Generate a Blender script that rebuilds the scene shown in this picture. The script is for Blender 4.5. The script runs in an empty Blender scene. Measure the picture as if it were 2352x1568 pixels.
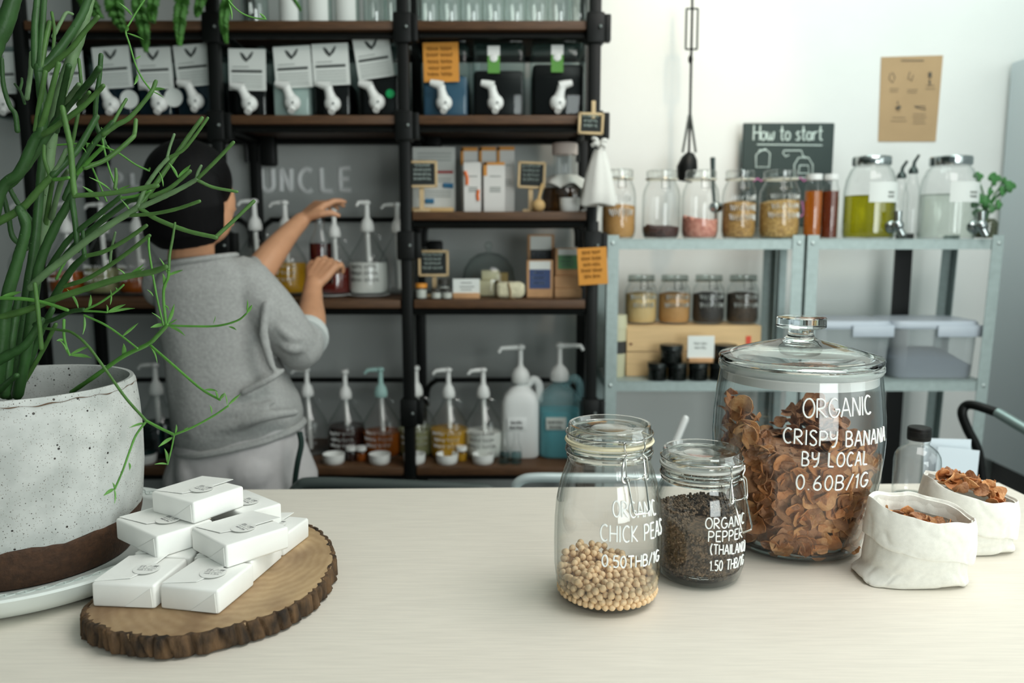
import bpy, bmesh, math, random
import numpy as np
from mathutils import Vector, Matrix, noise

# ------------------------------------------------------------------ camera, light, exposure
SC = bpy.context.scene
COL = SC.collection
W, H = 2352, 1568
LENS, SENSOR = 28.0, 36.0
F = LENS / SENSOR * W
CAMZ, PITCH = 1.33, math.radians(7.5)
cam_d = bpy.data.cameras.new('camera')
cam_d.lens, cam_d.sensor_width, cam_d.sensor_fit = LENS, SENSOR, 'HORIZONTAL'
cam_d.clip_start = 0.05
cam_d.dof.use_dof = True
cam_d.dof.focus_distance = 1.06
cam_d.dof.aperture_fstop = 3.4
cam = bpy.data.objects.new('camera', cam_d)
cam.location = (0, 0, CAMZ)
cam.rotation_euler = (math.pi / 2 - PITCH, 0, 0)
COL.objects.link(cam)
SC.camera = cam

SC.view_settings.view_transform = 'Standard'
SC.view_settings.look = 'None'
SC.view_settings.exposure = 0.0
SC.view_settings.gamma = 1.0
SC.view_settings.use_curve_mapping = False
SC.cycles.use_denoising = True
SC.cycles.max_bounces = 10
SC.cycles.transparent_max_bounces = 32
SC.cycles.transmission_bounces = 10
SC.cycles.glossy_bounces = 4
SC.cycles.diffuse_bounces = 4
SC.cycles.caustics_refractive = True
SC.cycles.caustics_reflective = False
SC.cycles.blur_glossy = 0.6
SC.cycles.sample_clamp_indirect = 6.0

world = bpy.data.worlds.new('daylight')
SC.world = world
world.use_nodes = True
wb = world.node_tree.nodes['Background']
wb.inputs[0].default_value = (0.50, 0.62, 0.62, 1)
wb.inputs[1].default_value = 0.32


def area_light(name, loc, target, sx, sy, power, color):
    d = bpy.data.lights.new(name, 'AREA')
    d.shape, d.size, d.size_y, d.energy, d.color = 'RECTANGLE', sx, sy, power, color
    o = bpy.data.objects.new(name, d)
    o.location = loc
    o.rotation_euler = (Vector(target) - Vector(loc)).to_track_quat('-Z', 'Y').to_euler()
    COL.objects.link(o)
    return o


# two ceiling light panels over the counter, a strip in front of the back wall, a tall window on the right and the shop front
area_light('ceiling_panel_light', (1.0, 0.9, 2.80), (0.78, 1.05, 0), 1.2, 1.2, 29, (1.0, 0.98, 0.94))
area_light('wall_strip_light', (1.05, 2.18, 2.80), (1.05, 2.42, 0.9), 1.3, 0.3, 6.5, (0.80, 1.0, 0.94))
area_light('window_light', (2.45, 0.5, 1.75), (0.3, 1.1, 1.0), 1.7, 1.5, 18, (0.88, 1.0, 0.98))
area_light('shopfront_light', (1.7, -2.2, 1.25), (0.0, 2.4, 1.2), 1.6, 1.5, 62, (0.92, 1.0, 0.98))
sp = bpy.data.lights.new('warm_spot_light', 'SPOT')
sp.energy, sp.color, sp.spot_size, sp.spot_blend, sp.shadow_soft_size = 20, (1.0, 0.74, 0.50), math.radians(52), 0.9, 0.05
spo = bpy.data.objects.new('warm_spot_light', sp)
spo.location = (0.75, 1.9, 2.7)
spo.rotation_euler = (Vector((0.50, 2.80, 1.80)) - Vector((0.75, 1.9, 2.7))).to_track_quat('-Z', 'Y').to_euler()
COL.objects.link(spo)

random.seed(7)
RNG = np.random.default_rng(7)
T = 0.87            # counter top
PI = math.pi
_c, _s = math.cos(PITCH), math.sin(PITCH)


# ------------------------------------------------------------------ photo measuring: a pixel and a distance give a place in the room
def ray(px, py):
    x, y = (px - W / 2) / F, (H / 2 - py) / F
    return Vector((x, _c + y * _s, -_s + y * _c))


def at(px, py, Y):
    r = ray(px, py)
    k = Y / r.y
    return Vector((r.x * k, Y, CAMZ + r.z * k))


def onz(px, py, z):
    r = ray(px, py)
    k = (z - CAMZ) / r.z
    return Vector((r.x * k, r.y * k, z))


def pxm(p):
    """metres per photo pixel at point p"""
    return (p.y * _c + (CAMZ - p.z) * _s) / F


def cyl_hit(px, py, cx, cy, r):
    d = ray(px, py)
    a = d.x ** 2 + d.y ** 2
    b = -2 * (d.x * cx + d.y * cy)
    c = cx * cx + cy * cy - r * r
    k = (-b - math.sqrt(max(b * b - 4 * a * c, 0))) / (2 * a)
    x, y = d.x * k - cx, d.y * k - cy
    return math.atan2(x, -y), CAMZ + d.z * k


# ------------------------------------------------------------------ materials
def lin(c):
    return tuple(((v / 255) / 12.92 if v / 255 <= 0.04045 else ((v / 255 + 0.055) / 1.055) ** 2.4) for v in c)


MATS = {}


def nn(nt, t, **kw):
    n = nt.nodes.new(t)
    for k, v in kw.items():
        setattr(n, k, v)
    return n


def mat(name, rgb, rough=0.5, metal=0.0, var=0.0, scale=20.0, bump=0.0, bscale=60.0, stretch=(1, 1, 1), trans=0.0, ior=1.45, sub=0.0, spec=0.5, rgb2=None):
    if name in MATS:
        return MATS[name]
    m = bpy.data.materials.new(name)
    m.use_nodes = True
    nt = m.node_tree
    b = nt.nodes['Principled BSDF']
    base = lin(rgb)
    b.inputs['Base Color'].default_value = (*base, 1)
    b.inputs['Roughness'].default_value = rough
    b.inputs['Metallic'].default_value = metal
    b.inputs['Transmission Weight'].default_value = trans
    b.inputs['IOR'].default_value = ior
    b.inputs['Specular IOR Level'].default_value = spec
    if sub:
        b.inputs['Subsurface Weight'].default_value = sub
        b.inputs['Subsurface Radius'].default_value = (0.01, 0.005, 0.003)
    if var or rgb2 or bump:
        tc = nn(nt, 'ShaderNodeTexCoord')
        mp = nn(nt, 'ShaderNodeMapping')
        mp.inputs['Scale'].default_value = stretch
        nt.links.new(tc.outputs['Object'], mp.inputs[0])
    if var or rgb2:
        nz = nn(nt, 'ShaderNodeTexNoise')
        nz.inputs['Scale'].default_value = scale
        nz.inputs['Detail'].default_value = 5
        nt.links.new(mp.outputs[0], nz.inputs[0])
        rp = nn(nt, 'ShaderNodeValToRGB')
        lo = lin(rgb2) if rgb2 else tuple(max(v * (1 - var), 0) for v in base)
        hi = base if rgb2 else tuple(min(v * (1 + var), 1) for v in base)
        rp.color_ramp.elements[0].color, rp.color_ramp.elements[0].position = (*lo, 1), 0.32
        rp.color_ramp.elements[1].color, rp.color_ramp.elements[1].position = (*hi, 1), 0.68
        nt.links.new(nz.outputs[0], rp.inputs[0])
        nt.links.new(rp.outputs[0], b.inputs['Base Color'])
    if bump:
        n2 = nn(nt, 'ShaderNodeTexNoise')
        n2.inputs['Scale'].default_value = bscale
        n2.inputs['Detail'].default_value = 4
        nt.links.new(mp.outputs[0], n2.inputs[0])
        bp = nn(nt, 'ShaderNodeBump')
        bp.inputs['Strength'].default_value = bump
        bp.inputs['Distance'].default_value = 0.004
        nt.links.new(n2.outputs[0], bp.inputs['Height'])
        nt.links.new(bp.outputs[0], b.inputs['Normal'])
    MATS[name] = m
    return m


def thin_glass(name, tint=(1, 1, 1), edge=(0.62, 0.70, 0.68), rough=0.02, refl=0.06, k=0.85, pw=4.5):
    """clear or coloured sheet glass: passes light straight, mirrors more at a glancing angle and is darker there"""
    if name in MATS:
        return MATS[name]
    m = bpy.data.materials.new(name)
    m.use_nodes = True
    nt = m.node_tree
    nt.nodes.remove(nt.nodes['Principled BSDF'])
    out = nt.nodes['Material Output']
    lw = nn(nt, 'ShaderNodeLayerWeight')
    lw.inputs[0].default_value = 0.5
    p5 = nn(nt, 'ShaderNodeMath', operation='POWER')
    p5.inputs[1].default_value = pw
    ma = nn(nt, 'ShaderNodeMath', operation='MULTIPLY_ADD')
    ma.inputs[1].default_value, ma.inputs[2].default_value = k, refl
    p3 = nn(nt, 'ShaderNodeMath', operation='POWER')
    p3.inputs[1].default_value = 3.0
    mx = nn(nt, 'ShaderNodeMix', data_type='RGBA')
    mx.inputs[6].default_value = (*tint, 1)
    mx.inputs[7].default_value = (*[a * b for a, b in zip(tint, edge)], 1)
    tr = nn(nt, 'ShaderNodeBsdfTransparent')
    gl = nn(nt, 'ShaderNodeBsdfGlossy')
    gl.inputs['Roughness'].default_value = rough
    ms = nn(nt, 'ShaderNodeMixShader')
    L = nt.links.new
    L(lw.outputs['Facing'], p5.inputs[0])
    L(p5.outputs[0], ma.inputs[0])
    L(lw.outputs['Facing'], p3.inputs[0])
    L(p3.outputs[0], mx.inputs[0])
    L(mx.outputs[2], tr.inputs[0])
    L(ma.outputs[0], ms.inputs[0])
    L(tr.outputs[0], ms.inputs[1])
    L(gl.outputs[0], ms.inputs[2])
    L(ms.outputs[0], out.inputs[0])
    MATS[name] = m
    return m


def cloudy(name, rgb, fac, rgh=.4):
    """milky see-through plastic"""
    if name in MATS:
        return MATS[name]
    m = thin_glass(name, tint=(.95, .97, .97), edge=(.8, .84, .84), rough=rgh, refl=.04, k=.4)
    nt = m.node_tree
    ms0 = [n for n in nt.nodes if n.type == 'MIX_SHADER'][0]
    df = nn(nt, 'ShaderNodeBsdfDiffuse')
    df.inputs[0].default_value = (*lin(rgb), 1)
    ms = nn(nt, 'ShaderNodeMixShader')
    ms.inputs[0].default_value = fac
    nt.links.new(ms0.outputs[0], ms.inputs[1])
    nt.links.new(df.outputs[0], ms.inputs[2])
    nt.links.new(ms.outputs[0], nt.nodes['Material Output'].inputs[0])
    return m


# ------------------------------------------------------------------ mesh builder
class MB:
    def __init__(self):
        self.v, self.f = [], []

    def add(self, vs, fs):
        n = len(self.v)
        self.v += [tuple(x) for x in vs]
        self.f += [tuple(i + n for i in f) for f in fs]
        return self

    def box(self, c, s, rot=0.0, M=None):
        hx, hy, hz = s[0] / 2, s[1] / 2, s[2] / 2
        vs = [Vector((x, y, z)) for x in (-hx, hx) for y in (-hy, hy) for z in (-hz, hz)]
        R = M if M is not None else Matrix.Rotation(rot, 3, 'Z')
        vs = [Vector(c) + R @ v for v in vs]
        return self.add(vs, [(0, 1, 3, 2), (4, 6, 7, 5), (0, 4, 5, 1), (2, 3, 7, 6), (0, 2, 6, 4), (1, 5, 7, 3)])

    def rbox(self, c, s, r=0.004, seg=2, rot=0.0, M=None):
        """box with rounded edges"""
        bm = bmesh.new()
        bmesh.ops.create_cube(bm, size=1)
        for v in bm.verts:
            v.co = Vector((v.co.x * s[0], v.co.y * s[1], v.co.z * s[2]))
        bmesh.ops.bevel(bm, geom=list(bm.edges), offset=r, segments=seg, profile=0.5, affect='EDGES')
        R = M if M is not None else Matrix.Rotation(rot, 3, 'Z')
        bm.verts.index_update()
        self.add([Vector(c) + R @ v.co for v in bm.verts], [[v.index for v in f.verts] for f in bm.faces])
        bm.free()
        return self

    def tube(self, pts, rad, seg=8, cap=True, flat=1.0):
        pts = [Vector(p) for p in pts]
        n = len(pts)
        rs = list(rad) if hasattr(rad, '__len__') else [rad] * n
        t0 = (pts[1] - pts[0]).normalized()
        ref = Vector((0, 0, 1)) if abs(t0.z) < 0.9 else Vector((1, 0, 0))
        nrm = t0.cross(ref).normalized()
        vs, fs = [], []
        for i in range(n):
            t = (pts[min(i + 1, n - 1)] - pts[max(i - 1, 0)])
            t = t.normalized() if t.length > 1e-9 else t0
            nrm = (nrm - t * nrm.dot(t))
            nrm = nrm.normalized() if nrm.length > 1e-6 else t.orthogonal().normalized()
            bn = t.cross(nrm)
            for k in range(seg):
                a = 2 * PI * k / seg
                vs.append(pts[i] + nrm * (math.cos(a) * rs[i]) + bn * (math.sin(a) * rs[i] * flat))
            if i:
                o = (i - 1) * seg
                for k in range(seg):
                    fs.append((o + k, o + (k + 1) % seg, o + seg + (k + 1) % seg, o + seg + k))
        if cap:
            fs.append(tuple(range(seg - 1, -1, -1)))
            o = (n - 1) * seg
            fs.append(tuple(o + k for k in range(seg)))
        return self.add(vs, fs)

    def rtube(self, pts, rad, seg=10):
        """tube with rounded ends"""
        pts = [Vector(p) for p in pts]
        rs = list(rad) if hasattr(rad, '__len__') else [rad] * len(pts)
        d0, d1 = (pts[0] - pts[1]).normalized(), (pts[-1] - pts[-2]).normalized()
        P = [pts[0] + d0 * rs[0] * k for k in (0.95, 0.7)] + pts + [pts[-1] + d1 * rs[-1] * k for k in (0.7, 0.95)]
        R = [rs[0] * 0.3, rs[0] * 0.75] + rs + [rs[-1] * 0.75, rs[-1] * 0.3]
        return self.tube(P, R, seg)

    def lathe(self, prof, c=(0, 0, 0), seg=32, closed=False, wob=None):
        """prof: list of (radius, z)"""
        vs, fs = [], []
        n = len(prof)
        for r, z in prof:
            for k in range(seg):
                a = 2 * PI * k / seg
                rr = r * (1 + wob(a, z)) if wob else r
                vs.append((c[0] + rr * math.cos(a), c[1] + rr * math.sin(a), c[2] + z))
        m = n if closed else n - 1
        for i in range(m):
            o, q = i * seg, ((i + 1) % n) * seg
            for k in range(seg):
                fs.append((o + k, o + (k + 1) % seg, q + (k + 1) % seg, q + k))
        if not closed:
            if prof[0][0] > 1e-5:
                fs.append(tuple(range(seg - 1, -1, -1)))
            if prof[-1][0] > 1e-5:
                o = (n - 1) * seg
                fs.append(tuple(o + k for k in range(seg)))
        return self.add(vs, fs)

    def shell(self, prof, c=(0, 0, 0), seg=32):
        """open surface of revolution (closed at the bottom only)"""
        vs, fs = [], []
        for r, z in prof:
            for k in range(seg):
                a = 2 * PI * k / seg
                vs.append((c[0] + r * math.cos(a), c[1] + r * math.sin(a), c[2] + z))
        for i in range(len(prof) - 1):
            o = i * seg
            for k in range(seg):
                fs.append((o + k, o + (k + 1) % seg, o + seg + (k + 1) % seg, o + seg + k))
        fs.append(tuple(range(seg - 1, -1, -1)))
        return self.add(vs, fs)

    def ball(self, c, r, seg=12, rings=8, M=None):
        r3 = r if hasattr(r, '__len__') else (r, r, r)
        vs, fs = [], []
        for i in range(rings + 1):
            th = PI * i / rings
            for k in range(seg):
                a = 2 * PI * k / seg
                v = Vector((r3[0] * math.sin(th) * math.cos(a), r3[1] * math.sin(th) * math.sin(a), -r3[2] * math.cos(th)))
                if M is not None:
                    v = M @ v
                vs.append(Vector(c) + v)
        for i in range(rings):
            o = i * seg
            for k in range(seg):
                fs.append((o + k, o + (k + 1) % seg, o + seg + (k + 1) % seg, o + seg + k))
        return self.add(vs, fs)

    def loft(self, rings, cap=True):
        n = len(rings[0])
        vs, fs = [], []
        for i, r in enumerate(rings):
            vs += list(r)
            if i:
                o = (i - 1) * n
                for k in range(n):
                    fs.append((o + k, o + (k + 1) % n, o + n + (k + 1) % n, o + n + k))
        if cap:
            fs.append(tuple(range(n - 1, -1, -1)))
            o = (len(rings) - 1) * n
            fs.append(tuple(o + k for k in range(n)))
        return self.add(vs, fs)

    def prism(self, outline, d):
        """outline: 3D points of a flat polygon; d: extrusion vector"""
        n = len(outline)
        o = [Vector(p) for p in outline]
        vs = o + [p + Vector(d) for p in o]
        fs = [tuple(range(n - 1, -1, -1)), tuple(range(n, 2 * n))]
        fs += [(k, (k + 1) % n, n + (k + 1) % n, n + k) for k in range(n)]
        return self.add(vs, fs)

    def mesh(self, name, m, smooth=True, ang=40, off=(0, 0, 0)):
        me = bpy.data.meshes.new(name)
        o = Vector(off)
        me.from_pydata([tuple(Vector(v) - o) for v in self.v], [], self.f)
        bm = bmesh.new()
        bm.from_mesh(me)
        bmesh.ops.remove_doubles(bm, verts=bm.verts, dist=1e-6)
        bmesh.ops.recalc_face_normals(bm, faces=bm.faces)
        bm.to_mesh(me)
        bm.free()
        if m is not None:
            me.materials.append(m)
        if smooth:
            me.shade_smooth()
            try:
                me.set_sharp_from_angle(angle=math.radians(ang))
            except Exception:
                pass
        return me


def tag(o, label=None, cat=None, group=None, kind=None):
    for k, v in (('label', label), ('category', cat), ('group', group), ('kind', kind)):
        if v:
            o[k] = v
    return o


def thing(name, loc, label, cat, group=None, rz=0.0):
    o = bpy.data.objects.new(name, None)
    o.empty_display_size = 0.05
    o.location = loc
    o.rotation_euler = (0, 0, rz)
    COL.objects.link(o)
    return tag(o, label, cat, group)


def root_loc(o):
    while o.parent is not None:
        o = o.parent
    return o.location


def part(name, mb, m, parent=None, label=None, smooth=True, ang=40, local=False):
    """one mesh object; built in room coordinates unless local"""
    off = (0, 0, 0)
    if parent is not None and not local:
        off = root_loc(parent)
    o = bpy.data.objects.new(name, mb.mesh(name, m, smooth, ang, off))
    o.parent = parent
    COL.objects.link(o)
    if label:
        o['label'] = label
    return o


def solo(name, mb, m, label, cat, group=None, loc=(0, 0, 0), smooth=True, ang=40, kind=None):
    """a thing that is one mesh"""
    o = bpy.data.objects.new(name, mb.mesh(name, m, smooth, ang, loc))
    o.location = loc
    COL.objects.link(o)
    return tag(o, label, cat, group, kind)


def struct(name, mb, m, smooth=False):
    o = bpy.data.objects.new(name, mb.mesh(name, m, smooth))
    COL.objects.link(o)
    o['kind'] = 'structure'
    return o


def dup(root, loc, label, group=None, rz=None):
    r = root.copy()
    COL.objects.link(r)
    r.location = loc
    if rz is not None:
        r.rotation_euler = (0, 0, rz)
    r['label'] = label
    if group:
        r['group'] = group
    for ch in list(root.children):
        c = ch.copy()
        COL.objects.link(c)
        c.parent = r
        for g in ch.children:
            d = g.copy()
            COL.objects.link(d)
            d.parent = c
    return r


def remeshed(name, mb, m, parent, voxel=0.005, smooth_it=6, label=None):
    """several closed volumes fused to one continuous skin"""
    tmp = bpy.data.objects.new('tmp', mb.mesh('tmp', None, False))
    COL.objects.link(tmp)
    rm = tmp.modifiers.new('r', 'REMESH')
    rm.mode, rm.voxel_size = 'VOXEL', voxel
    sm = tmp.modifiers.new('s', 'SMOOTH')
    sm.factor, sm.iterations = 0.5, smooth_it
    dg = bpy.context.evaluated_depsgraph_get()
    me = bpy.data.meshes.new_from_object(tmp.evaluated_get(dg))
    old = tmp.data
    bpy.data.objects.remove(tmp)
    bpy.data.meshes.remove(old)
    me.name = name
    me.materials.clear()
    me.materials.append(m)
    off = root_loc(parent) if parent else Vector((0, 0, 0))
    me.transform(Matrix.Translation(-Vector(off)))
    me.shade_smooth()
    o = bpy.data.objects.new(name, me)
    o.parent = parent
    COL.objects.link(o)
    if label:
        o['label'] = label
    return o


def spline(pts, n=6):
    """Catmull-Rom through tuples"""
    P = [np.array(p, float) for p in pts]
    if len(P) < 3:
        return [tuple(P[0] + (P[-1] - P[0]) * t) for t in np.linspace(0, 1, n + 1)]
    P = [2 * P[0] - P[1]] + P + [2 * P[-1] - P[-2]]
    out = []
    for i in range(1, len(P) - 2):
        a, b, c, d = P[i - 1], P[i], P[i + 1], P[i + 2]
        for k in range(n):
            t = k / n
            out.append(tuple(0.5 * (2 * b + (c - a) * t + (2 * a - 5 * b + 4 * c - d) * t * t + (3 * b - a - 3 * c + d) * t ** 3)))
    out.append(tuple(P[-2]))
    return out


# ------------------------------------------------------------------ hand lettering (single strokes; cap height 1)
def arc(cx, cy, rx, ry, a0, a1, n=9):
    return [(cx + rx * math.cos(math.radians(a0 + (a1 - a0) * i / n)), cy + ry * math.sin(math.radians(a0 + (a1 - a0) * i / n))) for i in range(n + 1)]


GL = {
    'A': (.62, [[(0, 0), (.28, .98), (.34, .98), (.62, 0)], [(.1, .36), (.52, .36)]]),
    'B': (.52, [[(0, 0), (0, 1)], [(0, 1)] + arc(.2, .76, .24, .24, 90, -90) + [(0, .52)], [(.1, .52)] + arc(.24, .26, .27, .26, 90, -90) + [(0, 0)]]),
    'C': (.55, [arc(.32, .5, .32, .5, 52, 308, 14)]),
    'D': (.56, [[(0, 0), (0, 1)], [(0, 1)] + arc(.14, .5, .42, .5, 90, -90, 12) + [(0, 0)]]),
    'E': (.45, [[(.45, 1), (.02, .98), (0, .5), (.02, .02), (.46, 0)], [(0, .52), (.38, .52)]]),
    'G': (.62, [arc(.34, .5, .34, .5, 55, 350, 15) + [(.64, .42), (.38, .42)]]),
    'H': (.55, [[(0, 0), (0, 1)], [(.55, 0), (.55, 1)], [(0, .5), (.55, .5)]]),
    'I': (.08, [[(.04, 0), (.04, 1)]]),
    'K': (.5, [[(0, 0), (0, 1)], [(.48, 1), (.02, .46), (.5, 0)]]),
    'L': (.45, [[(0, 1), (.01, .08), (.06, .01), (.45, 0)]]),
    'N': (.58, [[(0, 0), (.04, .96), (.09, .96), (.5, .04), (.55, .04), (.58, 1)]]),
    'O': (.66, [arc(.33, .5, .33, .5, 95, 455, 18)]),
    'P': (.5, [[(0, 0), (0, 1)], [(0, .98)] + arc(.2, .72, .28, .27, 90, -90) + [(0, .46)]]),
    'R': (.55, [[(0, 0), (0, 1)], [(0, .98)] + arc(.2, .74, .27, .25, 90, -90) + [(.05, .48), (.55, 0)]]),
    'S': (.5, [[(.46, .86), (.36, .97), (.2, 1), (.06, .9), (.03, .74), (.14, .6), (.34, .45), (.46, .3), (.44, .12), (.3, .01), (.14, .02), (.02, .14)]]),
    'T': (.56, [[(0, 1), (.56, 1)], [(.28, 1), (.28, 0)]]),
    'U': (.56, [[(0, 1), (0, .3)] + arc(.28, .28, .28, .28, 180, 360, 10) + [(.56, 1)]]),
    'Y': (.52, [[(0, 1), (.02, .62), (.14, .5), (.34, .52), (.48, .64)], [(.52, 1), (.48, .3), (.34, 0), (.14, -.06)]]),
    '0': (.46, [arc(.23, .5, .23, .5, 95, 455, 16)]),
    '1': (.2, [[(0, .76), (.16, 1), (.16, 0)]]),
    '3': (.46, [[(.02, .9), (.2, 1), (.4, .88), (.4, .66), (.18, .54), (.42, .42), (.46, .2), (.3, .02), (.1, 0), (0, .1)]]),
    '5': (.46, [[(.44, 1), (.08, 1), (.04, .58), (.24, .62), (.44, .5), (.44, .16), (.26, 0), (.02, .06)]]),
    '6': (.46, [[(.36, 1), (.12, .7), (.02, .34)] + arc(.24, .25, .22, .25, 170, -190, 14)]),
    '.': (.08, [[(.04, 0), (.04, .05)]]),
    '/': (.4, [[(0, -.06), (.4, 1.04)]]),
    '(': (.2, [[(.2, 1.08), (.04, .75), (0, .45), (.06, .15), (.2, -.12)]]),
    ')': (.2, [[(0, 1.08), (.16, .75), (.2, .45), (.14, .15), (0, -.12)]]),
    'o': (.42, [arc(.21, .28, .21, .28, 90, 450, 12)]),
    'w': (.6, [[(0, .56), (.05, .08), (.15, 0), (.28, .1), (.3, .5), (.33, .08), (.45, 0), (.56, .12), (.6, .58)]]),
    't': (.36, [[(.16, .95), (.15, .1), (.24, 0), (.36, .05)], [(0, .62), (.34, .62)]]),
    's': (.36, [[(.32, .5), (.18, .57), (.04, .46), (.16, .3), (.32, .2), (.28, .03), (.12, 0), (0, .06)]]),
    'a': (.46, [arc(.2, .27, .2, .27, 60, 400, 12), [(.4, .54), (.4, .06), (.46, 0)]]),
    'r': (.34, [[(0, .56), (.02, 0)], [(.02, .32), (.14, .54), (.34, .54)]]),
    'm': (.7, [[(0, .56), (.02, 0)], [(.02, .4), (.2, .56), (.32, .42), (.34, 0)], [(.34, .4), (.52, .56), (.66, .42), (.7, 0)]]),
    'd': (.46, [arc(.2, .27, .2, .27, 60, 400, 12), [(.42, 1), (.42, 0)]]),
    'e': (.42, [[(.02, .3), (.4, .34), (.34, .5), (.2, .57), (.04, .42), (.02, .16), (.16, 0), (.4, .06)]]),
    'i': (.08, [[(.04, .56), (.04, 0)], [(.04, .78), (.04, .82)]]),
    'n': (.42, [[(0, .56), (.02, 0)], [(.02, .38), (.2, .56), (.36, .46), (.42, 0)]]),
    'f': (.34, [[(.34, .94), (.22, 1), (.14, .86), (.12, -.2)], [(0, .55), (.3, .55)]]),
    ' ': (.3, []),
}


def text_strokes(s, gap=.2):
    x, out = 0.0, []
    for ch in s:
        w, st = GL[ch]
        for p in st:
            out.append([(a + x, b) for a, b in p])
        x += w + gap
    return out, max(x - gap, 1e-3)


def scribble(rows, seed=0, words=3, x0=0.0, x1=1.0):
    """rows of unreadable small writing between x0..x1, row pitch 1, centred"""
    rnd = random.Random(seed)
    out = []
    for r in range(rows):
        ln = rnd.uniform(.75, 1.0) * (x1 - x0)
        xs = (x0 + x1) / 2 - ln / 2
        wd = ln / words
        for k in range(words):
            a, b = xs + k * wd, xs + k * wd + wd * .82
            n = max(4, int((b - a) * 30))
            out.append([(a + (b - a) * i / n, -r + (.1 if i % 2 else .62) + rnd.uniform(-.08, .08)) for i in range(n + 1)])
    return out


def strokes_mb(strokes, fn, rad, seg=5, mb=None, sub=2, flat=1.0):
    mb = mb or MB()
    for st in strokes:
        P = []
        for i in range(len(st) - 1):
            for k in range(sub):
                t = k / sub
                P.append((st[i][0] + (st[i + 1][0] - st[i][0]) * t, st[i][1] + (st[i + 1][1] - st[i][1]) * t))
        P.append(st[-1])
        pts = [Vector(fn(x, y)) for x, y in P]
        q = [pts[0]]
        for p in pts[1:]:
            if (p - q[-1]).length > 1e-5:
                q.append(p)
        if len(q) > 1:
            mb.tube(q, rad, seg, True, flat)
    return mb


def plane_fn(o, u, v, xs=1.0, ys=1.0):
    o, u, v = Vector(o), Vector(u), Vector(v)
    return lambda x, y: o + u * (x * xs) + v * (y * ys)


def jar_text(mb, s, p0, p1, cap, cx, cy, rfn, rad, gap=.2):
    """lettering round a jar from pixel p0 to p1 (base line), cap = letter height in pixels"""
    st, w = text_strokes(s, gap)
    r0 = rfn(0.06)
    f0, z0 = cyl_hit(*p0, cx, cy, rfn(0.07))
    f1, z1 = cyl_hit(*p1, cx, cy, rfn(0.07))
    ch = cap * pxm(Vector((cx, cy - r0, (z0 + z1) / 2))) / 0.96

    def fn(x, y):
        t = x / w
        f, z = f0 + (f1 - f0) * t, z0 + (z1 - z0) * t + y * ch
        r = rfn(z - T) + rad * .5
        return (cx + r * math.sin(f), cy - r * math.cos(f), z)
    strokes_mb(st, fn, rad, 5, mb, 3)
    return mb


def prof_r(prof):
    zs, rs = [p[1] for p in prof], [p[0] for p in prof]
    return lambda h: float(np.interp(h, zs, rs))

# ================================================================== the room
WALLY = 2.80
plaster = mat('white_plaster', (238, 239, 236), .85, var=.025, scale=3, bump=.05, bscale=180)
wb_ = MB().box((0, WALLY + .05, 1.4), (5.4, .1, 3.0))
struct('wall_back', wb_, plaster)
struct('trim_1', MB().box((-1.0, WALLY - .003, 1.4), (2.52, .006, 3.0)), mat('grey_painted_wall', (192, 195, 193), .85, var=.06, scale=3))
struct('wall_left', MB().box((-2.65, 0.1, 1.4), (.1, 5.5, 3.0)), mat('dark_green_grey_wall', (74, 84, 80), .85))  # unseen wall, its colour made dark to cut bounced light on the left
struct('wall_right', MB().box((2.75, 0.1, 1.4), (.1, 5.5, 3.0)), plaster)
struct('ceiling', MB().box((0.05, 0.1, 2.95), (5.5, 5.5, .1)), mat('ceiling_white', (234, 238, 236), .9))
struct('floor', MB().box((0.05, 0.1, -.05), (5.5, 5.5, .1)), mat('concrete_floor', (92, 96, 95), .55, var=.15, scale=4))

# ------------------------------------------------------------------ counter
wood = mat('pale_ash_laminate', (226, 219, 207), .42, var=.05, scale=14, stretch=(1.2, 26, 26), bump=.04, bscale=40, spec=.35)
tbl = thing('counter_table', (0, 1.0, 0), 'long pale ash counter table carrying the jars, the pot and the soap', 'table')
tp = MB()
ol = [(-1.5, .35), (.955, .35), (.918, 1.455), (.30, 1.432), (-.45, 1.414), (-1.5, 1.405)]
tp.prism([(x, y, T - .035) for x, y in ol], (0, 0, .035))
part('tabletop', tp, wood, tbl, ang=20)
for x in (-1.40, .84):
    for y in (.42, 1.33):
        part('leg', MB().box((x, y, (T - .035) / 2), (.06, .06, T - .035)), mat('black_steel', (11, 13, 12), .45, spec=.3), tbl)
part('edge_strip', MB().prism([onz(291, 1147, T), onz(297, 1150, T), onz(332, 1121, T), onz(326, 1119, T)], (0, 0, .0012)),
     mat('white_edging', (240, 240, 236), .5), tbl, label='white edging strip across the counter behind the pot')

# ------------------------------------------------------------------ clip-top jars
clear = thin_glass('clear_glass', edge=(.52, .60, .58), pw=3.4)
solid_glass = mat('solid_glass', (246, 252, 250), .01, trans=1.0, ior=1.46)
chrome = mat('bright_wire', (205, 205, 200), .16, metal=1.0)
cream_rubber = mat('cream_rubber_seal', (226, 216, 184), .55)
pale_rubber = mat('clear_silicone_seal', (225, 226, 220), .4, trans=.35)
white_pen = mat('white_paint_pen', (243, 245, 243), .6)
CAPS = {}


def wire(mb, pts, r=.0011, n=5):
    mb.tube(spline(pts, n), r, 8)


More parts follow.
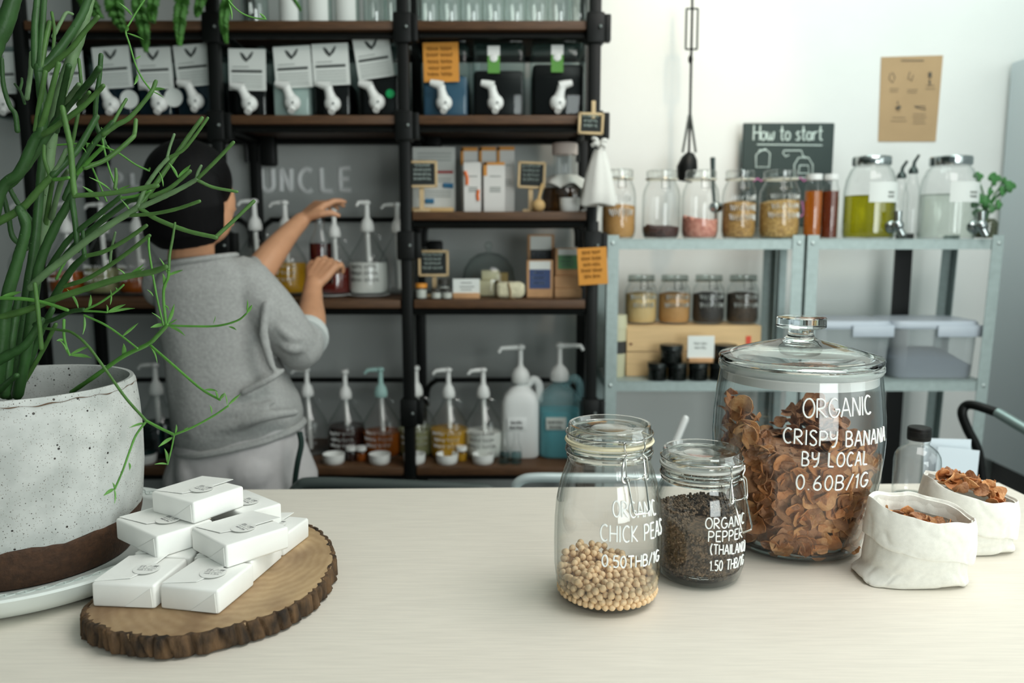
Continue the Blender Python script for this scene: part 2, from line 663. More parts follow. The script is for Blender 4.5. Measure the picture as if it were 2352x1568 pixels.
def clip_jar(name, label, c, prof, h_neck, face, seal, text, pen=.00115):
    """swing-top preserving jar at c on the counter; face = direction of the clasp in degrees from straight towards the camera"""
    cx, cy = c
    root = thing(name, (cx, cy, T), label, 'jar', 'clip-top jars on the counter')
    gl = MB().shell([(.001, .0035), (.03, .003), (.045, .0005)] + prof, (cx, cy, T), 72)
    body = part('body', gl, clear, root, ang=60)
    part('inner_wall', MB().shell([(.001, .011), (.040, .012), (.050, .018)] + [(r - .0036, h) for r, h in prof[2:]], (cx, cy, T), 72), thin_glass('clear_glass_inner', refl=.02, k=.6, edge=(.55, .62, .60), pw=3.0), root, ang=60)
    base = MB().lathe([(.0, .0045), (.036, .0045), (.047, .0062), (.052, .010), (.0555, .017), (.054, .018), (.050, .0125), (.044, .0105), (0, .0095)], (cx, cy, T), 64)
    part('thick_base', base, solid_glass, root)
    rfn = prof_r(prof)
    tm = MB()
    for s, p0, p1, cap in text:
        jar_text(tm, s, p0, p1, cap, cx, cy, rfn, pen)
    t = part('lettering', tm, white_pen, body, label='white hand lettering')
    hn = h_neck
    ring = MB()
    for h, r in ((hn - .016, .0528), (hn - .006, .0536), (hn - .001, .0532)):
        ring.lathe([(r - .004, h - .0025), (r, h - .002), (r + .0012, h), (r, h + .002), (r - .004, h + .0025)], (cx, cy, T), 72, True)
    part('neck_rings', ring, solid_glass, root)
    part('rubber_seal', MB().lathe([(.046, hn + .0015), (.0552, hn + .0012), (.0562, hn + .0028), (.0552, hn + .0048), (.046, hn + .0046)], (cx, cy, T), 72, True), seal, root, label='pale rubber sealing ring')
    lid = MB().lathe([(.0, hn + .0122), (.041, hn + .0122), (.0445, hn + .0068), (.052, hn + .0052), (.0538, hn + .0068), (.0538, hn + .0120), (.0522, hn + .0138), (.0518, hn + .0215), (.0508, hn + .0236),
                      (.0478, hn + .0232), (.0462, hn + .0186), (.0300, hn + .0172), (.0290, hn + .0176), (.022, hn + .0172), (.0, hn + .0172)], (cx, cy, T), 96)
    part('lid', lid, thin_glass('pressed_lid_glass', tint=(.97, .98, .97), edge=(.70, .76, .74), rough=.06, refl=.10, k=.9, pw=2.2), root)
    # wire bail: one loop round the lid groove, one round the neck groove, and the lever clasp
    fa = math.radians(face)
    wr = MB()

    def P(a, r, h):
        return Vector((cx + r * math.sin(a), cy - r * math.cos(a), T + h))
    hl, hk = hn + .0128, hn - .0102
    wr.tube([P(fa + .34 + (2 * PI - .68) * i / 60, .0545, hl) for i in range(61)], .0011, 8)
    wr.tube([P(fa + 2 * PI * i / 64, .0545, hk) for i in range(65)], .0011, 8)
    part('bail_wire', wr, chrome, root)
    cl = MB()
    w = .235
    for sg in (-1, 1):
        a = fa + sg * w
        wire(cl, [P(fa + sg * .34, .0545, hl), P(a + sg * .03, .057, hl), P(a, .0595, hl - .001), P(a, .0605, hl - .008), P(a - sg * .045, .0595, hl - .015), P(a + sg * .03, .0625, hk + .001),
                  P(a + sg * .055, .0640, hk - .018), P(a + sg * .02, .0645, hk - .0235), P(a - sg * .025, .0640, hk - .0205), P(a - sg * .02, .0600, hk + .001), P(a - sg * .04, .0560, hk + .003)])
        cl.rtube([P(a - sg * .06, .0575, hk + .002), P(a + sg * .005, .0582, hk + .002)], .0021, 10)
    cl.tube([P(fa - w, .0595, hl - .001), P(fa - w * .9, .0605, hl), P(fa, .0612, hl), P(fa + w * .9, .0605, hl), P(fa + w, .0595, hl - .001)], .0013, 8)
    part('clasp', cl, chrome, root, label='chrome wire swing clasp')
    lv = MB()
    tip = hk - .060
    q = [P(fa - w * .82, .0635, hk - .0205), P(fa - w * .80, .0660, hk - .024), P(fa - w * .62, .0760, tip + .004), P(fa - w * .48, .0765, tip), P(fa + w * .48, .0765, tip), P(fa + w * .62, .0760, tip + .004), P(fa + w * .80, .0660, hk - .024), P(fa + w * .82, .0635, hk - .0205)]
    lv.tube(q, .0012, 8)
    lv.tube([P(fa - w * .82, .0635, hk - .0205), P(fa, .0650, hk - .0205), P(fa + w * .82, .0635, hk - .0205)], .0009, 8)
    for sg in (-1, 1):
        lv.tube([P(fa + sg * w * .82 + .05 * math.cos(k), .0640, hk - .0205 + .0032 * math.sin(k)) for k in np.linspace(0, 2 * PI, 12)], .0009, 6)
    part('lever', lv, chrome, root, label='hanging wire lever of the clasp')
    if name == 'clip_jar':
        pass
    return root, rfn


CH = (.1225, .978)
chick_prof = [(.052, .001), (.060, .009), (.0655, .024), (.068, .045), (.0685, .075), (.068, .105), (.0660, .130), (.0615, .152), (.0565, .168), (.0530, .178), (.0525, .184), (.0535, .188), (.0535, .204)]
clip_jar('clip_jar', 'tall clip-top glass jar part filled with chickpeas, front of the group', CH, chick_prof, .2045, 24, cream_rubber,
         [('ORGANIC', (1408, 1187), (1508, 1182), 34), ('CHICK PEAS', (1379, 1240), (1518, 1224), 36), ('0.50THB/1G', (1383, 1299), (1511, 1286), 26)])
PE = (.2565, 1.047)
pep_prof = [(.050, .001), (.0565, .008), (.0605, .022), (.0615, .040), (.0615, .098), (.0595, .114), (.0555, .126), (.0530, .132), (.0525, .137), (.0535, .140), (.0535, .153)]
clip_jar('clip_jar', 'short clip-top glass jar full of black peppercorns', PE, pep_prof, .1535, 38, pale_rubber,
         [('ORGANIC', (1620, 1213), (1707, 1200), 24), ('PEPPER', (1627, 1243), (1703, 1233), 24), ('(THAILAND)', (1631, 1271), (1709, 1262), 22), ('1.50 THB/1G', (1630, 1310), (1706, 1294), 23)], .00105)

# chickpeas: settle balls in the jar, heap higher at the back left
CR = .0046


def pack(n, cx, cy, r_in, top, zlo, it=90):
    """push apart n balls of radius CR inside a cylinder under the surface top(x, y)"""
    rng = np.random.default_rng(3)
    a, q = rng.uniform(0, 2 * PI, n), np.sqrt(rng.uniform(0, 1, n))
    p = np.stack([q * r_in * np.cos(a), q * r_in * np.sin(a), rng.uniform(0, 1, n)], 1)
    p[:, 2] = zlo + p[:, 2] * (top(p[:, 0], p[:, 1]) - zlo)
    for k in range(it):
        d = p[:, None, :] - p[None, :, :]
        l = np.sqrt((d ** 2).sum(2)) + 1e-9
        np.fill_diagonal(l, 1)
        ov = np.clip(2 * CR * .985 - l, 0, None)
        np.fill_diagonal(ov, 0)
        p += .32 * (d / l[..., None] * ov[..., None]).sum(1)
        p[:, 2] -= .0003
        rr = np.hypot(p[:, 0], p[:, 1])
        z = np.clip(p[:, 2], zlo, None)
        lim = r_in(z) if callable(r_in) else r_in
        f = np.minimum(1, lim / np.maximum(rr, 1e-6))
        p[:, 0] *= f
        p[:, 1] *= f
        p[:, 2] = np.minimum(z, np.maximum(top(p[:, 0], p[:, 1]), zlo))
    return p


pea_mat = mat('chickpea_skin', (238, 208, 168), .5, var=.12, scale=90, bump=.25, bscale=420, rgb2=(222, 186, 140), sub=.1)
pea_meshes = []
for k in range(5):
    rnd = random.Random(k)
    b = MB().ball((0, 0, 0), CR, 16, 10)
    vs = []
    for v in b.v:
        v = Vector(v)
        u = v.normalized()
        f = 1 + .07 * noise.noise(u * 1.6 + Vector((k * 3, 0, 0)))
        f += .16 * max(0, u.dot(Vector((.3, -.9, .2)).normalized()) - .88) / .12
        f -= .10 * max(0, u.z - .86) / .14
        vs.append(v * f)
    b.v = [tuple(v) for v in vs]
    pea_meshes.append(b.mesh('chickpea', pea_mat))
pp = pack(760, 0, 0, .0605, lambda x, y: np.clip(.064 - .50 * x * (x > 0) - .18 * x * (x < 0) + .22 * y, .02, .085), .0135)
dist = pp[:, 0] ** 2 * 0 + (pp[:, 1] - .35 * pp[:, 2] * 3)
front = np.hypot(pp[:, 0], pp[:, 1]) > .050
topz = np.clip(.064 - .50 * pp[:, 0] * (pp[:, 0] > 0) - .18 * pp[:, 0] * (pp[:, 0] < 0) + .22 * pp[:, 1], .02, .085)
ontop = pp[:, 2] > topz - .010
score = np.where(front & (pp[:, 1] < .02), 2 - pp[:, 1] * 5, 0) + np.where(ontop, 1.8, 0)
order = np.argsort(-score)
restb = MB()
for i, ix in enumerate(order):
    x, y, z = pp[ix]
    loc = Vector((CH[0] + x, CH[1] + y, T + z))
    if i < 300:
        o = bpy.data.objects.new('chickpea', pea_meshes[i % 5])
        o.location = loc
        o.rotation_euler = (random.uniform(0, 6), random.uniform(0, 6), random.uniform(0, 6))
        o.scale = (random.uniform(.93, 1.05),) * 3
        COL.objects.link(o)
        tag(o, 'dried beige chickpea lying in the tall clip-top jar', 'chickpea', 'chickpeas in the tall jar')
    else:
        restb.ball(loc, CR, 8, 6)
solo('chickpeas', restb, pea_mat, 'rest of the dried chickpeas deep in the tall jar', 'chickpeas', kind='stuff')

# peppercorns: nobody could count them
corn_mat = mat('peppercorn', (34, 30, 27), .5, var=.5, scale=170, rgb2=(140, 116, 90), bump=.5, bscale=700)
pb = MB()
ico = bmesh.new()
bmesh.ops.create_icosphere(ico, subdivisions=1, radius=.0021)
iv, iff = [v.co.copy() for v in ico.verts], [[v.index for v in f.verts] for f in ico.faces]
ico.free()
pr = prof_r(pep_prof)
for _ in range(4200):
    if random.random() < .62:
        a, h = random.uniform(0, 2 * PI), .012 + .074 * random.random()
        q = pr(h) - .0042 - random.random() * .002
        if h < .02:
            q -= .003
    else:
        a, q = random.uniform(0, 2 * PI), .057 * math.sqrt(random.random())
        h = .086 + .0035 * random.random()
    h = h + (.010 * math.sin(a) + .006 * math.sin(2 * a + 1)) * max(0, (h - .064) / .022)
    R = Matrix.Rotation(random.uniform(0, 6), 3, (random.random(), random.random(), random.random() + .1)) * random.uniform(.8, 1.15)
    c0 = Vector((PE[0] + q * math.cos(a), PE[1] + q * math.sin(a), T + h))
    pb.add([c0 + R @ v for v in iv], iff)
pb.lathe([(0, .0105), (.048, .012), (.053, .022), (.0555, .04), (.0555, .074), (.048, .081), (0, .083)], (PE[0], PE[1], T), 32)
solo('peppercorns', pb, corn_mat, 'black peppercorns filling the short clip-top jar', 'peppercorns', kind='stuff', smooth=False)

# ------------------------------------------------------------------ big jar of banana chips
BG = (.4257, 1.165)
big_prof = [(.086, .002), (.0925, .006), (.099, .017), (.1065, .045), (.1135, .080), (.1190, .118), (.1220, .150), (.1228, .172), (.1212, .205), (.1178, .235), (.1145, .258), (.1130, .268)]
big = thing('lidded_jar', (BG[0], BG[1], T), 'big barrel-shaped glass jar with knobbed glass lid, full of banana chips', 'jar')
bb = part('body', MB().shell([(.001, .004), (.06, .003), (.08, .001)] + big_prof, (BG[0], BG[1], T), 96), clear, big, ang=60)
part('inner_wall', MB().shell([(.001, .013), (.085, .014), (.095, .024)] + [(r - .004, h) for r, h in big_prof[3:]], (BG[0], BG[1], T), 96), thin_glass('clear_glass_inner', refl=.02, k=.6, edge=(.55, .62, .60), pw=3.0), big, ang=60)
part('thick_base', MB().lathe([(0, .003), (.082, .003), (.0895, .0055), (.0945, .0125), (.0925, .0150), (.080, .0125), (0, .0115)], (BG[0], BG[1], T), 72), solid_glass, big)
part('rim', MB().lathe([(.1085, .266), (.1135, .265), (.1165, .270), (.1160, .276), (.1110, .278)], (BG[0], BG[1], T), 96, True), solid_glass, big)
part('gasket', MB().lathe([(.1055, .252), (.1095, .251), (.1098, .262), (.1106, .264), (.1098, .266), (.1098, .276), (.1055, .276)], (BG[0], BG[1], T), 96, True), mat('frosted_white_seal', (236, 238, 236), .5, trans=.15), big, label='white translucent seal')
lid = part('lid', MB().lathe([(0, .3040), (.018, .3036), (.036, .3026), (.060, .2975), (.086, .2905), (.099, .2850), (.103, .2790), (.108, .2785), (.1150, .2800), (.1163, .2835), (.1145, .2868), (.105, .2895), (.088, .2945), (.086, .2952), (.060, .3022), (.036, .3075), (.024, .3110), (.0185, .3165), (.0176, .3215), (.0182, .3250),
                              (.024, .3272), (.0335, .3280), (.0352, .3292), (.0352, .3415), (.0340, .3428), (0, .3432)], (BG[0], BG[1], T), 96), solid_glass, big)
tm = MB()
brf = prof_r(big_prof)
for s, p0, p1, cap, g in [('ORGANIC', (1843, 955), (1987, 947), 41, .16), ('CRISPY BANANA', (1802, 1011), (2011, 1008), 33, .2), ('BY LOCAL', (1840, 1063), (1974, 1061), 31, .26), ('0.60B/1G', (1828, 1118), (1977, 1112), 33, .24)]:
    jar_text(tm, s, p0, p1, cap, BG[0], BG[1], brf, .00135, g)
part('lettering', tm, white_pen, bb, label='white hand lettering')

# banana chips
chip_mats = [mat('crisp_chip_%s' % n, c, .55, var=.25, scale=110, bump=.5, bscale=240, rgb2=d, sub=.12) for n, c, d in
             (('amber', (212, 146, 92), (176, 112, 64)), ('brown', (186, 134, 94), (142, 92, 60)), ('golden', (222, 172, 120), (190, 130, 80)))]


def chip_mesh(k, m):
    rnd = random.Random(100 + k)
    a, b = rnd.uniform(.010, .015), rnd.uniform(.008, .012)
    ph, cu, tw = rnd.uniform(0, 6), rnd.uniform(20, 58), rnd.uniform(-34, 34)
    nr, ns, th = 3, 14, .0006
    top = [(0.0, 0.0)]
    for i in range(1, nr + 1):
        for s in range(ns):
            t = 2 * PI * s / ns
            w = 1 + (.06) * math.sin(2 * t + ph) + .04 * math.sin(5 * t + 2 * ph) + (.04 * rnd.uniform(-1, 1) if i == nr else 0)
            top.append((a * i / nr * math.cos(t) * w, b * i / nr * math.sin(t) * w))

    def zf(x, y):
        return cu * .8 * x * x + .4 * tw * x * y + .0016 * noise.noise(Vector((x * 190 + k, y * 190, 1)))
    vs = [(x, y, zf(x, y) + th) for x, y in top] + [(x, y, zf(x, y) - th) for x, y in top]
    n = len(top)
    fs = []
    for s in range(ns):
        fs.append((0, 1 + s, 1 + (s + 1) % ns))
    for i in range(1, nr):
        for s in range(ns):
            p, q = 1 + (i - 1) * ns, 1 + i * ns
            fs.append((p + s, q + s, q + (s + 1) % ns, p + (s + 1) % ns))
    fs += [tuple(n + v for v in reversed(f)) for f in fs]
    p = 1 + (nr - 1) * ns
    for s in range(ns):
        fs.append((p + s, n + p + s, n + p + (s + 1) % ns, p + (s + 1) % ns))
    return MB().add(vs, fs).mesh('banana_chip', m, True, 50)


chip_meshes = [chip_mesh(k, chip_mats[[0, 1, 0, 2, 1, 0, 2, 1, 0][k]]) for k in range(9)]


def chip(loc, eul, sc, label, group):
    o = bpy.data.objects.new('banana_chip', random.choice(chip_meshes))
    o.location, o.rotation_euler, o.scale = loc, eul, (sc,) * 3
    COL.objects.link(o)
    return tag(o, label, 'chip', group)


def chip_top(x, y):
    """heap height inside the big jar: high at the left wall and behind right, a dip in the middle"""
    return .158 + .055 * math.exp(-((x + .098) / .035) ** 2) * (1 if y > -.07 else .5) + .040 * math.exp(-((x - .04) / .045) ** 2 - ((y - .045) / .05) ** 2) + .012 * math.sin(40 * x) - .012 * math.exp(-((x + .01) / .05) ** 2)


cnt = 0
backm = MB()
lab_jar = 'brown crisp banana chip behind the glass of the big barrel jar'
for i in range(640):
    if i < 330:
        a = -PI / 2 + random.uniform(-1.75, 1.75) if i < 235 else random.uniform(0, 2 * PI)
        hmax = chip_top(.1 * math.cos(a), .1 * math.sin(a)) + .004
        h = .020 + (hmax - .020) * random.random()
        q = brf(h) - .019 - .006 * random.random() if h > .03 else brf(.03) - .018
        x, y = q * math.cos(a), q * math.sin(a)
        # lie roughly against the wall, with a random tilt
        E_ = (Matrix.Rotation(a + PI / 2, 3, 'Z') @ Matrix.Rotation(PI / 2 + random.uniform(-.65, .65), 3, 'X') @ Matrix.Rotation(random.uniform(-.6, .6), 3, 'Y') @ Matrix.Rotation(random.uniform(0, 6.3), 3, 'Z')).to_euler()
        q2 = math.hypot(x, y)
    else:
        while True:
            x, y = random.uniform(-.098, .098), random.uniform(-.098, .098)
            if math.hypot(x, y) < .098:
                break
        h = chip_top(x, y) + (random.uniform(-.006, .007) if i < 470 else random.uniform(-.040, -.006))
        E_ = (random.uniform(-.9, .9), random.uniform(-.9, .9), random.uniform(0, 6.3))
    loc = Vector((BG[0] + x, BG[1] + y, T + h))
    back = i < 330 and y > .045 and h < .14
    if not back and cnt < 300 and i < 470:
        cnt += 1
        chip(loc, E_, random.uniform(.95, 1.4), lab_jar, 'banana chips in the big jar')
    else:
        me = random.choice(chip_meshes)
        from mathutils import Euler
        R = Euler(E_).to_matrix()
        backm.add([loc + R @ v.co for v in me.vertices], [list(p.vertices) for p in me.polygons])
core = []
for h in np.linspace(.018, .150, 9):
    core.append([(BG[0] + (brf(h) - .022) * math.cos(t) * (1 + .05 * math.sin(7 * t + 60 * h)), BG[1] + (brf(h) - .022) * math.sin(t) * (1 + .05 * math.sin(5 * t + 90 * h)), T + h) for t in np.linspace(0, 2 * PI, 40, endpoint=False)])
backm.loft(core)
solo('banana_chips', backm, chip_mats[1], 'rest of the banana chips deep inside the big barrel jar', 'chips', kind='stuff')

# ================================================================== pot plant on a saucer
PT = (-.692, 1.089)
pz = T + .012
plant = thing('potted_plant', (PT[0], PT[1], pz), 'large pencil-stemmed green succulent in a speckled grey-white pot', 'plant')


def pot_material():
    m = bpy.data.materials.new('speckled_glaze')
    m.use_nodes = True
    nt = m.node_tree
    b = nt.nodes['Principled BSDF']
    L = nt.links.new
    tc = nn(nt, 'ShaderNodeTexCoord')
    nz = nn(nt, 'ShaderNodeTexNoise')
    nz.inputs['Scale'].default_value, nz.inputs['Detail'].default_value = 26, 6
    L(tc.outputs['Object'], nz.inputs[0])
    r0 = nn(nt, 'ShaderNodeValToRGB')
    r0.color_ramp.elements[0].color, r0.color_ramp.elements[0].position = (*lin((172, 175, 172)), 1), .35
    r0.color_ramp.elements[1].color, r0.color_ramp.elements[1].position = (*lin((194, 196, 193)), 1), .62
    L(nz.outputs[0], r0.inputs[0])
    cur = r0.outputs[0]
    for sc, th, keep, rgb in ((210, .15, .60, (70, 62, 56)), (85, .13, .70, (40, 36, 34)), (420, .22, .5, (128, 122, 114)), (60, .10, .80, (52, 44, 38))):
        vo = nn(nt, 'ShaderNodeTexVoronoi')
        vo.inputs['Scale'].default_value = sc
        L(tc.outputs['Object'], vo.inputs['Vector'])
        lt = nn(nt, 'ShaderNodeMath', operation='LESS_THAN')
        lt.inputs[1].default_value = th
        L(vo.outputs['Distance'], lt.inputs[0])
        sx = nn(nt, 'ShaderNodeSeparateColor')
        L(vo.outputs['Color'], sx.inputs[0])
        gt = nn(nt, 'ShaderNodeMath', operation='GREATER_THAN')
        gt.inputs[1].default_value = keep
        L(sx.outputs[0], gt.inputs[0])
        mu = nn(nt, 'ShaderNodeMath', operation='MULTIPLY')
        L(lt.outputs[0], mu.inputs[0])
        L(gt.outputs[0], mu.inputs[1])
        mx = nn(nt, 'ShaderNodeMix', data_type='RGBA')
        L(mu.outputs[0], mx.inputs[0])
        L(cur, mx.inputs[6])
        mx.inputs[7].default_value = (*lin(rgb), 1)
        cur = mx.outputs[2]
    L(cur, b.inputs['Base Color'])
    b.inputs['Roughness'].default_value = .5
    bp = nn(nt, 'ShaderNodeBump')
    bp.inputs['Strength'].default_value, bp.inputs['Distance'].default_value = .25, .003
    L(nz.outputs[0], bp.inputs['Height'])
    L(bp.outputs[0], b.inputs['Normal'])
    return m


def potwob(a, z):
    return .006 * math.sin(2 * a + .6) + .004 * math.sin(3 * a + z * 14)


pot = part('pot', MB().lathe([(0, .010), (.1380, .010), (.1435, .030), (.1490, .052), (.1535, .080), (.1575, .122), (.1585, .165), (.1570, .205), (.1545, .232), (.1532, .243), (.1505, .2485), (.1455, .2480), (.1425, .240), (.1425, .20), (.1400, .15), (0, .15)], (PT[0], PT[1], pz), 96, wob=potwob), pot_material(), plant)


def glaze_edge(a, z):
    return potwob(a, z)


bandm = MB()
POTR = prof_r([(.1340, 0), (.1380, .010), (.1435, .030), (.1490, .052), (.1535, .080), (.1575, .122)])
rg = []
for k, f in enumerate((0, 0, .03, .1, .25, .45, .65, .85, .97, 1.0)):
    ring = []
    for t in np.linspace(0, 2 * PI, 200, endpoint=False):
        zz = f * (.052 + .008 * math.cos(t) + .003 * math.sin(3 * t) + .0015 * math.sin(11 * t) + .0008 * math.sin(37 * t))
        r = .001 if k == 0 else (.131 if k == 1 else POTR(zz) + (.0012 if f < .98 else .0004))
        ring.append((PT[0] + r * (1 + potwob(t, zz)) * math.cos(t), PT[1] + r * (1 + potwob(t, zz)) * math.sin(t), pz + zz))
    rg.append(ring)
bandm.loft(rg)
part('base_band', bandm, mat('raw_brown_clay', (70, 46, 30), .7, var=.3, scale=120, bump=.3, bscale=300), plant, label='unglazed brown foot of the pot')
lipm = MB()
LT = np.linspace(0, 2 * PI, 260, endpoint=False)
lp = [(PT[0] + .1543 * (1 + potwob(t, .24)) * math.cos(t), PT[1] + .1543 * (1 + potwob(t, .24)) * math.sin(t), pz + .2405 + .0012 * math.sin(9 * t) + .0008 * math.sin(31 * t)) for t in LT]
lr = [.0002 + .0011 * max(0, noise.noise(Vector((math.cos(t) * 9, math.sin(t) * 9, 2))) + .12) for t in LT]
lipm.tube(lp + [lp[0]], lr + [lr[0]], 6)
part('rim_wear', lipm, mat('worn_rim_brown', (96, 74, 56), .8), plant, label='brown worn line round the rim')
part('soil', MB().lathe([(0, .165), (.08, .178), (.142, .170), (.142, .15), (0, .15)], (PT[0], PT[1], pz), 48), mat('dark_soil', (34, 28, 24), .95, var=.4, scale=60, bump=1, bscale=80), plant)

stem_mats = [mat('stem_green_%s' % n, c, .45, var=.16, scale=45, bump=.12, bscale=220, spec=.4) for n, c in (('deep', (50, 84, 42)), ('mid', (74, 110, 54)), ('grey', (98, 126, 86)), ('fresh', (86, 140, 60)))]
leaf_mat = mat('small_leaf_green', (102, 156, 74), .5, var=.12, scale=60)

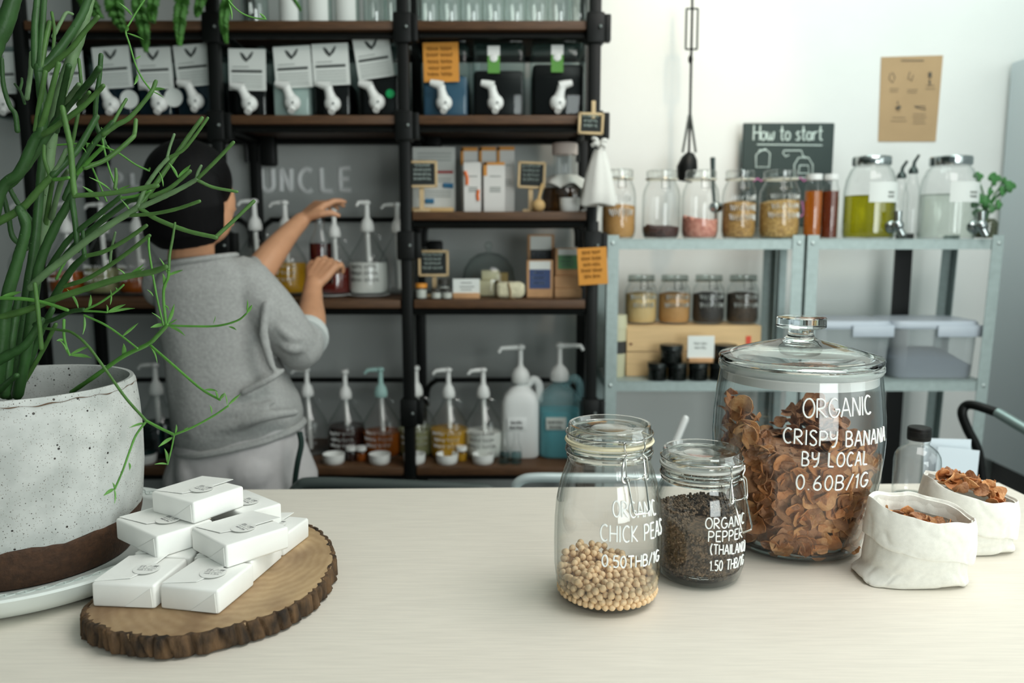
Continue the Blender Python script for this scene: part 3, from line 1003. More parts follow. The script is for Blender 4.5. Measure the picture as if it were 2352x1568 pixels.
# traced from the photo: kind, start offset in depth (or None = join what it grows from), end offset, then x, y along the stem, then width in pixels
ST = [
    ('d', .02, .03, 24, 15, [(20, 905), (48, 790), (66, 660), (80, 560), (90, 450), (98, 340)]),
    ('d', .0, -.02, 22, 14, [(40, 905), (62, 800), (88, 620), (125, 525), (150, 480), (166, 450)]),
    ('d', -.04, -.06, 26, 18, [(-10, 900), (4, 800), (15, 690), (40, 600), (60, 520), (45, 480)]),
    ('d', -.02, -.03, 22, 18, [(-40, 640), (0, 445), (45, 395), (80, 320), (96, 300), (98, 240), (88, 155)]),
    ('d', None, .0, 19, 15, [(90, 160), (110, 145), (150, 95), (185, 40), (206, -10)]),
    ('m', None, -.05, 12, 9, [(100, 165), (130, 140), (165, 110), (195, 72), (225, 39)]),
    ('d', None, .0, 14, 12, [(80, 152), (80, 60), (86, -10)]),
    ('d', None, .02, 14, 12, [(92, 152), (97, 60), (101, -10)]),
    ('m', None, .0, 11, 10, [(95, 152), (104, 98), (114, 52)]),
    ('m', None, .01, 7, 6, [(122, 120), (125, 70), (119, 29)]),
    ('g', .07, .10, 26, 20, [(95, 560), (105, 430), (122, 280), (150, 180), (184, 80), (210, -20)]),
    ('d', .05, .05, 34, 30, [(-60, 400), (-20, 140), (12, 55), (36, -20)]),
    ('g', .04, .07, 8, 6, [(122, 84), (140, 50), (152, 30), (166, 32)]),
    ('g', None, .03, 10, 9, [(62, 225), (70, 165), (72, 122)]),
    ('d', .05, .04, 10, 8, [(40, 300), (35, 262), (22, 242), (8, 195), (4, 136)]),
    ('d', None, .05, 6, 5, [(57, 238), (48, 212), (34, 193)]),
    ('d', None, .05, 6, 5, [(46, 206), (50, 190), (50, 180)]),
    ('m', None, -.04, 11, 10, [(82, 300), (91, 240), (104, 166)]),
    ('m', None, -.05, 13, 10, [(88, 310), (104, 262), (118, 210), (134, 147)]),
    ('d', None, -.02, 15, 12, [(128, 300), (133, 270), (145, 210), (158, 152)]),
    ('m', .03, .02, 8, 6, [(160, 350), (172, 300), (186, 215), (185, 175), (181, 136)]),
    ('d', None, -.03, 16, 12, [(120, 290), (150, 250), (200, 195), (228, 157)]),
    ('g', None, -.02, 10, 9, [(145, 245), (165, 215), (181, 194)]),
    ('m', None, -.06, 13, 9, [(98, 308), (115, 300), (150, 275), (190, 245), (225, 210), (237, 197)]),
    ('m', None, -.06, 9, 8, [(180, 240), (205, 212)]),
    ('d', .02, .0, 10, 9, [(240, 330), (222, 290), (219, 262), (222, 220), (228, 180), (232, 127)]),
    ('m', -.07, -.06, 12, 11, [(172, 448), (168, 420), (162, 340), (152, 290), (143, 247)]),
    ('d', None, -.02, 11, 11, [(178, 575), (175, 530), (165, 455)]),
    ('d', -.01, -.02, 20, 15, [(-10, 440), (30, 415), (75, 360), (115, 300), (142, 272)]),
    ('m', -.05, -.06, 16, 13, [(-8, 512), (50, 478), (90, 435), (118, 405)]),
    ('m', None, -.05, 8, 7, [(114, 402), (102, 365), (101, 335)]),
    ('g', None, -.06, 9, 9, [(118, 402), (136, 378), (152, 345)]),
    ('d', None, -.04, 14, 12, [(122, 402), (158, 365), (182, 338), (222, 268)]),
    ('y', None, -.07, 8, 7, [(124, 412), (140, 411), (158, 408)]),
    ('m', None, -.03, 10, 9, [(172, 345), (198, 310), (222, 266)]),
    ('d', None, -.02, 13, 10, [(150, 455), (178, 390), (215, 330), (258, 281)]),
    ('m', None, -.01, 11, 8, [(238, 308), (268, 287), (300, 268), (345, 215), (358, 187)]),
    ('m', None, .0, 7, 6, [(260, 282), (276, 252), (290, 228)]),
    ('y', None, -.04, 9, 8, [(176, 400), (205, 368), (236, 338)]),
    ('m', None, .02, 10, 8, [(196, 385), (245, 365), (300, 320), (309, 305), (312, 276)]),
    ('m', None, .0, 10, 8, [(104, 520), (118, 430), (125, 402)]),
    ('g', None, .02, 11, 9, [(118, 500), (140, 420), (156, 392)]),
    ('d', .06, .04, 11, 9, [(80, 520), (70, 505), (40, 465), (18, 425)]),
    ('d', .06, .05, 11, 9, [(60, 570), (30, 545), (20, 500), (8, 448)]),
    ('d', .07, .07, 7, 6, [(66, 570), (58, 545), (45, 500)]),
    ('m', -.07, -.06, 10, 10, [(172, 449), (240, 445), (300, 437), (361, 426)]),
    ('m', None, -.06, 7, 6, [(264, 432), (267, 410), (266, 388)]),
    ('d', .0, -.04, 12, 10, [(110, 620), (150, 560), (182, 528), (230, 490), (276, 453)]),
    ('f', None, -.05, 6, 5, [(275, 455), (310, 450), (345, 438)]),
    ('d', .03, .0, 12, 10, [(130, 610), (190, 545), (240, 503), (286, 468), (300, 460), (330, 455)]),
    ('g', -.04, -.05, 15, 13, [(70, 660), (102, 630), (150, 592), (200, 552), (260, 511), (305, 484), (319, 473)]),
    ('m', None, -.03, 11, 8, [(318, 474), (345, 440), (400, 362), (430, 318), (464, 271)]),
    ('g', None, -.05, 9, 8, [(318, 470), (335, 430), (362, 390), (388, 361)]),
    ('g', None, -.05, 6, 6, [(384, 362), (390, 338), (400, 309)]),
    ('m', None, -.06, 7, 6, [(388, 362), (420, 345), (448, 312), (477, 271)]),
    ('g', None, -.06, 11, 9, [(322, 476), (380, 450), (420, 430), (453, 411)]),
    ('m', None, -.07, 8, 7, [(453, 411), (495, 370), (536, 327)]),
    ('g', None, -.06, 7, 6, [(451, 410), (455, 395), (462, 381)]),
    ('m', None, -.05, 7, 6, [(454, 414), (490, 430), (544, 440)]),
    ('m', None, -.07, 8, 7, [(301, 494), (350, 491), (405, 480), (458, 462)]),
    ('m', None, -.05, 10, 9, [(320, 477), (360, 503), (430, 530), (496, 545)]),
    ('m', None, -.04, 8, 7, [(494, 545), (535, 508), (583, 462)]),
    ('m', None, -.04, 9, 8, [(345, 452), (390, 432), (436, 393)]),
    ('d', .01, -.02, 15, 12, [(120, 690), (150, 640), (172, 610), (196, 588)]),
    ('m', None, -.03, 9, 8, [(196, 588), (240, 577), (290, 550), (336, 518)]),
    ('d', None, -.02, 9, 7, [(194, 588), (192, 560), (190, 530)]),
    ('m', None, -.02, 9, 8, [(148, 657), (200, 640), (255, 607), (300, 575), (343, 541)]),
    ('g', None, -.02, 6, 5, [(253, 606), (256, 572), (265, 534)]),
    ('f', None, -.03, 5, 4, [(342, 542), (342, 570), (348, 612), (360, 680), (375, 746)]),
    ('m', -.05, -.09, 14, 12, [(0, 728), (60, 712), (130, 685), (200, 662), (290, 635), (345, 625), (382, 613)]),
    ('m', None, -.09, 6, 5, [(388, 620), (390, 585), (397, 545), (402, 512)]),
    ('f', None, -.08, 6, 6, [(388, 618), (386, 638), (377, 660), (376, 690), (382, 748)]),
    ('f', None, -.10, 5, 4, [(382, 747), (440, 749), (500, 748), (545, 736), (566, 720)]),
    ('f', .02, None, 9, 8, [(165, 900), (215, 866), (280, 820), (340, 790), (362, 770), (384, 746)]),
    ('f', None, -.11, 6, 5, [(342, 790), (400, 840), (462, 893), (505, 918)]),
    ('f', -.06, -.07, 8, 7, [(-10, 684), (60, 687), (110, 697), (155, 712)]),
    ('d', -.02, -.07, 9, 9, [(80, 745), (125, 733), (160, 716), (192, 711)]),
    ('f', None, -.08, 5, 4, [(194, 712), (230, 695), (268, 668), (284, 654)]),
    ('f', None, -.08, 5, 4, [(192, 714), (222, 715), (246, 717)]),
    ('f', None, -.09, 5, 4, [(194, 724), (240, 745), (280, 772), (316, 800)]),
    ('f', -.07, -.08, 6, 5, [(147, 735), (147, 770), (152, 795), (160, 815)]),
    ('m', -.06, -.13, 6, 6, [(104, 754), (140, 758), (166, 764), (200, 792), (245, 852), (290, 915), (336, 966)]),
    ('f', None, -.14, 6, 6, [(336, 966), (370, 984), (400, 998)]),
    ('f', None, -.14, 5, 4, [(400, 998), (440, 982), (490, 955), (524, 932)]),
    ('f', None, -.15, 5, 4, [(335, 968), (312, 1000), (298, 1035), (282, 1080), (264, 1122)]),
    ('f', None, -.14, 3.5, 3, [(400, 1000), (394, 1030), (385, 1066)]),
    ('m', -.07, -.08, 9, 8, [(95, 800), (92, 760), (86, 700), (80, 652)]),
    ('d', .03, .02, 16, 12, [(30, 905), (60, 850), (92, 765), (120, 710)]),
    ('m', .02, .0, 9, 8, [(48, 890), (95, 810), (128, 745)]),
    ('d', -.02, -.01, 20, 16, [(10, 905), (20, 830), (30, 760), (42, 690)]),
    ('d', -.06, -.08, 14, 11, [(-5, 900), (18, 878), (38, 862)]),
    ('d', -.05, -.05, 22, 14, [(-10, 830), (20, 815), (60, 790), (95, 735)]),
    ('f', .12, .10, 4, 3.5, [(345, -20), (318, 20), (300, 50), (289, 72), (297, 100), (312, 150), (328, 182), (346, 206)]),
    ('f', .10, .12, 4, 3, [(515, -20), (528, 5), (552, 28), (580, 40), (611, 44)]),
    ('f', .10, .13, 4, 4, [(112, 334), (200, 330), (260, 345), (310, 377), (342, 392)]),
    ('y', .0, -.02, 4, 4, [(235, 318), (240, 345), (250, 385), (262, 418), (270, 440)]),
    ('y', .0, -.02, 4, 4, [(208, 376), (225, 415), (245, 462)]),
    ('f', .02, .03, 6, 5, [(130, 640), (150, 600), (190, 545), (240, 495)]),
]
LV = [  # small leaves: base, tip, width in pixels
    ((408, 408), (388, 374), 7), ((408, 408), (437, 379), 9), ((375, 428), (366, 395), 4), ((303, 494), (277, 457), 5), ((255, 437), (205, 407), 5), ((268, 437), (300, 425), 4),
    ((292, 636), (330, 607), 6), ((292, 636), (334, 614), 5), ((290, 634), (271, 617), 4), ((180, 708), (154, 664), 7), ((203, 710), (208, 677), 7), ((193, 725), (190, 768), 6), ((246, 717), (288, 699), 7), ((248, 718), (309, 708), 6), ((246, 716), (245, 700), 5),
    ((253, 700), (254, 665), 4), ((268, 668), (266, 660), 4), ((384, 633), (420, 620), 6), ((384, 628), (366, 592), 5), ((378, 665), (374, 628), 9), ((376, 745), (346, 752), 9), ((377, 742), (349, 718), 5), ((384, 745), (400, 698), 8), ((386, 746), (407, 733), 4),
    ((386, 748), (425, 771), 7), ((378, 700), (388, 713), 5), ((525, 750), (543, 758), 5), ((566, 720), (579, 700), 7), ((567, 715), (568, 688), 4), ((490, 743), (495, 725), 2), ((280, 773), (317, 742), 6), ((282, 820), (284, 789), 10), ((344, 793), (361, 833), 5),
    ((352, 680), (338, 665), 4), ((155, 812), (138, 782), 6), ((160, 815), (205, 794), 7), ((162, 816), (210, 822), 9), ((147, 782), (130, 782), 8), ((0, 684), (48, 670), 9), ((470, 895), (500, 899), 6), ((500, 916), (494, 897), 5), ((504, 917), (516, 903), 7), ((522, 930), (515, 900), 3),
    ((524, 930), (552, 905), 6), ((486, 950), (482, 930), 4), ((402, 996), (405, 975), 5), ((420, 990), (432, 981), 4), ((396, 1004), (364, 1026), 8), ((334, 971), (297, 982), 6), ((386, 1066), (355, 1066), 5), ((384, 1062), (378, 1030), 7), ((296, 1062), (297, 1080), 6),
    ((262, 1122), (238, 1138), 8), ((263, 1124), (258, 1108), 5), ((262, 1122), (263, 1156), 5), ((304, 36), (275, 7), 6), ((290, 72), (292, 58), 8), ((292, 76), (330, 91), 4), ((316, 170), (308, 195), 7), ((345, 205), (379, 204), 7), ((347, 208), (376, 225), 3), ((323, 128), (310, 136), 4),
    ((525, 5), (533, 45), 5), ((611, 44), (596, 30), 6), ((255, 350), (243, 330), 5), ((200, 345), (198, 325), 6), ((205, 350), (212, 325), 5), ((240, 318), (232, 292), 10), ((340, 392), (345, 384), 5), ((342, 625), (352, 640), 4), ((228, 460), (190, 428), 9), ((183, 335), (198, 350), 4),
]
gi = {'d': 0, 'm': 1, 'g': 2, 'f': 3, 'y': 3}
placed = []   # (px, py, depth, object, branch)
D0 = PT[1]


def near(px, py, lim):
    best = None
    for q in placed:
        d = (q[0] - px) ** 2 + (q[1] - py) ** 2
        if d < lim * lim and (best is None or d < best[0]):
            best = (d, q)
    return best[1] if best else None


branches = []
for kind, d0, d1, w0, w1, P in ST:
    if d0 is None:
        q = near(*P[0], 30)
        d0 = q[2] if q else -.02
    if d1 is None:
        q = near(*P[-1], 30)
        d1 = q[2] if q else d0
    S = spline(P, 7)
    n = len(S)
    rnd = random.Random(len(branches))
    pts, rad = [], []
    for i, (x, y) in enumerate(S):
        t = i / (n - 1)
        D = D0 + d0 + (d1 - d0) * t
        p = at(x, y, D)
        pts.append(p)
        rad.append(max((w0 + (w1 - w0) * t) * (.57 if w0 > 6 else .54) * pxm(p) * (1 + .05 * math.sin(i * 1.7 + rnd.random() * 6)), .0008))
        placed.append((x, y, d0 + (d1 - d0) * t, len(branches)))
    mb = MB().rtube(pts, rad, 12)
    for k in range(int(n / 5)):     # leaf scars
        i = rnd.randrange(1, n - 1)
        a = rnd.uniform(0, 6.28)
        mb.ball(pts[i] + Vector((math.cos(a) * rad[i] * .92, -abs(math.sin(a)) * rad[i] * .92, rad[i] * .1)), rad[i] * .16, 6, 4)
    branches.append((mb, kind))


def leaf(mb, b, t, w, D):
    """a small pointed leaf with a fold along the middle"""
    p0, p1 = at(*b, D), at(*t, D - .006)
    ax = p1 - p0
    L = ax.length
    side = ax.cross(Vector((0, 1, .25))).normalized()
    nrm = side.cross(ax).normalized()
    hw = w / 2 * pxm(p0)
    N = 8
    vs, fs = [], []
    for i in range(N + 1):
        s = i / N
        ww = hw * (math.sin(PI * min(s ** .75, 1)) ** .8 if 0 < s < 1 else .12)
        c = p0 + ax * s + nrm * (.10 * L * math.sin(PI * s))
        vs += [c - side * ww + nrm * ww * .35, c - nrm * .0004, c + side * ww + nrm * ww * .35, c + nrm * .0005]
    for i in range(N):
        o = i * 4
        for a, bb in ((0, 1), (1, 2), (2, 3), (3, 0)):
            fs.append((o + a, o + bb, o + 4 + bb, o + 4 + a))
    fs += [(0, 3, 2, 1), (N * 4, N * 4 + 1, N * 4 + 2, N * 4 + 3)]
    mb.add(vs, fs)


leafs = {}
for b, t, w in LV:
    q = near(*b, 40)
    k = q[3] if q else len(branches) - 1
    leaf(leafs.setdefault(k, MB()), b, t, w, D0 + (q[2] if q else -.05))
for k, (mb, kind) in enumerate(branches):
    o = part('stem', mb, stem_mats[gi[kind]], plant, ang=60)
    if k in leafs:
        part('leaves', leafs[k], leaf_mat, o, ang=60)

# ------------------------------------------------------------------ saucer
sa = thing('saucer', (PT[0], PT[1], T), 'large white saucer with a chain-patterned rim under the plant pot', 'saucer')
part('dish', MB().lathe([(0, .004), (.170, .004), (.178, .001), (.190, .001), (.205, .008), (.2200, .0210), (.2275, .0330), (.2295, .0360), (.2280, .0390), (.2225, .0390), (.2000, .0360), (.1965, .0330), (.185, .0180), (.170, .0118), (0, .0118)], (PT[0], PT[1], T), 128), mat('white_china', (222, 228, 224), .25, var=.03), sa)
pat = MB()
for k in range(64):
    a0, a1 = 2 * PI * k / 64, 2 * PI * (k + 1) / 64
    for sg in (-1, 1):
        pat.tube([(PT[0] + r_ * math.cos(t), PT[1] + r_ * math.sin(t), T + .0378 + (r_ - .2115) * .13) for t, r_ in [(a0 + (a1 - a0) * u, .2115 + sg * .0062 * math.sin(PI * u)) for u in np.linspace(0, 1, 9)]], .0007, 5)
    am = (a0 + a1) / 2
    pat.ball((PT[0] + .2115 * math.cos(am), PT[1] + .2115 * math.sin(am), T + .0379), .0016, 6, 4)
part('rim_pattern', pat, mat('grey_relief_line', (188, 198, 194), .4), sa, label='raised chain of ovals round the rim')

# ------------------------------------------------------------------ slice of tree trunk with wrapped soaps
BH = .026
bo = [(-.470, .845), (-.423, .8238), (-.369, .8209), (-.319, .8404), (-.280, .8713), (-.2548, .9101), (-.2401, .9587), (-.2395, 1.0267), (-.2640, 1.1045), (-.300, 1.155), (-.345, 1.188), (-.395, 1.195), (-.435, 1.165), (-.455, 1.105), (-.470, 1.03), (-.488, .965), (-.505, .9230), (-.4995, .876)]
oc = Vector((-.372, 1.0, 0))
OL = [Vector((x, y, 0)) for x, y in spline(bo + [bo[0]], 34)][:-1]
slab = thing('wood_slice', (oc.x, oc.y, T), 'live-edge slice of tree trunk carrying the wrapped soaps', 'board')


def slab_top_mat():
    m = bpy.data.materials.new('sawn_end_grain')
    m.use_nodes = True
    nt = m.node_tree
    b = nt.nodes['Principled BSDF']
    L = nt.links.new
    tc = nn(nt, 'ShaderNodeTexCoord')
    mp = nn(nt, 'ShaderNodeMapping')
    mp.inputs['Location'].default_value = (-.055, -.02, 0)
    mp.inputs['Scale'].default_value = (1.15, .8, 1)
    L(tc.outputs['Object'], mp.inputs[0])
    wv = nn(nt, 'ShaderNodeTexWave', wave_type='RINGS', rings_direction='Z')
    wv.inputs['Scale'].default_value, wv.inputs['Distortion'].default_value, wv.inputs['Detail'].default_value, wv.inputs['Detail Scale'].default_value = 26, 3.5, 3, 2.0
    L(mp.outputs[0], wv.inputs[0])
    nz = nn(nt, 'ShaderNodeTexNoise')
    nz.inputs['Scale'].default_value, nz.inputs['Detail'].default_value = 16, 6
    L(mp.outputs[0], nz.inputs[0])
    r1 = nn(nt, 'ShaderNodeValToRGB')
    r1.color_ramp.elements[0].color, r1.color_ramp.elements[0].position = (*lin((138, 110, 80)), 1), .3
    r1.color_ramp.elements[1].color, r1.color_ramp.elements[1].position = (*lin((186, 158, 120)), 1), .68
    L(nz.outputs[0], r1.inputs[0])
    r2 = nn(nt, 'ShaderNodeValToRGB')
    r2.color_ramp.elements[0].color = (.90, .87, .83, 1)
    r2.color_ramp.elements[1].color = (1, 1, 1, 1)
    L(wv.outputs[0], r2.inputs[0])
    mx = nn(nt, 'ShaderNodeMix', data_type='RGBA', blend_type='MULTIPLY')
    mx.inputs[0].default_value = 1
    L(r1.outputs[0], mx.inputs[6])
    L(r2.outputs[0], mx.inputs[7])
    L(mx.outputs[2], b.inputs['Base Color'])
    b.inputs['Roughness'].default_value = .6
    return m


def ring_at(f, z):
    return [(oc.x + (p.x - oc.x) * f, oc.y + (p.y - oc.y) * f, T + z) for p in OL]


tp = MB()
rg = [ring_at(f, z) for f, z in ((.980, .004), (.984, BH - .003), (.980, BH - .0006), (.965, BH), (.9, BH), (.6, BH), (.3, BH), (.05, BH))]
tp.loft(rg)
part('cut_face', tp, slab_top_mat(), slab, ang=60)
bk = MB()
rings = []
zs = np.linspace(0, BH, 9)
for fz, z in [(.965, 0.0)] + [(1.0, z) for z in zs[1:-1]] + [(.997, BH - .0012), (.988, BH + .0002)]:
    R_ = []
    for i, p in enumerate(OL):
        d = Vector((p.x - oc.x, p.y - oc.y, 0)).normalized()
        u = i / len(OL) * 74
        nz = noise.noise(Vector((u * .3, z * 22, 0))) * .0030 - .0050 * max(0, 1 - abs(noise.noise(Vector((u * .62 + 7 + z * 14, z * 10, 3)))) * 5.5) + .0016 * noise.noise(Vector((u * 2.2, z * 60, 9)))
        R_.append((oc.x + (p.x - oc.x) * fz + d.x * (nz + .003), oc.y + (p.y - oc.y) * fz + d.y * (nz + .003), T + z))
    rings.append(R_)
inner = [[(oc.x + (x - oc.x) * .975, oc.y + (y - oc.y) * .975, z) for x, y, z in r] for r in (rings[-1], rings[0])]
n_ = len(OL)
allr = rings + inner
for i, r in enumerate(allr):
    bk.v += r
for i in range(len(allr)):
    a, b = i * n_, ((i + 1) % len(allr)) * n_
    bk.f += [(a + k, a + (k + 1) % n_, b + (k + 1) % n_, b + k) for k in range(n_)]
part('bark', bk, mat('tree_bark', (104, 78, 52), .85, rgb2=(36, 27, 19), scale=64, stretch=(1, 1, .4), bump=.9, bscale=120), slab, ang=70)

paper = mat('white_wrapping_paper', (240, 240, 236), .55, var=.02, scale=30, bump=.14, bscale=26, sub=.0)
stick = mat('translucent_sticker', (232, 232, 228), .55)
ink = mat('grey_print', (128, 128, 128), .7)


def soap(A, B, depth, z, label, hgt=.0295, flap=True, sub_w=None):
    """wrapped bar of soap: A, B = front base corners on height z"""
    A, B = Vector((A[0], A[1], 0)), Vector((B[0], B[1], 0))
    u = B - A
    w = u.length
    u.normalize()
    v = Vector((-u.y, u.x, 0))
    c = A + u * w / 2 + v * depth / 2
    ang = math.atan2(u.y, u.x)
    root = thing('soap_bar', (c.x, c.y, z), label, 'soap', 'paper-wrapped soap bars', rz=ang)
    b = MB().rbox((0, 0, hgt / 2), (w, depth, hgt), .0032, 3)
    rnd = random.Random(int(c.x * 1e4))
    b.v = [(x + .0007 * noise.noise(Vector((x * 60, y * 60, z_ * 60 + rnd.random()))), y, z_ + (.0006 * noise.noise(Vector((x * 50, y * 50, rnd.random() * 0 + c.x * 9))) if z_ > hgt / 2 else 0)) for x, y, z_ in b.v]
    part('wrapper', b, paper, root, local=True, ang=50)
    # folded end paper on the front and the side
    e = MB()
    e.add([(w * .02, -depth / 2 - .0006, .002), (w * .44, -depth / 2 - .0006, hgt - .004), (w * .46, -depth / 2 - .0006, .002), (w * .02, -depth / 2 + .001, .002), (w * .44, -depth / 2 + .001, hgt - .004), (w * .46, -depth / 2 + .001, .002)],
          [(0, 1, 2), (5, 4, 3), (0, 3, 4, 1), (1, 4, 5, 2), (2, 5, 3, 0)])
    part('end_fold', e, paper, root, local=True)
    if flap:
        f = MB()
        zz = hgt + .0002
        pts = [(-w / 2 + .001, -depth * .44), (w * .02, -depth * .32), (w * .12, -depth * .02), (w * .16, depth * .5 + .007), (-w / 2 + .001, depth * .49)]
        f.add([(x, y, zz + (0, .0006, .0006, .0024, 0)[i]) for i, (x, y) in enumerate(pts)] + [(x, y, zz + .0006 + (0, .0006, .0006, .0024, 0)[i]) for i, (x, y) in enumerate(pts)],
              [(4, 3, 2, 1, 0), (5, 6, 7, 8, 9)] + [(i, (i + 1) % 5, 5 + (i + 1) % 5, 5 + i) for i in range(5)])
        part('flap', f, paper, root, local=True, smooth=False)
    s = MB().lathe([(0, 0), (.0155, 0), (.0155, .0004), (0, .0004)], (w * .10, .0, hgt + .0019), 40)
    so = part('sticker', s, stick, root, local=True)
    base = (w * .10 - .0115, .0015, hgt + .0024)
    fn = plane_fn(base, (1, 0, 0), (0, 1, 0), .023, .0075)
    k = [[(.02, .95), (.03, .3), (.12, .2), (.13, .95)], [(.08, .95), (.08, -.1)], [(.2, .9), (.21, .3), (.27, .25), (.28, .95)], [(.24, .9), (.24, 0)], [(.36, .5), (.42, .1), (.56, 1.05)], [(.6, .3), (.7, .9)],
         [(.72, .95), (.98, .95), (.94, .6), (.74, .6), (.72, .95)], [(.76, .9), (.95, .65)], [(.95, .9), (.76, .65)], [(.8, .6), (.72, .1)], [(.9, .6), (.97, .1)], [(.84, .55), (.85, .1)], [(0, -.22), (1, -.22)]]
    pm = strokes_mb(k, fn, .00021, 4)
    st, wd = text_strokes('made in farm', .16)
    strokes_mb(st, plane_fn((base[0] + .002, base[1] - .0072, base[2]), (1, 0, 0), (0, 1, 0), .019 / wd, .0042), .00018, 4, pm, 1)
    part('print', pm, ink, so, local=True)
    return root


zb = T + BH
Z1, Z2 = zb, zb + .0300
soap((-.4965, .8935), (-.4190, .8870), .080, Z1, 'wrapped soap bar at the front left of the bottom layer')
soap((-.4137, .8880), (-.3391, .8730), .080, Z1, 'wrapped soap bar at the front right of the bottom layer')
soap((-.4060, .9700), (-.3270, .9560), .082, Z1, 'wrapped soap bar half hidden in the middle right of the bottom layer')
soap((-.4865, .9760), (-.4110, .9690), .080, Z1, 'wrapped soap bar almost hidden in the middle left of the bottom layer')
soap((-.3900, 1.0600), (-.3120, 1.0420), .074, Z1, 'wrapped soap bar at the back right of the bottom layer, end face showing')
soap((-.4400, 1.0650), (-.3950, 1.0600), .060, Z1, 'wrapped soap bar hidden at the back left of the bottom layer')


def level(z, c0, left, right):
    """front base corner and the two neighbouring corners, from pixels, on height z"""
    return onz(*c0, z), onz(*left, z), onz(*right, z)


C0, Lf, Rt = level(Z2, (362, 1284), (268, 1238), (440, 1260))
soap(Lf, C0, .078, Z2, 'wrapped soap bar on the left of the second layer')
C0, Lf, Rt = level(Z2, (521, 1306), (441, 1262), (636, 1268))
soap(Lf, C0, .088, Z2, 'wrapped soap bar on the right of the second layer, nearest the camera')
C0, Lf, Rt = level(Z2, (560, 1228), (480, 1190), (590, 1210))
soap(Lf, C0, .060, Z2, 'wrapped soap bar at the back of the second layer, under the top one', flap=False)
C0, Lf, Rt = level(Z2 + .030, (446, 1204), (350, 1176), (545, 1160))
soap(Lf, C0, .082, Z2 + .030, 'wrapped soap bar alone on top of the pile')

# ------------------------------------------------------------------ cotton bags of chips
cotton = mat('unbleached_cotton', (232, 230, 222), .9, var=.04, scale=160, bump=.10, bscale=900)


def bag_rings(c, rings, seed):
    """rings: (height, half width, half depth, shift x, shift y, left-right tilt, front-back tilt, squareness, wrinkle); smoothed along the cloth"""
    RR = []
    par = spline(rings, 5)
    for h, hw, hd, sx, sy, tlr, tfb, sq, wr in par:
        R_ = []
        wr *= .62
        for i in range(120):
            t = 2 * PI * i / 120
            ct, st_ = math.cos(t), math.sin(t)
            e = 2 / sq
            x = hw * abs(ct) ** e * (1 if ct >= 0 else -1)
            y = hd * abs(st_) ** e * (1 if st_ >= 0 else -1)
            w = 1 + wr * (noise.noise(Vector((ct * 1.5 + seed, st_ * 1.5, h * 16))) + .5 * noise.noise(Vector((ct * 4 + seed, st_ * 4, h * 34))))
            n1 = noise.noise(Vector((ct * 2.6 + seed * 3, st_ * 2.6 + h * 18, h * 30)))
            w -= wr * .75 * max(0, 1 - abs(n1) * 6)          # sharp creases
            zz = h + tlr * x + tfb * y + .0022 * math.sin(3 * t + seed) + .0012 * math.sin(7 * t + 2 * seed)
            R_.append((c[0] + sx + x * w, c[1] + sy + y * w, T + max(zz, .0008)))
        RR.append(R_)
    return RR


def build_bag(label, c, hw, hd, rim, tl, tf, seed, chips_h, nchip, clabel, cgroup, sx=0.0, chipbox=(.8, .8), cuff=.052):
    body_r = [(.001, hw * 1.0, hd * .84, -.004, 0, 0, 0, 3.6, .05), (.006, hw * 1.05, hd * .94, -.004, 0, 0, 0, 3.2, .05), (.02, hw * .96, hd * .98, 0, 0, .03, 0, 2.6, .07), (.04, hw * .98, hd * 1.02, sx * .4, 0, .06, 0, 2.4, .05),
              (rim * .75, hw * .98, hd, sx * .8, 0, tl * .8, tf * .8, 2.0, .05), (rim * .97, hw * .985, hd * .98, sx, 0, tl, tf, 1.75, .05)]
    root = thing('cotton_bag', (c[0], c[1], T), label, 'bag', 'small cotton bags of chips')
    R = bag_rings(c, body_r, seed)
    b = MB().loft(R, False)
    b.f.append(tuple(range(119, -1, -1)))
    inner = [[(c[0] + sx + (x - c[0] - sx) * .965, c[1] + (y - c[1]) * .965, z) for x, y, z in r] for r in (R[-1], R[-6], R[-10])]
    b.loft([R[-1]] + inner, False)
    sack = part('sack', b, cotton, root, ang=80)
    cb = [(rim - .022, hw * .93, hd * .92, sx, 0, tl, tf, 1.8, .05), (rim - .006, hw * .975, hd * .97, sx, 0, tl, tf, 1.75, .05), (rim + .0008, hw * 1.005, hd * 1.005, sx, 0, tl, tf, 1.75, .05), (rim - .0012, hw * 1.03, hd * 1.035, sx, 0, tl, tf, 1.75, .05), (rim - cuff * .3, hw * 1.055, hd * 1.07, sx, 0, tl * .9, tf, 1.9, .04),
          (rim - cuff * .65, hw * 1.05, hd * 1.07, sx * .8, 0, tl * .6 - .05, tf * .6, 2.1, .045), (rim - cuff, hw * 1.04, hd * 1.07, sx * .6, 0, tl * .5 - .12, tf * .3, 2.2, .05), (rim - cuff - .001, hw * 1.0, hd * 1.02, sx * .6, 0, tl * .5 - .12, tf * .3, 2.3, .06), (rim - cuff + .004, hw * .99, hd * 1.0, sx * .6, 0, tl * .5 - .12, tf * .3, 2.3, .08)]
    R2 = bag_rings(c, cb, seed)
    part('turned_cuff', MB().loft(R2, False), cotton, root, ang=80, label='turned-down cuff of the bag')
    # seam line on the cuff
    for i in range(nchip):
        while True:
            x, y = random.uniform(-1, 1), random.uniform(-1, 1)
            if x * x + y * y < 1:
                break
        px_, py_ = c[0] + sx + x * hw * chipbox[0], c[1] + y * hd * chipbox[1]
        h = chips_h(x, y) + tl * x * hw + tf * y * hd + random.uniform(-.003, .004)
        chip((px_, py_, T + h), (random.uniform(-1, 1), random.uniform(-1, 1), random.uniform(0, 6.3)), random.uniform(.8, 1.1), clabel, cgroup)
    return root


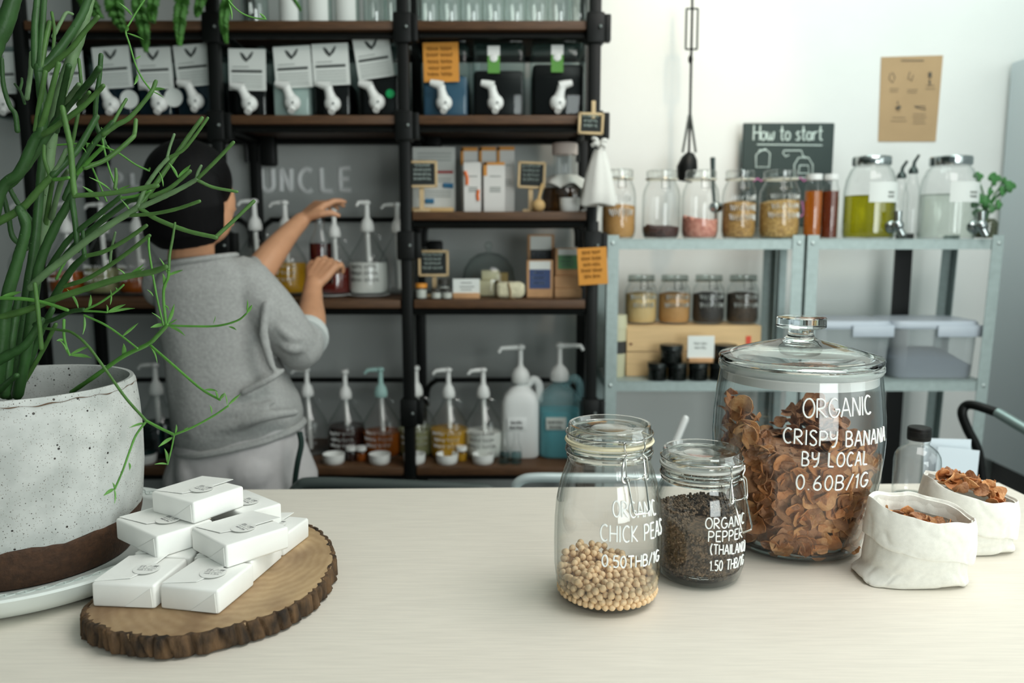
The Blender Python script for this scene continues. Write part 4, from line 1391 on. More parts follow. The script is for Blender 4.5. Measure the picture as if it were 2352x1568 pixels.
build_bag('white cotton bag with turned-down cuff, nearer one, few chips showing', (.545, 1.035), .0685, .047, .098, -.16, .12, 5, lambda x, y: .074, 26, 'banana chip inside the nearer cotton bag', 'chips in the nearer bag', sx=.008, chipbox=(.74, .66))
build_bag('white cotton bag heaped with banana chips, behind the nearer bag', (.680, 1.155), .066, .056, .088, -.22, .10, 11, lambda x, y: .082 + .016 * (1 - x * x - y * y), 46, 'banana chip heaped in the rear cotton bag', 'chips in the rear bag', sx=.006, chipbox=(.76, .74))

# ------------------------------------------------------------------ little bottle with a black cap
bx, by = .708, 1.352
bt = thing('glass_bottle', (bx, by, T), 'small empty clear bottle with black screw cap behind the cotton bags', 'bottle')
part('body', MB().shell([(.001, .004), (.028, .003), (.0345, .001), (.0375, .006), (.0380, .02), (.0380, .072), (.0365, .082), (.0315, .091), (.0230, .098), (.0180, .101), (.0172, .106), (.0190, .108), (.0172, .110), (.0165, .122)], (bx, by, T), 64), clear, bt, ang=60)
part('thick_base', MB().lathe([(0, .002), (.031, .002), (.0355, .006), (.034, .009), (0, .0085)], (bx, by, T), 48), solid_glass, bt)
cm = MB().lathe([(0, .1325), (.0178, .1325), (.0192, .1310), (.0192, .1110), (.0186, .1100), (0, .1100)], (bx, by, T), 72)
cap_o = part('cap', cm, mat('black_plastic', (10, 11, 11), .45, spec=.3), bt, label='black ribbed screw cap')
rb = MB()
for k in range(4):
    rb.lathe([(.0188, .1165 + k * .0028), (.0198, .1172 + k * .0028), (.0188, .1180 + k * .0028)], (bx, by, T), 48, True)
part('ribs', rb, mat('black_plastic', (10, 11, 11), .45, spec=.3), cap_o)

# ================================================================== black pipe rack along the back wall
RY0, RY1 = 2.37, 2.70
blk = mat('black_steel', (11, 13, 12), .45, spec=.3)
brd = mat('brown_stained_board', (84, 57, 35), .55, var=.25, scale=18, stretch=(1, 9, 9), bump=.1, bscale=50)
PX = [-1.404, -.852, -.311, .237]
SZ = {k: at(935, y, RY0).z for k, y in (('top', 50), ('bins', 266), ('mid', 486), ('low', 688), ('bot', 1070))}
rack = thing('shelving_rack', (-.58, 2.54, 0), 'tall black steel shelving rack with brown boards against the back wall', 'rack')
for i, x in enumerate(PX):
    part('post', MB().rbox((x, RY0, 1.22), (.034, .034, 2.44), .006), blk, rack)
    part('post', MB().rbox((x, RY1, 1.22), (.034, .034, 2.44), .006), blk, rack)
    if i:
        for z in (SZ['top'] - .02, SZ['bins'] - .03, SZ['low'] + .16, SZ['bot'] + .17):
            c = part('clamp', MB().rbox((x, RY0 - .002, z), (.052, .048, .085), .006).rbox((x + .034, RY0 - .004, z), (.02, .03, .075), .004), blk, rack)
            part('bolt', MB().ball((x + .012, RY0 - .028, z), .006, 8, 6), mat('grey_bolt', (120, 126, 124), .4, metal=.8), c)
for i in range(3):
    x0, x1 = PX[i] + .02, PX[i + 1] - .02
    for k in ('top', 'bins', 'mid', 'low', 'bot'):
        if k == 'mid' and i != 2:
            continue
        part('shelf_board', MB().rbox(((x0 + x1) / 2, (RY0 + RY1) / 2, SZ[k] - .0125), (x1 - x0, RY1 - RY0 + .03, .025), .003), brd, rack)
        fr = MB()
        zf = SZ[k] - .036
        q = [(x0, RY0 + .01, zf), (x1, RY0 + .01, zf), (x1, RY1 - .01, zf), (x0, RY1 - .01, zf), (x0, RY0 + .01, zf)]
        for a, b in zip(q, q[1:]):
            fr.tube([a, b], .010, 8)
        part('shelf_frame', fr, blk, rack)
    for y in (310, 505, 870):
        z = at(935, y, RY1).z
        q = [(x0, RY1 - .02, z - .09), (x0 + .004, RY1 - .02, z - .03), (x0 + .03, RY1 - .02, z - .004), (x0 + .06, RY1 - .02, z), (x1 - .06, RY1 - .02, z), (x1 - .03, RY1 - .02, z - .004), (x1 - .004, RY1 - .02, z - .03), (x1, RY1 - .02, z - .09)]
        part('back_rail', MB().tube(spline(q, 4), .0085, 8), blk, rack)
    for y in (345, 590):
        part('bracket', MB().rbox((x0 + .035, RY1 - .03, at(935, y, RY1).z), (.05, .04, .11), .008), blk, rack)


def X(px, Y, y=500):
    return at(px, y, Y).x


# ------------------------------------------------------------------ raised letters on the wall
wl = thing('wall_lettering', (-.95, WALLY - .004, 1.5), 'raised white letters reading uncle on the grey wall between the rack posts', 'lettering')
wmat = mat('white_letter', (254, 254, 254), .4)
for ch, x0, x1, y0, y1 in [('S', 165, 200, 392, 432), ('P', 256, 284, 394, 434), ('L', 300, 325, 394, 434), ('U', 598, 632, 384, 442), ('N', 642, 674, 384, 443), ('C', 684, 722, 384, 444), ('L', 735, 768, 382, 443), ('E', 778, 810, 382, 441)]:
    st, w = text_strokes(ch)
    p0, p1, p2 = at(x0 + 4, y1 - 4, WALLY - .006), at(x1 - 4, y1 - 4, WALLY - .006), at(x0 + 4, y0 + 4, WALLY - .006)
    part('letter', strokes_mb(st, plane_fn(p0, (1, 0, 0), (0, 0, 1), (p1.x - p0.x) / w, p2.z - p0.z), .0085, 8), wmat, wl)

# ------------------------------------------------------------------ pump bottles
bglass = thin_glass('bottle_glass', edge=(.55, .63, .60), refl=.05)
wpl = mat('white_pump_plastic', (232, 233, 230), .35)


def liq(name, rgb):
    return thin_glass(name, tint=lin(rgb), edge=(.5, .5, .5), refl=.03, k=.3)


JP = [(.050, .001), (.0565, .007), (.058, .02), (.058, .088), (.0545, .106), (.044, .128), (.030, .155), (.0195, .176), (.0165, .184), (.0165, .200)]


def pump_bottle(px, Y, z, s, liquid, fill, label, pump=None, yaw=0.0, ink_m=None, seed=0, group='pump bottles on the rack', lift=0.0, name='pump_bottle'):
    x = X(px, Y)
    root = thing(name, (x, Y, z), label, 'bottle', group)
    P = [(r * s * 1.08 if h < .15 else r * s, h * s) for r, h in JP]
    g = part('glass_jug', MB().shell([(.001, .002)] + P, (x, Y, z), 32), bglass, root, ang=60)
    part('finger_ring', MB().tube([(x + .022 * s + .014 * s * math.sin(t) * 1.2, Y + .004, z + (.168 + .016 * math.cos(t)) * s) for t in np.linspace(0, 2 * PI, 13)], .0035 * s, 6), bglass, root)
    if liquid is not None:
        rf = prof_r(P)
        hs = [h for h in np.linspace(.004, fill, 9)]
        part('liquid', MB().lathe([(.001, .004)] + [(rf(h * s) - .003, h * s) for h in hs] + [(.001, fill * s)], (x, Y, z), 32), liquid, root)
    if ink_m is not None:
        rf = prof_r(P)
        tm = MB()

        def fn(u, v):
            f = (u - .5) * 1.7
            h = (.078 + v * .020) * s
            r = rf(h) + .001
            return (x + r * math.sin(f), Y - r * math.cos(f), z + h)
        strokes_mb(scribble(3, seed, 2), fn, .0010 * s, 4, tm, 1)
        part('lettering', tm, ink_m, g)
    pm = pump or wpl
    pb_ = MB().lathe([(0, .190), (.019, .190), (.021, .194), (.021, .206), (.0165, .222), (.0105, .230), (.0080, .236), (.0072, .272), (.0072, .272), (0, .272)], (0, 0, 0), 24)
    pb_.v = [(a * s, b * s, c * s) for a, b, c in pb_.v]
    pb_.v = [(a + x, b + Y, c + z) for a, b, c in pb_.v]
    ca, sa_ = math.cos(yaw), math.sin(yaw)
    d = Vector((ca, sa_, 0))
    o = Vector((x, Y, z + .278 * s))
    po = part('pump', pb_, pm, root, label='pump top')
    part('spout', MB().ball(o, (.0125 * s, .0125 * s, .0085 * s), 14, 8).tube([o, o + d * .022 * s, o + d * .040 * s + Vector((0, 0, -.001)), o + d * .050 * s + Vector((0, 0, -.012 * s))], [.0075 * s, .007 * s, .006 * s, .0045 * s], 10), pm, po)
    part('dip_tube', MB().tube([(x, Y, z + .19 * s), (x + .006 * s, Y, z + .012 * s)], .0075 * s, 10), mat('milky_tube', (226, 228, 224), .4), root)
    return root


L_red, L_amb, L_oil, L_drk = mat('dark_red_syrup', (104, 26, 18), .15, trans=.3), mat('amber_syrup', (170, 88, 24), .15, trans=.3), mat('golden_oil', (206, 156, 36), .15, trans=.3), mat('dark_brown_syrup', (44, 22, 17), .15)
L_pale, L_white, L_teal = mat('pale_green_liquid', (176, 178, 130), .2, trans=.5), mat('milky_liquid', (222, 224, 218), .4), liq('teal_liquid', (20, 110, 110))
blkpen = mat('black_pen', (28, 30, 30), .7)
zl = SZ['low'] + .008
pump_bottle(585, 2.56, zl, 1.04, None, 0, 'empty pump bottle in front of the wall behind the person', yaw=PI, seed=1)
pump_bottle(655, 2.54, zl, 1.02, L_oil, .095, 'pump bottle of golden oil beside the raised forearm', yaw=PI * .95, ink_m=white_pen, seed=2)
pump_bottle(767, 2.53, zl, .93, L_red, .088, 'pump bottle of dark red liquid whose pump is being pressed', yaw=PI * .98, ink_m=None, seed=3)
pump_bottle(843, 2.53, zl, 1.02, L_white, .096, 'pump bottle of milky white liquid with black writing', yaw=-PI / 2 - .5, ink_m=blkpen, seed=4)
pump_bottle(912, 2.55, zl, 1.0, None, 0, 'empty pump bottle half behind the middle rack post', yaw=PI, seed=5)
for px, lq, fl, n in ((62, None, 0, 'far left'), (150, L_amb, .07, 'second from the left'), (232, L_pale, .08, 'third from the left'), (312, L_amb, .06, 'nearest the head')):
    pump_bottle(px, 2.55, zl, 1.0, lq, fl, 'pump bottle on the middle shelf behind the plant stems, %s' % n, yaw=PI, ink_m=white_pen if lq else None, seed=px)
zbm = SZ['bot']
pump_bottle(692, 2.53, zbm, .98, None, 0, 'empty pump bottle just right of the trousers on the lowest shelf', yaw=PI, ink_m=white_pen, seed=11)
pump_bottle(782, 2.50, zbm, .97, L_drk, .100, 'pump bottle of dark brown liquid on the lowest shelf', yaw=PI / 2, ink_m=white_pen, seed=12)
pump_bottle(866, 2.50, zbm, 1.0, L_amb, .078, 'pump bottle of amber liquid with pale aqua pump', pump=mat('aqua_pump_plastic', (176, 214, 208), .35), yaw=PI * 1.06, ink_m=white_pen, seed=13)
pump_bottle(950, 2.52, zbm, 1.0, L_pale, .085, 'pump bottle of pale liquid behind the middle rack post', yaw=PI / 2, ink_m=white_pen, seed=14)
pump_bottle(1026, 2.49, zbm, 1.0, L_oil, .090, 'pump bottle of yellow oil right of the middle rack post', yaw=PI * 1.08, ink_m=white_pen, seed=15)
pump_bottle(1108, 2.49, zbm, 1.0, L_white, .082, 'pump bottle of whitish liquid with dark writing on the lowest shelf', yaw=PI * 1.1, ink_m=blkpen, seed=16)
pump_bottle(335, 2.48, zbm, 1.06, L_teal, .105, 'pump bottle of teal liquid between the pot and the person', yaw=PI, seed=17)

# big plastic canisters
def canister(px, Y, z, w, h, m, m2, fill, label, yaw, lab):
    x = X(px, Y)
    root = thing('canister', (x, Y, z), label, 'canister')
    prof = []
    for hh, sx, sy in ((.0, .92, .92), (.006, 1, 1), (h * .70, 1, 1), (h * .80, .86, .9), (h * .90, .52, .6), (h * .93, .30, .36), (h, .30, .36)):
        ring = []
        for k in range(40):
            t = 2 * PI * k / 40
            e = .5 if sx > .6 else .9
            cx_, sx_ = math.cos(t), math.sin(t)
            ring.append((x + w / 2 * sx * abs(cx_) ** e * (1 if cx_ > 0 else -1), Y + w * .42 * sy * abs(sx_) ** e * (1 if sx_ > 0 else -1), z + hh))
        prof.append(ring)
    part('body', MB().loft(prof), m, root)
    if fill:
        f = [[(x + (a - x) * .97, Y + (b - Y) * .97, z + min(c - z, fill) + .003) for a, b, c in r] for r in prof[:3]]
        f[-1] = [(a, b, z + fill) for a, b, c in f[-1]]
        part('liquid', MB().loft(f), m2, root)
    part('handle', MB().tube(spline([(x + w * .12, Y + .02, z + h * .88), (x + w * .36, Y + .02, z + h * .99), (x + w * .52, Y + .02, z + h * .90), (x + w * .50, Y + .02, z + h * .70)], 6), .013, 10), m, root)
    pm = MB().lathe([(0, 0), (.027, 0), (.029, .004), (.029, .026), (.022, .040), (.011, .050), (.008, .058), (.008, .105), (0, .105)], (x, Y, z + h * .97), 24)
    po = part('pump', pm, wpl, root)
    o = Vector((x, Y, z + h * .97 + .112))
    d = Vector((math.cos(yaw), math.sin(yaw), 0))
    part('spout', MB().ball(o, (.016, .016, .011), 12, 8).tube([o, o + d * .04, o + d * .066, o + d * .074 + Vector((0, 0, -.014))], [.009, .008, .007, .006], 10), wpl, po)
    lb = MB().rbox((x - w * .1, Y - w * .42 - .0012, z + h * .46), (w * .5, .002, h * .16), .0008)
    lo = part('paper_label', lb, lab, root)
    part('print', strokes_mb(scribble(2, int(px), 2), plane_fn((x - w * .3, Y - w * .42 - .0028, z + h * .455), (1, 0, 0), (0, 0, 1), w * .4, .016), .0011, 4, None, 1), blkpen, lo)


canister(1196, 2.50, zbm, .118, .245, mat('white_plastic', (232, 234, 232), .4), None, 0, 'white plastic canister with pump on the lowest shelf', PI * 1.12, mat('white_plastic', (232, 234, 232), .4))
canister(1288, 2.50, zbm, .128, .250, cloudy('frosted_plastic', (150, 200, 206), .25), mat('turquoise_liquid', (64, 164, 176), .35), .150, 'clear canister half full of turquoise liquid, pump spout to the right', -.12, mat('grey_paper', (200, 206, 200), .7))

# little white bowls, tasting glasses, small jars on the lowest shelf
china = mat('white_glaze', (236, 237, 234), .3)


def bowl(name, px, Y, z, r, h, label, group, cat='bowl'):
    x = X(px, Y)
    return solo(name, MB().lathe([(0, 0), (r * .84, 0), (r * .93, .003), (r * .98, h * .5), (r, h), (r * .92, h), (r * .88, h * .4), (r * .8, .006), (0, .006)], (x, Y, z), 32), m=china, label=label, cat=cat, group=group, loc=(x, Y, z))


for px, w in ((750, 'in front of the dark brown pump bottle'), (860, 'in front of the amber pump bottle'), (943, 'behind the middle rack post'), (1021, 'in front of the yellow oil bottle'), (1107, 'in front of the whitish pump bottle'), (300, 'beside the plant pot'), (386, 'left of the trousers')):
    bowl('tasting_bowl', px, 2.405, zbm, .034, .030, 'small white bowl on the lowest shelf, %s' % w, 'white bowls on the lowest shelf')
for px, w in ((1158, 'left'), (1186, 'right')):
    x = X(px, 2.40)
    gt = thing('small_glass', (x, 2.40, zbm), 'little glass flask at the shelf edge by the white canister, %s one of two' % w, 'glass', 'little flasks')
    part('glass', MB().shell([(.001, .002), (.018, .001), (.019, .01), (.017, .045), (.009, .07), (.009, .098)], (x, 2.40, zbm), 24), bglass, gt)
    part('liquid', MB().lathe([(.001, .003), (.0165, .004), (.0155, .035), (.001, .035)], (x, 2.40, zbm), 20), liq('faint_blue_liquid', (190, 214, 216)), gt)
for k, (px, w) in enumerate(((816, 'between the brown and amber bottles'), (792, 'against the dark brown bottle'), (1056, 'right of the yellow oil bottle'))):
    x = X(px, 2.43)
    j = thing('spice_jar', (x, 2.43, zbm), 'tiny capped jar on the lowest shelf, %s' % w, 'jar', 'tiny jars on the lowest shelf')
    part('glass', MB().shell([(.001, .001), (.016, .001), (.017, .004), (.017, .032), (.014, .036)], (x, 2.43, zbm), 20), bglass, j)
    part('content', MB().lathe([(.001, .002), (.015, .002), (.015, .024), (.001, .024)], (x, 2.43, zbm), 20), [L_amb, L_drk, L_oil][k], j)
    part('lid', MB().lathe([(0, .034), (.0165, .034), (.0165, .046), (0, .046)], (x, 2.43, zbm), 20), china, j)
# plates under the middle row
for px, w in ((752, 'under the held bottle'), (843, 'under the milky bottle')):
    x = X(px, 2.50)
    solo('drip_plate', MB().lathe([(0, 0), (.045, 0), (.066, .006), (.067, .008), (.044, .004), (0, .004)], (x, 2.50, SZ['low']), 36), china, 'white drip plate on the middle shelf %s' % w, 'plate', 'white drip plates', loc=(x, 2.50, SZ['low']))

# ------------------------------------------------------------------ dispensers with taps
card_m, card_o = mat('white_card', (226, 230, 226), .75), mat('orange_card', (214, 146, 60), .75)
print_m = mat('dark_print', (70, 76, 74), .8)
pale_print = mat('pale_print', (150, 156, 152), .8)


def card_part(root, parent, p, w, h, tilt, m, seed, bird=True, Y=None):
    """p: centre pixel"""
    c = at(p[0], p[1], Y)
    u = Vector((math.cos(tilt), 0, math.sin(tilt)))
    v = Vector((-math.sin(tilt), 0, math.cos(tilt)))
    M = Matrix((u, Vector((0, 1, 0)), v)).transposed()
    cp = part('label_card', MB().rbox(c, (w, .0016, h), .0006, 1, M=M), m, parent)
    o = c - u * w / 2 - v * h / 2 - Vector((0, .0018, 0))
    fn = plane_fn(o, u, v, w, h)
    if bird:
        d = MB()
        strokes_mb([[(.34, .90), (.40, .78), (.49, .70), (.50, .72), (.60, .80), (.66, .92)], [(.38, .88), (.49, .74)], [(.62, .88), (.51, .74)]], fn, .0026, 5, d)
        strokes_mb([[(.09, .46), (.9, .46)], [(.09, .47), (.9, .475)], [(.09, .445), (.9, .45)]], fn, .0022, 5, d)
        part('print', d, print_m, cp)
        e = MB()
        strokes_mb([[(.1, .56), (.55, .565)]] + [[(.09, y), (.9, y)] for y in (.34, .27, .20, .13, .07)], fn, .0010, 4, e)
        part('fine_print', e, pale_print, cp)
    else:
        d = strokes_mb(scribble(5, seed, 2), lambda a, b: fn(.1 + a * .8, .78 + b * .16), .0012, 4, None, 1)
        part('print', d, mat('brown_print', (120, 78, 30), .8), cp)
    return cp


def tap(root, parent, p, Y, lean=-.35):
    c = at(p[0], p[1], Y)
    m = MB().ball(c, (.024, .020, .024), 18, 12)
    t = Vector((math.sin(lean), -.1, math.cos(lean)))
    m.tube([c + t * .012, c + t * .034, c + t * .048], [.017, .0125, .0135], 14)
    h = c + t * .050
    d = Vector((math.copysign(1, lean) if lean else -1, 0, .25)).normalized()
    m.tube([h - d * .008, h + d * .010, h + d * .030], [.0135, .0125, .009], 12)
    m.tube([c + Vector((0, 0, -.01)), c + Vector((0, -.018, -.026))], [.012, .010], 12)
    tp_ = part('tap', m, wpl, parent)
    part('tap_screw', MB().ball(c + Vector((.006, -.0195, -.002)), .0035, 8, 6), mat('grey_bolt', (120, 126, 124), .4, metal=.8), tp_)


def dispenser(x0, x1, y0, label, liquid, fill, card, tp_, lean, Yf=2.42, cardm=None, bird=True, sticker=None, green=None):
    """x0, x1: left and right pixel; stands on the bins shelf"""
    xa, xb = X(x0, Yf, 200), X(x1, Yf, 200)
    z = SZ['bins']
    ztop = at((x0 + x1) / 2, y0, Yf).z
    w, h, dp = xb - xa, ztop - z, .22
    xc = (xa + xb) / 2
    root = thing('dispenser', (xc, Yf + dp / 2, z), label, 'dispenser', 'tap dispensers on the rack')
    c = (xc, Yf + dp / 2, z + h / 2)
    body = part('tank', MB().rbox(c, (w, dp, h), .014, 3), thin_glass('dispenser_plastic', tint=(.86, .93, .92), edge=(.5, .58, .58), refl=.03, k=.5), root)
    part('lid', MB().rbox((xc, Yf + dp / 2, z + h + .004), (w * .94, dp * .94, .010), .004), thin_glass('dispenser_plastic'), root)
    if liquid is not None:
        part('liquid', MB().rbox((xc, Yf + dp / 2, z + h * fill / 2 + .004), (w - .008, dp - .008, h * fill), .011, 2), liquid, root)
    tap(root, body, tp_, Yf - .022, lean)
    if card:
        card_part(root, body, card[:2], card[2], card[3], card[4], cardm or card_m, int(x0), bird, Yf - .006)
    if sticker:
        s = at(*sticker, Yf - .004)
        part('round_sticker', MB().lathe([(0, 0), (.027, 0), (.027, .0012), (0, .0012)], (0, 0, 0), 28).__class__().add([(s.x + .027 * math.cos(t), s.y, s.z + .027 * math.sin(t)) for t in np.linspace(0, 2 * PI, 28, endpoint=False)] + [(s.x + .027 * math.cos(t), s.y - .0012, s.z + .027 * math.sin(t)) for t in np.linspace(0, 2 * PI, 28, endpoint=False)],
             [tuple(range(28)), tuple(range(55, 27, -1))] + [(k, (k + 1) % 28, 28 + (k + 1) % 28, 28 + k) for k in range(28)]), card_m, body)
    if green:
        s = at(*green, Yf - .006)
        g_ = part('hang_tag', MB().rbox((s.x, s.y, s.z - .012), (.036, .0016, .050), .0006, 1), mat('green_tag', (92, 150, 66), .6), body)
        part('white_drop', MB().rbox((s.x, s.y - .001, s.z + .026), (.036, .0016, .028), .0006, 1).ball((s.x, s.y - .002, s.z + .006), (.012, .002, .012), 14, 8), wpl, g_)
    return root


dkl = mat('dark_liquid', (10, 9, 9), .3, spec=.15)
dkb = mat('dark_blue_liquid', (16, 34, 46), .3, spec=.15)
blu = mat('blue_liquid', (62, 92, 116), .3, spec=.2)
cw, chh = .109, .118
dispenser(516, 612, 112, 'clear dispenser of dark liquid, white card hanging level, first right of the left rack post', dkl, .55, (568, 160, cw, chh, -.02), (573, 238), -.45)
dispenser(622, 712, 108, 'clear dispenser with a pale drum behind its tap, white card, second in the middle bay', mat('pale_drum', (190, 200, 196), .5), .52, (673, 154, cw, chh, .05), (672, 236), -.35)
dispenser(718, 806, 106, 'clear dispenser of dark liquid, white card, third in the middle bay', dkl, .5, (760, 148, cw * .98, chh, .04), (764, 238), -.25)
dispenser(820, 916, 104, 'clear dispenser with crooked white card, next to the middle rack post', dkl, .6, (858, 132, cw * .98, chh, .14), (866, 234), -.45)
part('green_dot', MB().ball(at(896, 215, 2.415), (.013, .003, .013), 14, 8), mat('green_dot', (30, 190, 110), .5), [o for o in COL.objects if o.name.startswith('dispenser')][-1])
dispenser(206, 302, 108, 'dark blue dispenser with white card behind the plant, leftmost of three seen whole', dkb, .6, (258, 155, cw, chh, .06), (256, 240), -.45, sticker=(297, 228))
dispenser(310, 394, 108, 'dark blue dispenser with white card behind the plant, middle of three', dkb, .6, (355, 157, cw * .95, chh, .04), (366, 238), -.4, sticker=(399, 224))
dispenser(400, 490, 104, 'dark blue dispenser with white card left of the left rack post', dkb, .6, (443, 150, cw * .95, chh, .08), (450, 232), -.4)
dispenser(98, 194, 112, 'dark dispenser with white card half hidden by thick plant stems', dkl, .6, (150, 165, cw, chh, .02), (160, 245), -.4)
dispenser(-20, 76, 112, 'dark dispenser with white card cut off by the left picture edge', dkl, .6, (-2, 168, cw, chh, .03), (12, 240), -.4)
dispenser(968, 1076, 96, 'blue dispenser with orange card right of the middle rack post', blu, .55, (1013, 143, .104, .112, .02), (1020, 236), -.2, cardm=card_o, bird=False)
dispenser(1084, 1206, 96, 'dispenser of black liquid with green tag, left of two alike', dkl, .62, None, (1138, 236), -.25, green=(1134, 138))
dispenser(1220, 1346, 96, 'dispenser of black liquid with green tag, next to the right rack post', dkl, .70, None, (1281, 236), .25, green=(1280, 136))

# ------------------------------------------------------------------ empty glass jars on the top board
jar_spots = [(585, .040), (668, .034), (735, .036), (798, .036), (862, .034), (906, .030), (984, .034), (1034, .034), (1084, .034), (1134, .034), (1184, .034), (1234, .034), (1284, .034), (1330, .030)]
zt = SZ['top']
gj = None
gjar = thin_glass('pale_jar_glass', tint=(.90, .96, .94), edge=(.5, .6, .56), refl=.10)
for k, (px, r) in enumerate(jar_spots):
    x = X(px, 2.44, 30)
    ord_ = ('first', 'second', 'third', 'fourth', 'fifth', 'sixth', 'seventh', 'eighth')
    lab = 'empty glass jar on the top board of the %s bay, %s from the left' % (('middle', ord_[k]) if k < 6 else ('right', ord_[k - 6]))
    j = thing('storage_jar', (x, 2.44, zt), lab, 'jar', 'empty jars on the top board')
    part('glass', MB().shell([(.001, .003), (r * .9, .001), (r, .008), (r, .105), (r * .9, .125), (r * .8, .13), (r * .82, .15)], (x, 2.44, zt), 28), gjar, j)
    part('lid', MB().lathe([(0, .148), (r * .86, .148), (r * .86, .166), (0, .166)], (x, 2.44, zt), 28), mat('steel_lid', (170, 176, 174), .3, metal=.8), j)
    if k in (1, 2, 3):
        part('paper_label', MB().add([(x + (r + .0008) * math.sin(t), 2.44 - (r + .0008) * math.cos(t), zt + h) for h in (.012, .095) for t in np.linspace(-.9, .9, 12)], [(i, i + 1, 13 + i, 12 + i) for i in range(11)]), card_m, j)

# ------------------------------------------------------------------ goods on the right bay, upper board
zm = SZ['mid']


def leaning_sheet(name, x0, x1, y0, y1, Y, m, label, cat, lean=.12, th=.003):
    p0, p1 = at(x0, y1, Y), at(x1, y1, Y)
    pt = at((x0 + x1) / 2, y0, Y)
    zb_ = SZ['mid']
    h = pt.z - zb_
    c = Vector(((p0.x + p1.x) / 2, Y + lean * h / 2, zb_ + h / 2 * math.cos(lean)))
    M = Matrix.Rotation(-lean, 3, 'X')
    root = thing(name, (c.x, Y, zb_), label, cat)
    part('sheet', MB().rbox(c, (p1.x - p0.x, th, h), .001, 1, M=M), m, root)
    return root, c, M, p1.x - p0.x, h


sheet_w = mat('printed_sheet', (206, 208, 204), .7)
r_, c, M, w, h = leaning_sheet('info_sheet', 948, 1046, 335, 486, 2.52, sheet_w, 'large printed information sheet leaning at the left of the upper right shelf', 'poster', .10)
fn = lambda a, b: c + M @ Vector(((a - .5) * w, -.0025, (b - .5) * h))
part('red_bar', strokes_mb([[(.45, .62), (.95, .62)]], fn, .004, 5), mat('red_print', (176, 60, 60), .7), r_)
part('blue_marks', strokes_mb([[(.72, .42), (.95, .41)], [(.30, .18), (.5, .18)]], fn, .008, 5), mat('blue_print', (60, 120, 160), .7), r_)
part('fine_print', strokes_mb([[(.12, y), (.9, y)] for y in (.9, .85, .8, .52, .48, .33, .29, .25)], fn, .0012, 4), pale_print, r_)
part('foot', MB().rbox((c.x, 2.50, zm + .008), (w * .95, .05, .016), .003), mat('light_wood', (206, 172, 118), .6), r_)

slate = mat('slate_black', (30, 36, 35), .7)
pale_wood = mat('pale_wood', (206, 180, 138), .6, var=.08, scale=40)
chalk = mat('chalk_white', (214, 228, 222), .9)


def mini_board(x0, x1, y0, y1, Y, zbase, label, seed, stake=True, foot_px=None, rows=4, tilt=0.0):
    a, b = at(x0, y0, Y), at(x1, y1, Y)
    w, h = b.x - a.x, a.z - b.z
    c = Vector(((a.x + b.x) / 2, Y, (a.z + b.z) / 2))
    M = Matrix.Rotation(tilt, 3, 'Y')
    root = thing('chalkboard_sign', (c.x, Y, zbase if stake else b.z), label, 'sign', 'little chalkboard signs')
    part('slate', MB().rbox(c, (w * .88, .006, h * .86), .001, 1, M=M), slate, root)
    fr = MB()
    for dx, dz, sx, sz in ((0, h / 2, w, .008), (0, -h / 2, w, .008), (-w / 2, 0, .008, h), (w / 2, 0, .008, h)):
        fr.rbox(c + M @ Vector((dx, -.001, dz)), (sx + .006 * (sx > .01), .009, sz + .006 * (sz > .01)), .002, 1, M=M)
    part('frame', fr, pale_wood, root)
    if stake:
        fx = foot_px if foot_px is not None else (x0 + x1) / 2
        part('stake', MB().rbox((X(fx, Y), Y + .006, (b.z + zbase) / 2 + .002), (.014, .007, b.z - zbase + .004), .001, 1).rbox((X(fx, Y), Y + .006, zbase + .005), (.05, .03, .010), .002, 1), pale_wood, root)
    f = lambda u, v: c + M @ Vector(((u - .5) * w * .76, -.0042, h * .30 + v * h * .74 / rows))
    part('chalk_writing', strokes_mb(scribble(rows, seed, 2), f, .0012, 4, None, 1), chalk, root)
    return root


mini_board(941, 1002, 372, 428, 2.44, zm, 'chalkboard sign on a stake in front of the information sheet', 21, foot_px=969)
mini_board(1192, 1250, 374, 430, 2.46, zm, 'chalkboard sign on a stake between the orange-edged boxes and the lidded jar', 22, foot_px=1219, tilt=.04)
mini_board(963, 1028, 577, 632, 2.46, SZ['low'], 'chalkboard sign on a stake on the lower right shelf behind small jars', 23, foot_px=996)
mini_board(1331, 1383, 262, 306, 2.335, 0, 'chalkboard tag hanging at the top of the right rack post', 24, stake=False, rows=3, tilt=.04)
part('clip', MB().rbox(at(1363, 252, 2.335), (.012, .008, .05), .002), pale_wood, [o for o in COL.objects if o.name.startswith('chalkboard_sign')][-1])

# boxes with orange edges and two slimmer packs in front
bxw = mat('white_carton', (218, 216, 212), .6)
org = mat('orange_edge', (206, 140, 60), .6)
zlift = [0]


def carton(x0, x1, y0, y1, Y, dp, label, z, edge=True, print_=None, name='carton'):
    a, b = at(x0, y0, Y), at(x1, y1, Y)
    w, h = b.x - a.x, a.z - z
    c = ((a.x + b.x) / 2, Y + dp / 2, z + h / 2)
    root = thing(name, (c[0], c[1], z), label, 'box', 'white cartons on the upper right shelf')
    part('body', MB().rbox(c, (w, dp, h), .002, 1), bxw, root)
    if edge:
        part('orange_trim', MB().box((a.x + w * .09, Y - .0006, z + h * .86), (w * .16, .0012, h * .26)).box((a.x + w * .5, Y - .0006, z + h * .97), (w * .98, .0012, h * .055)), org, root)
    p = strokes_mb([[(.3, yy), (.8, yy)] for yy in (.72, .5, .46, .42)], lambda u, v: Vector((a.x + w * u, Y - .0012, z + h * v)), .0013, 4)
    part('print', p, pale_print, root)
    return root, a, w, h


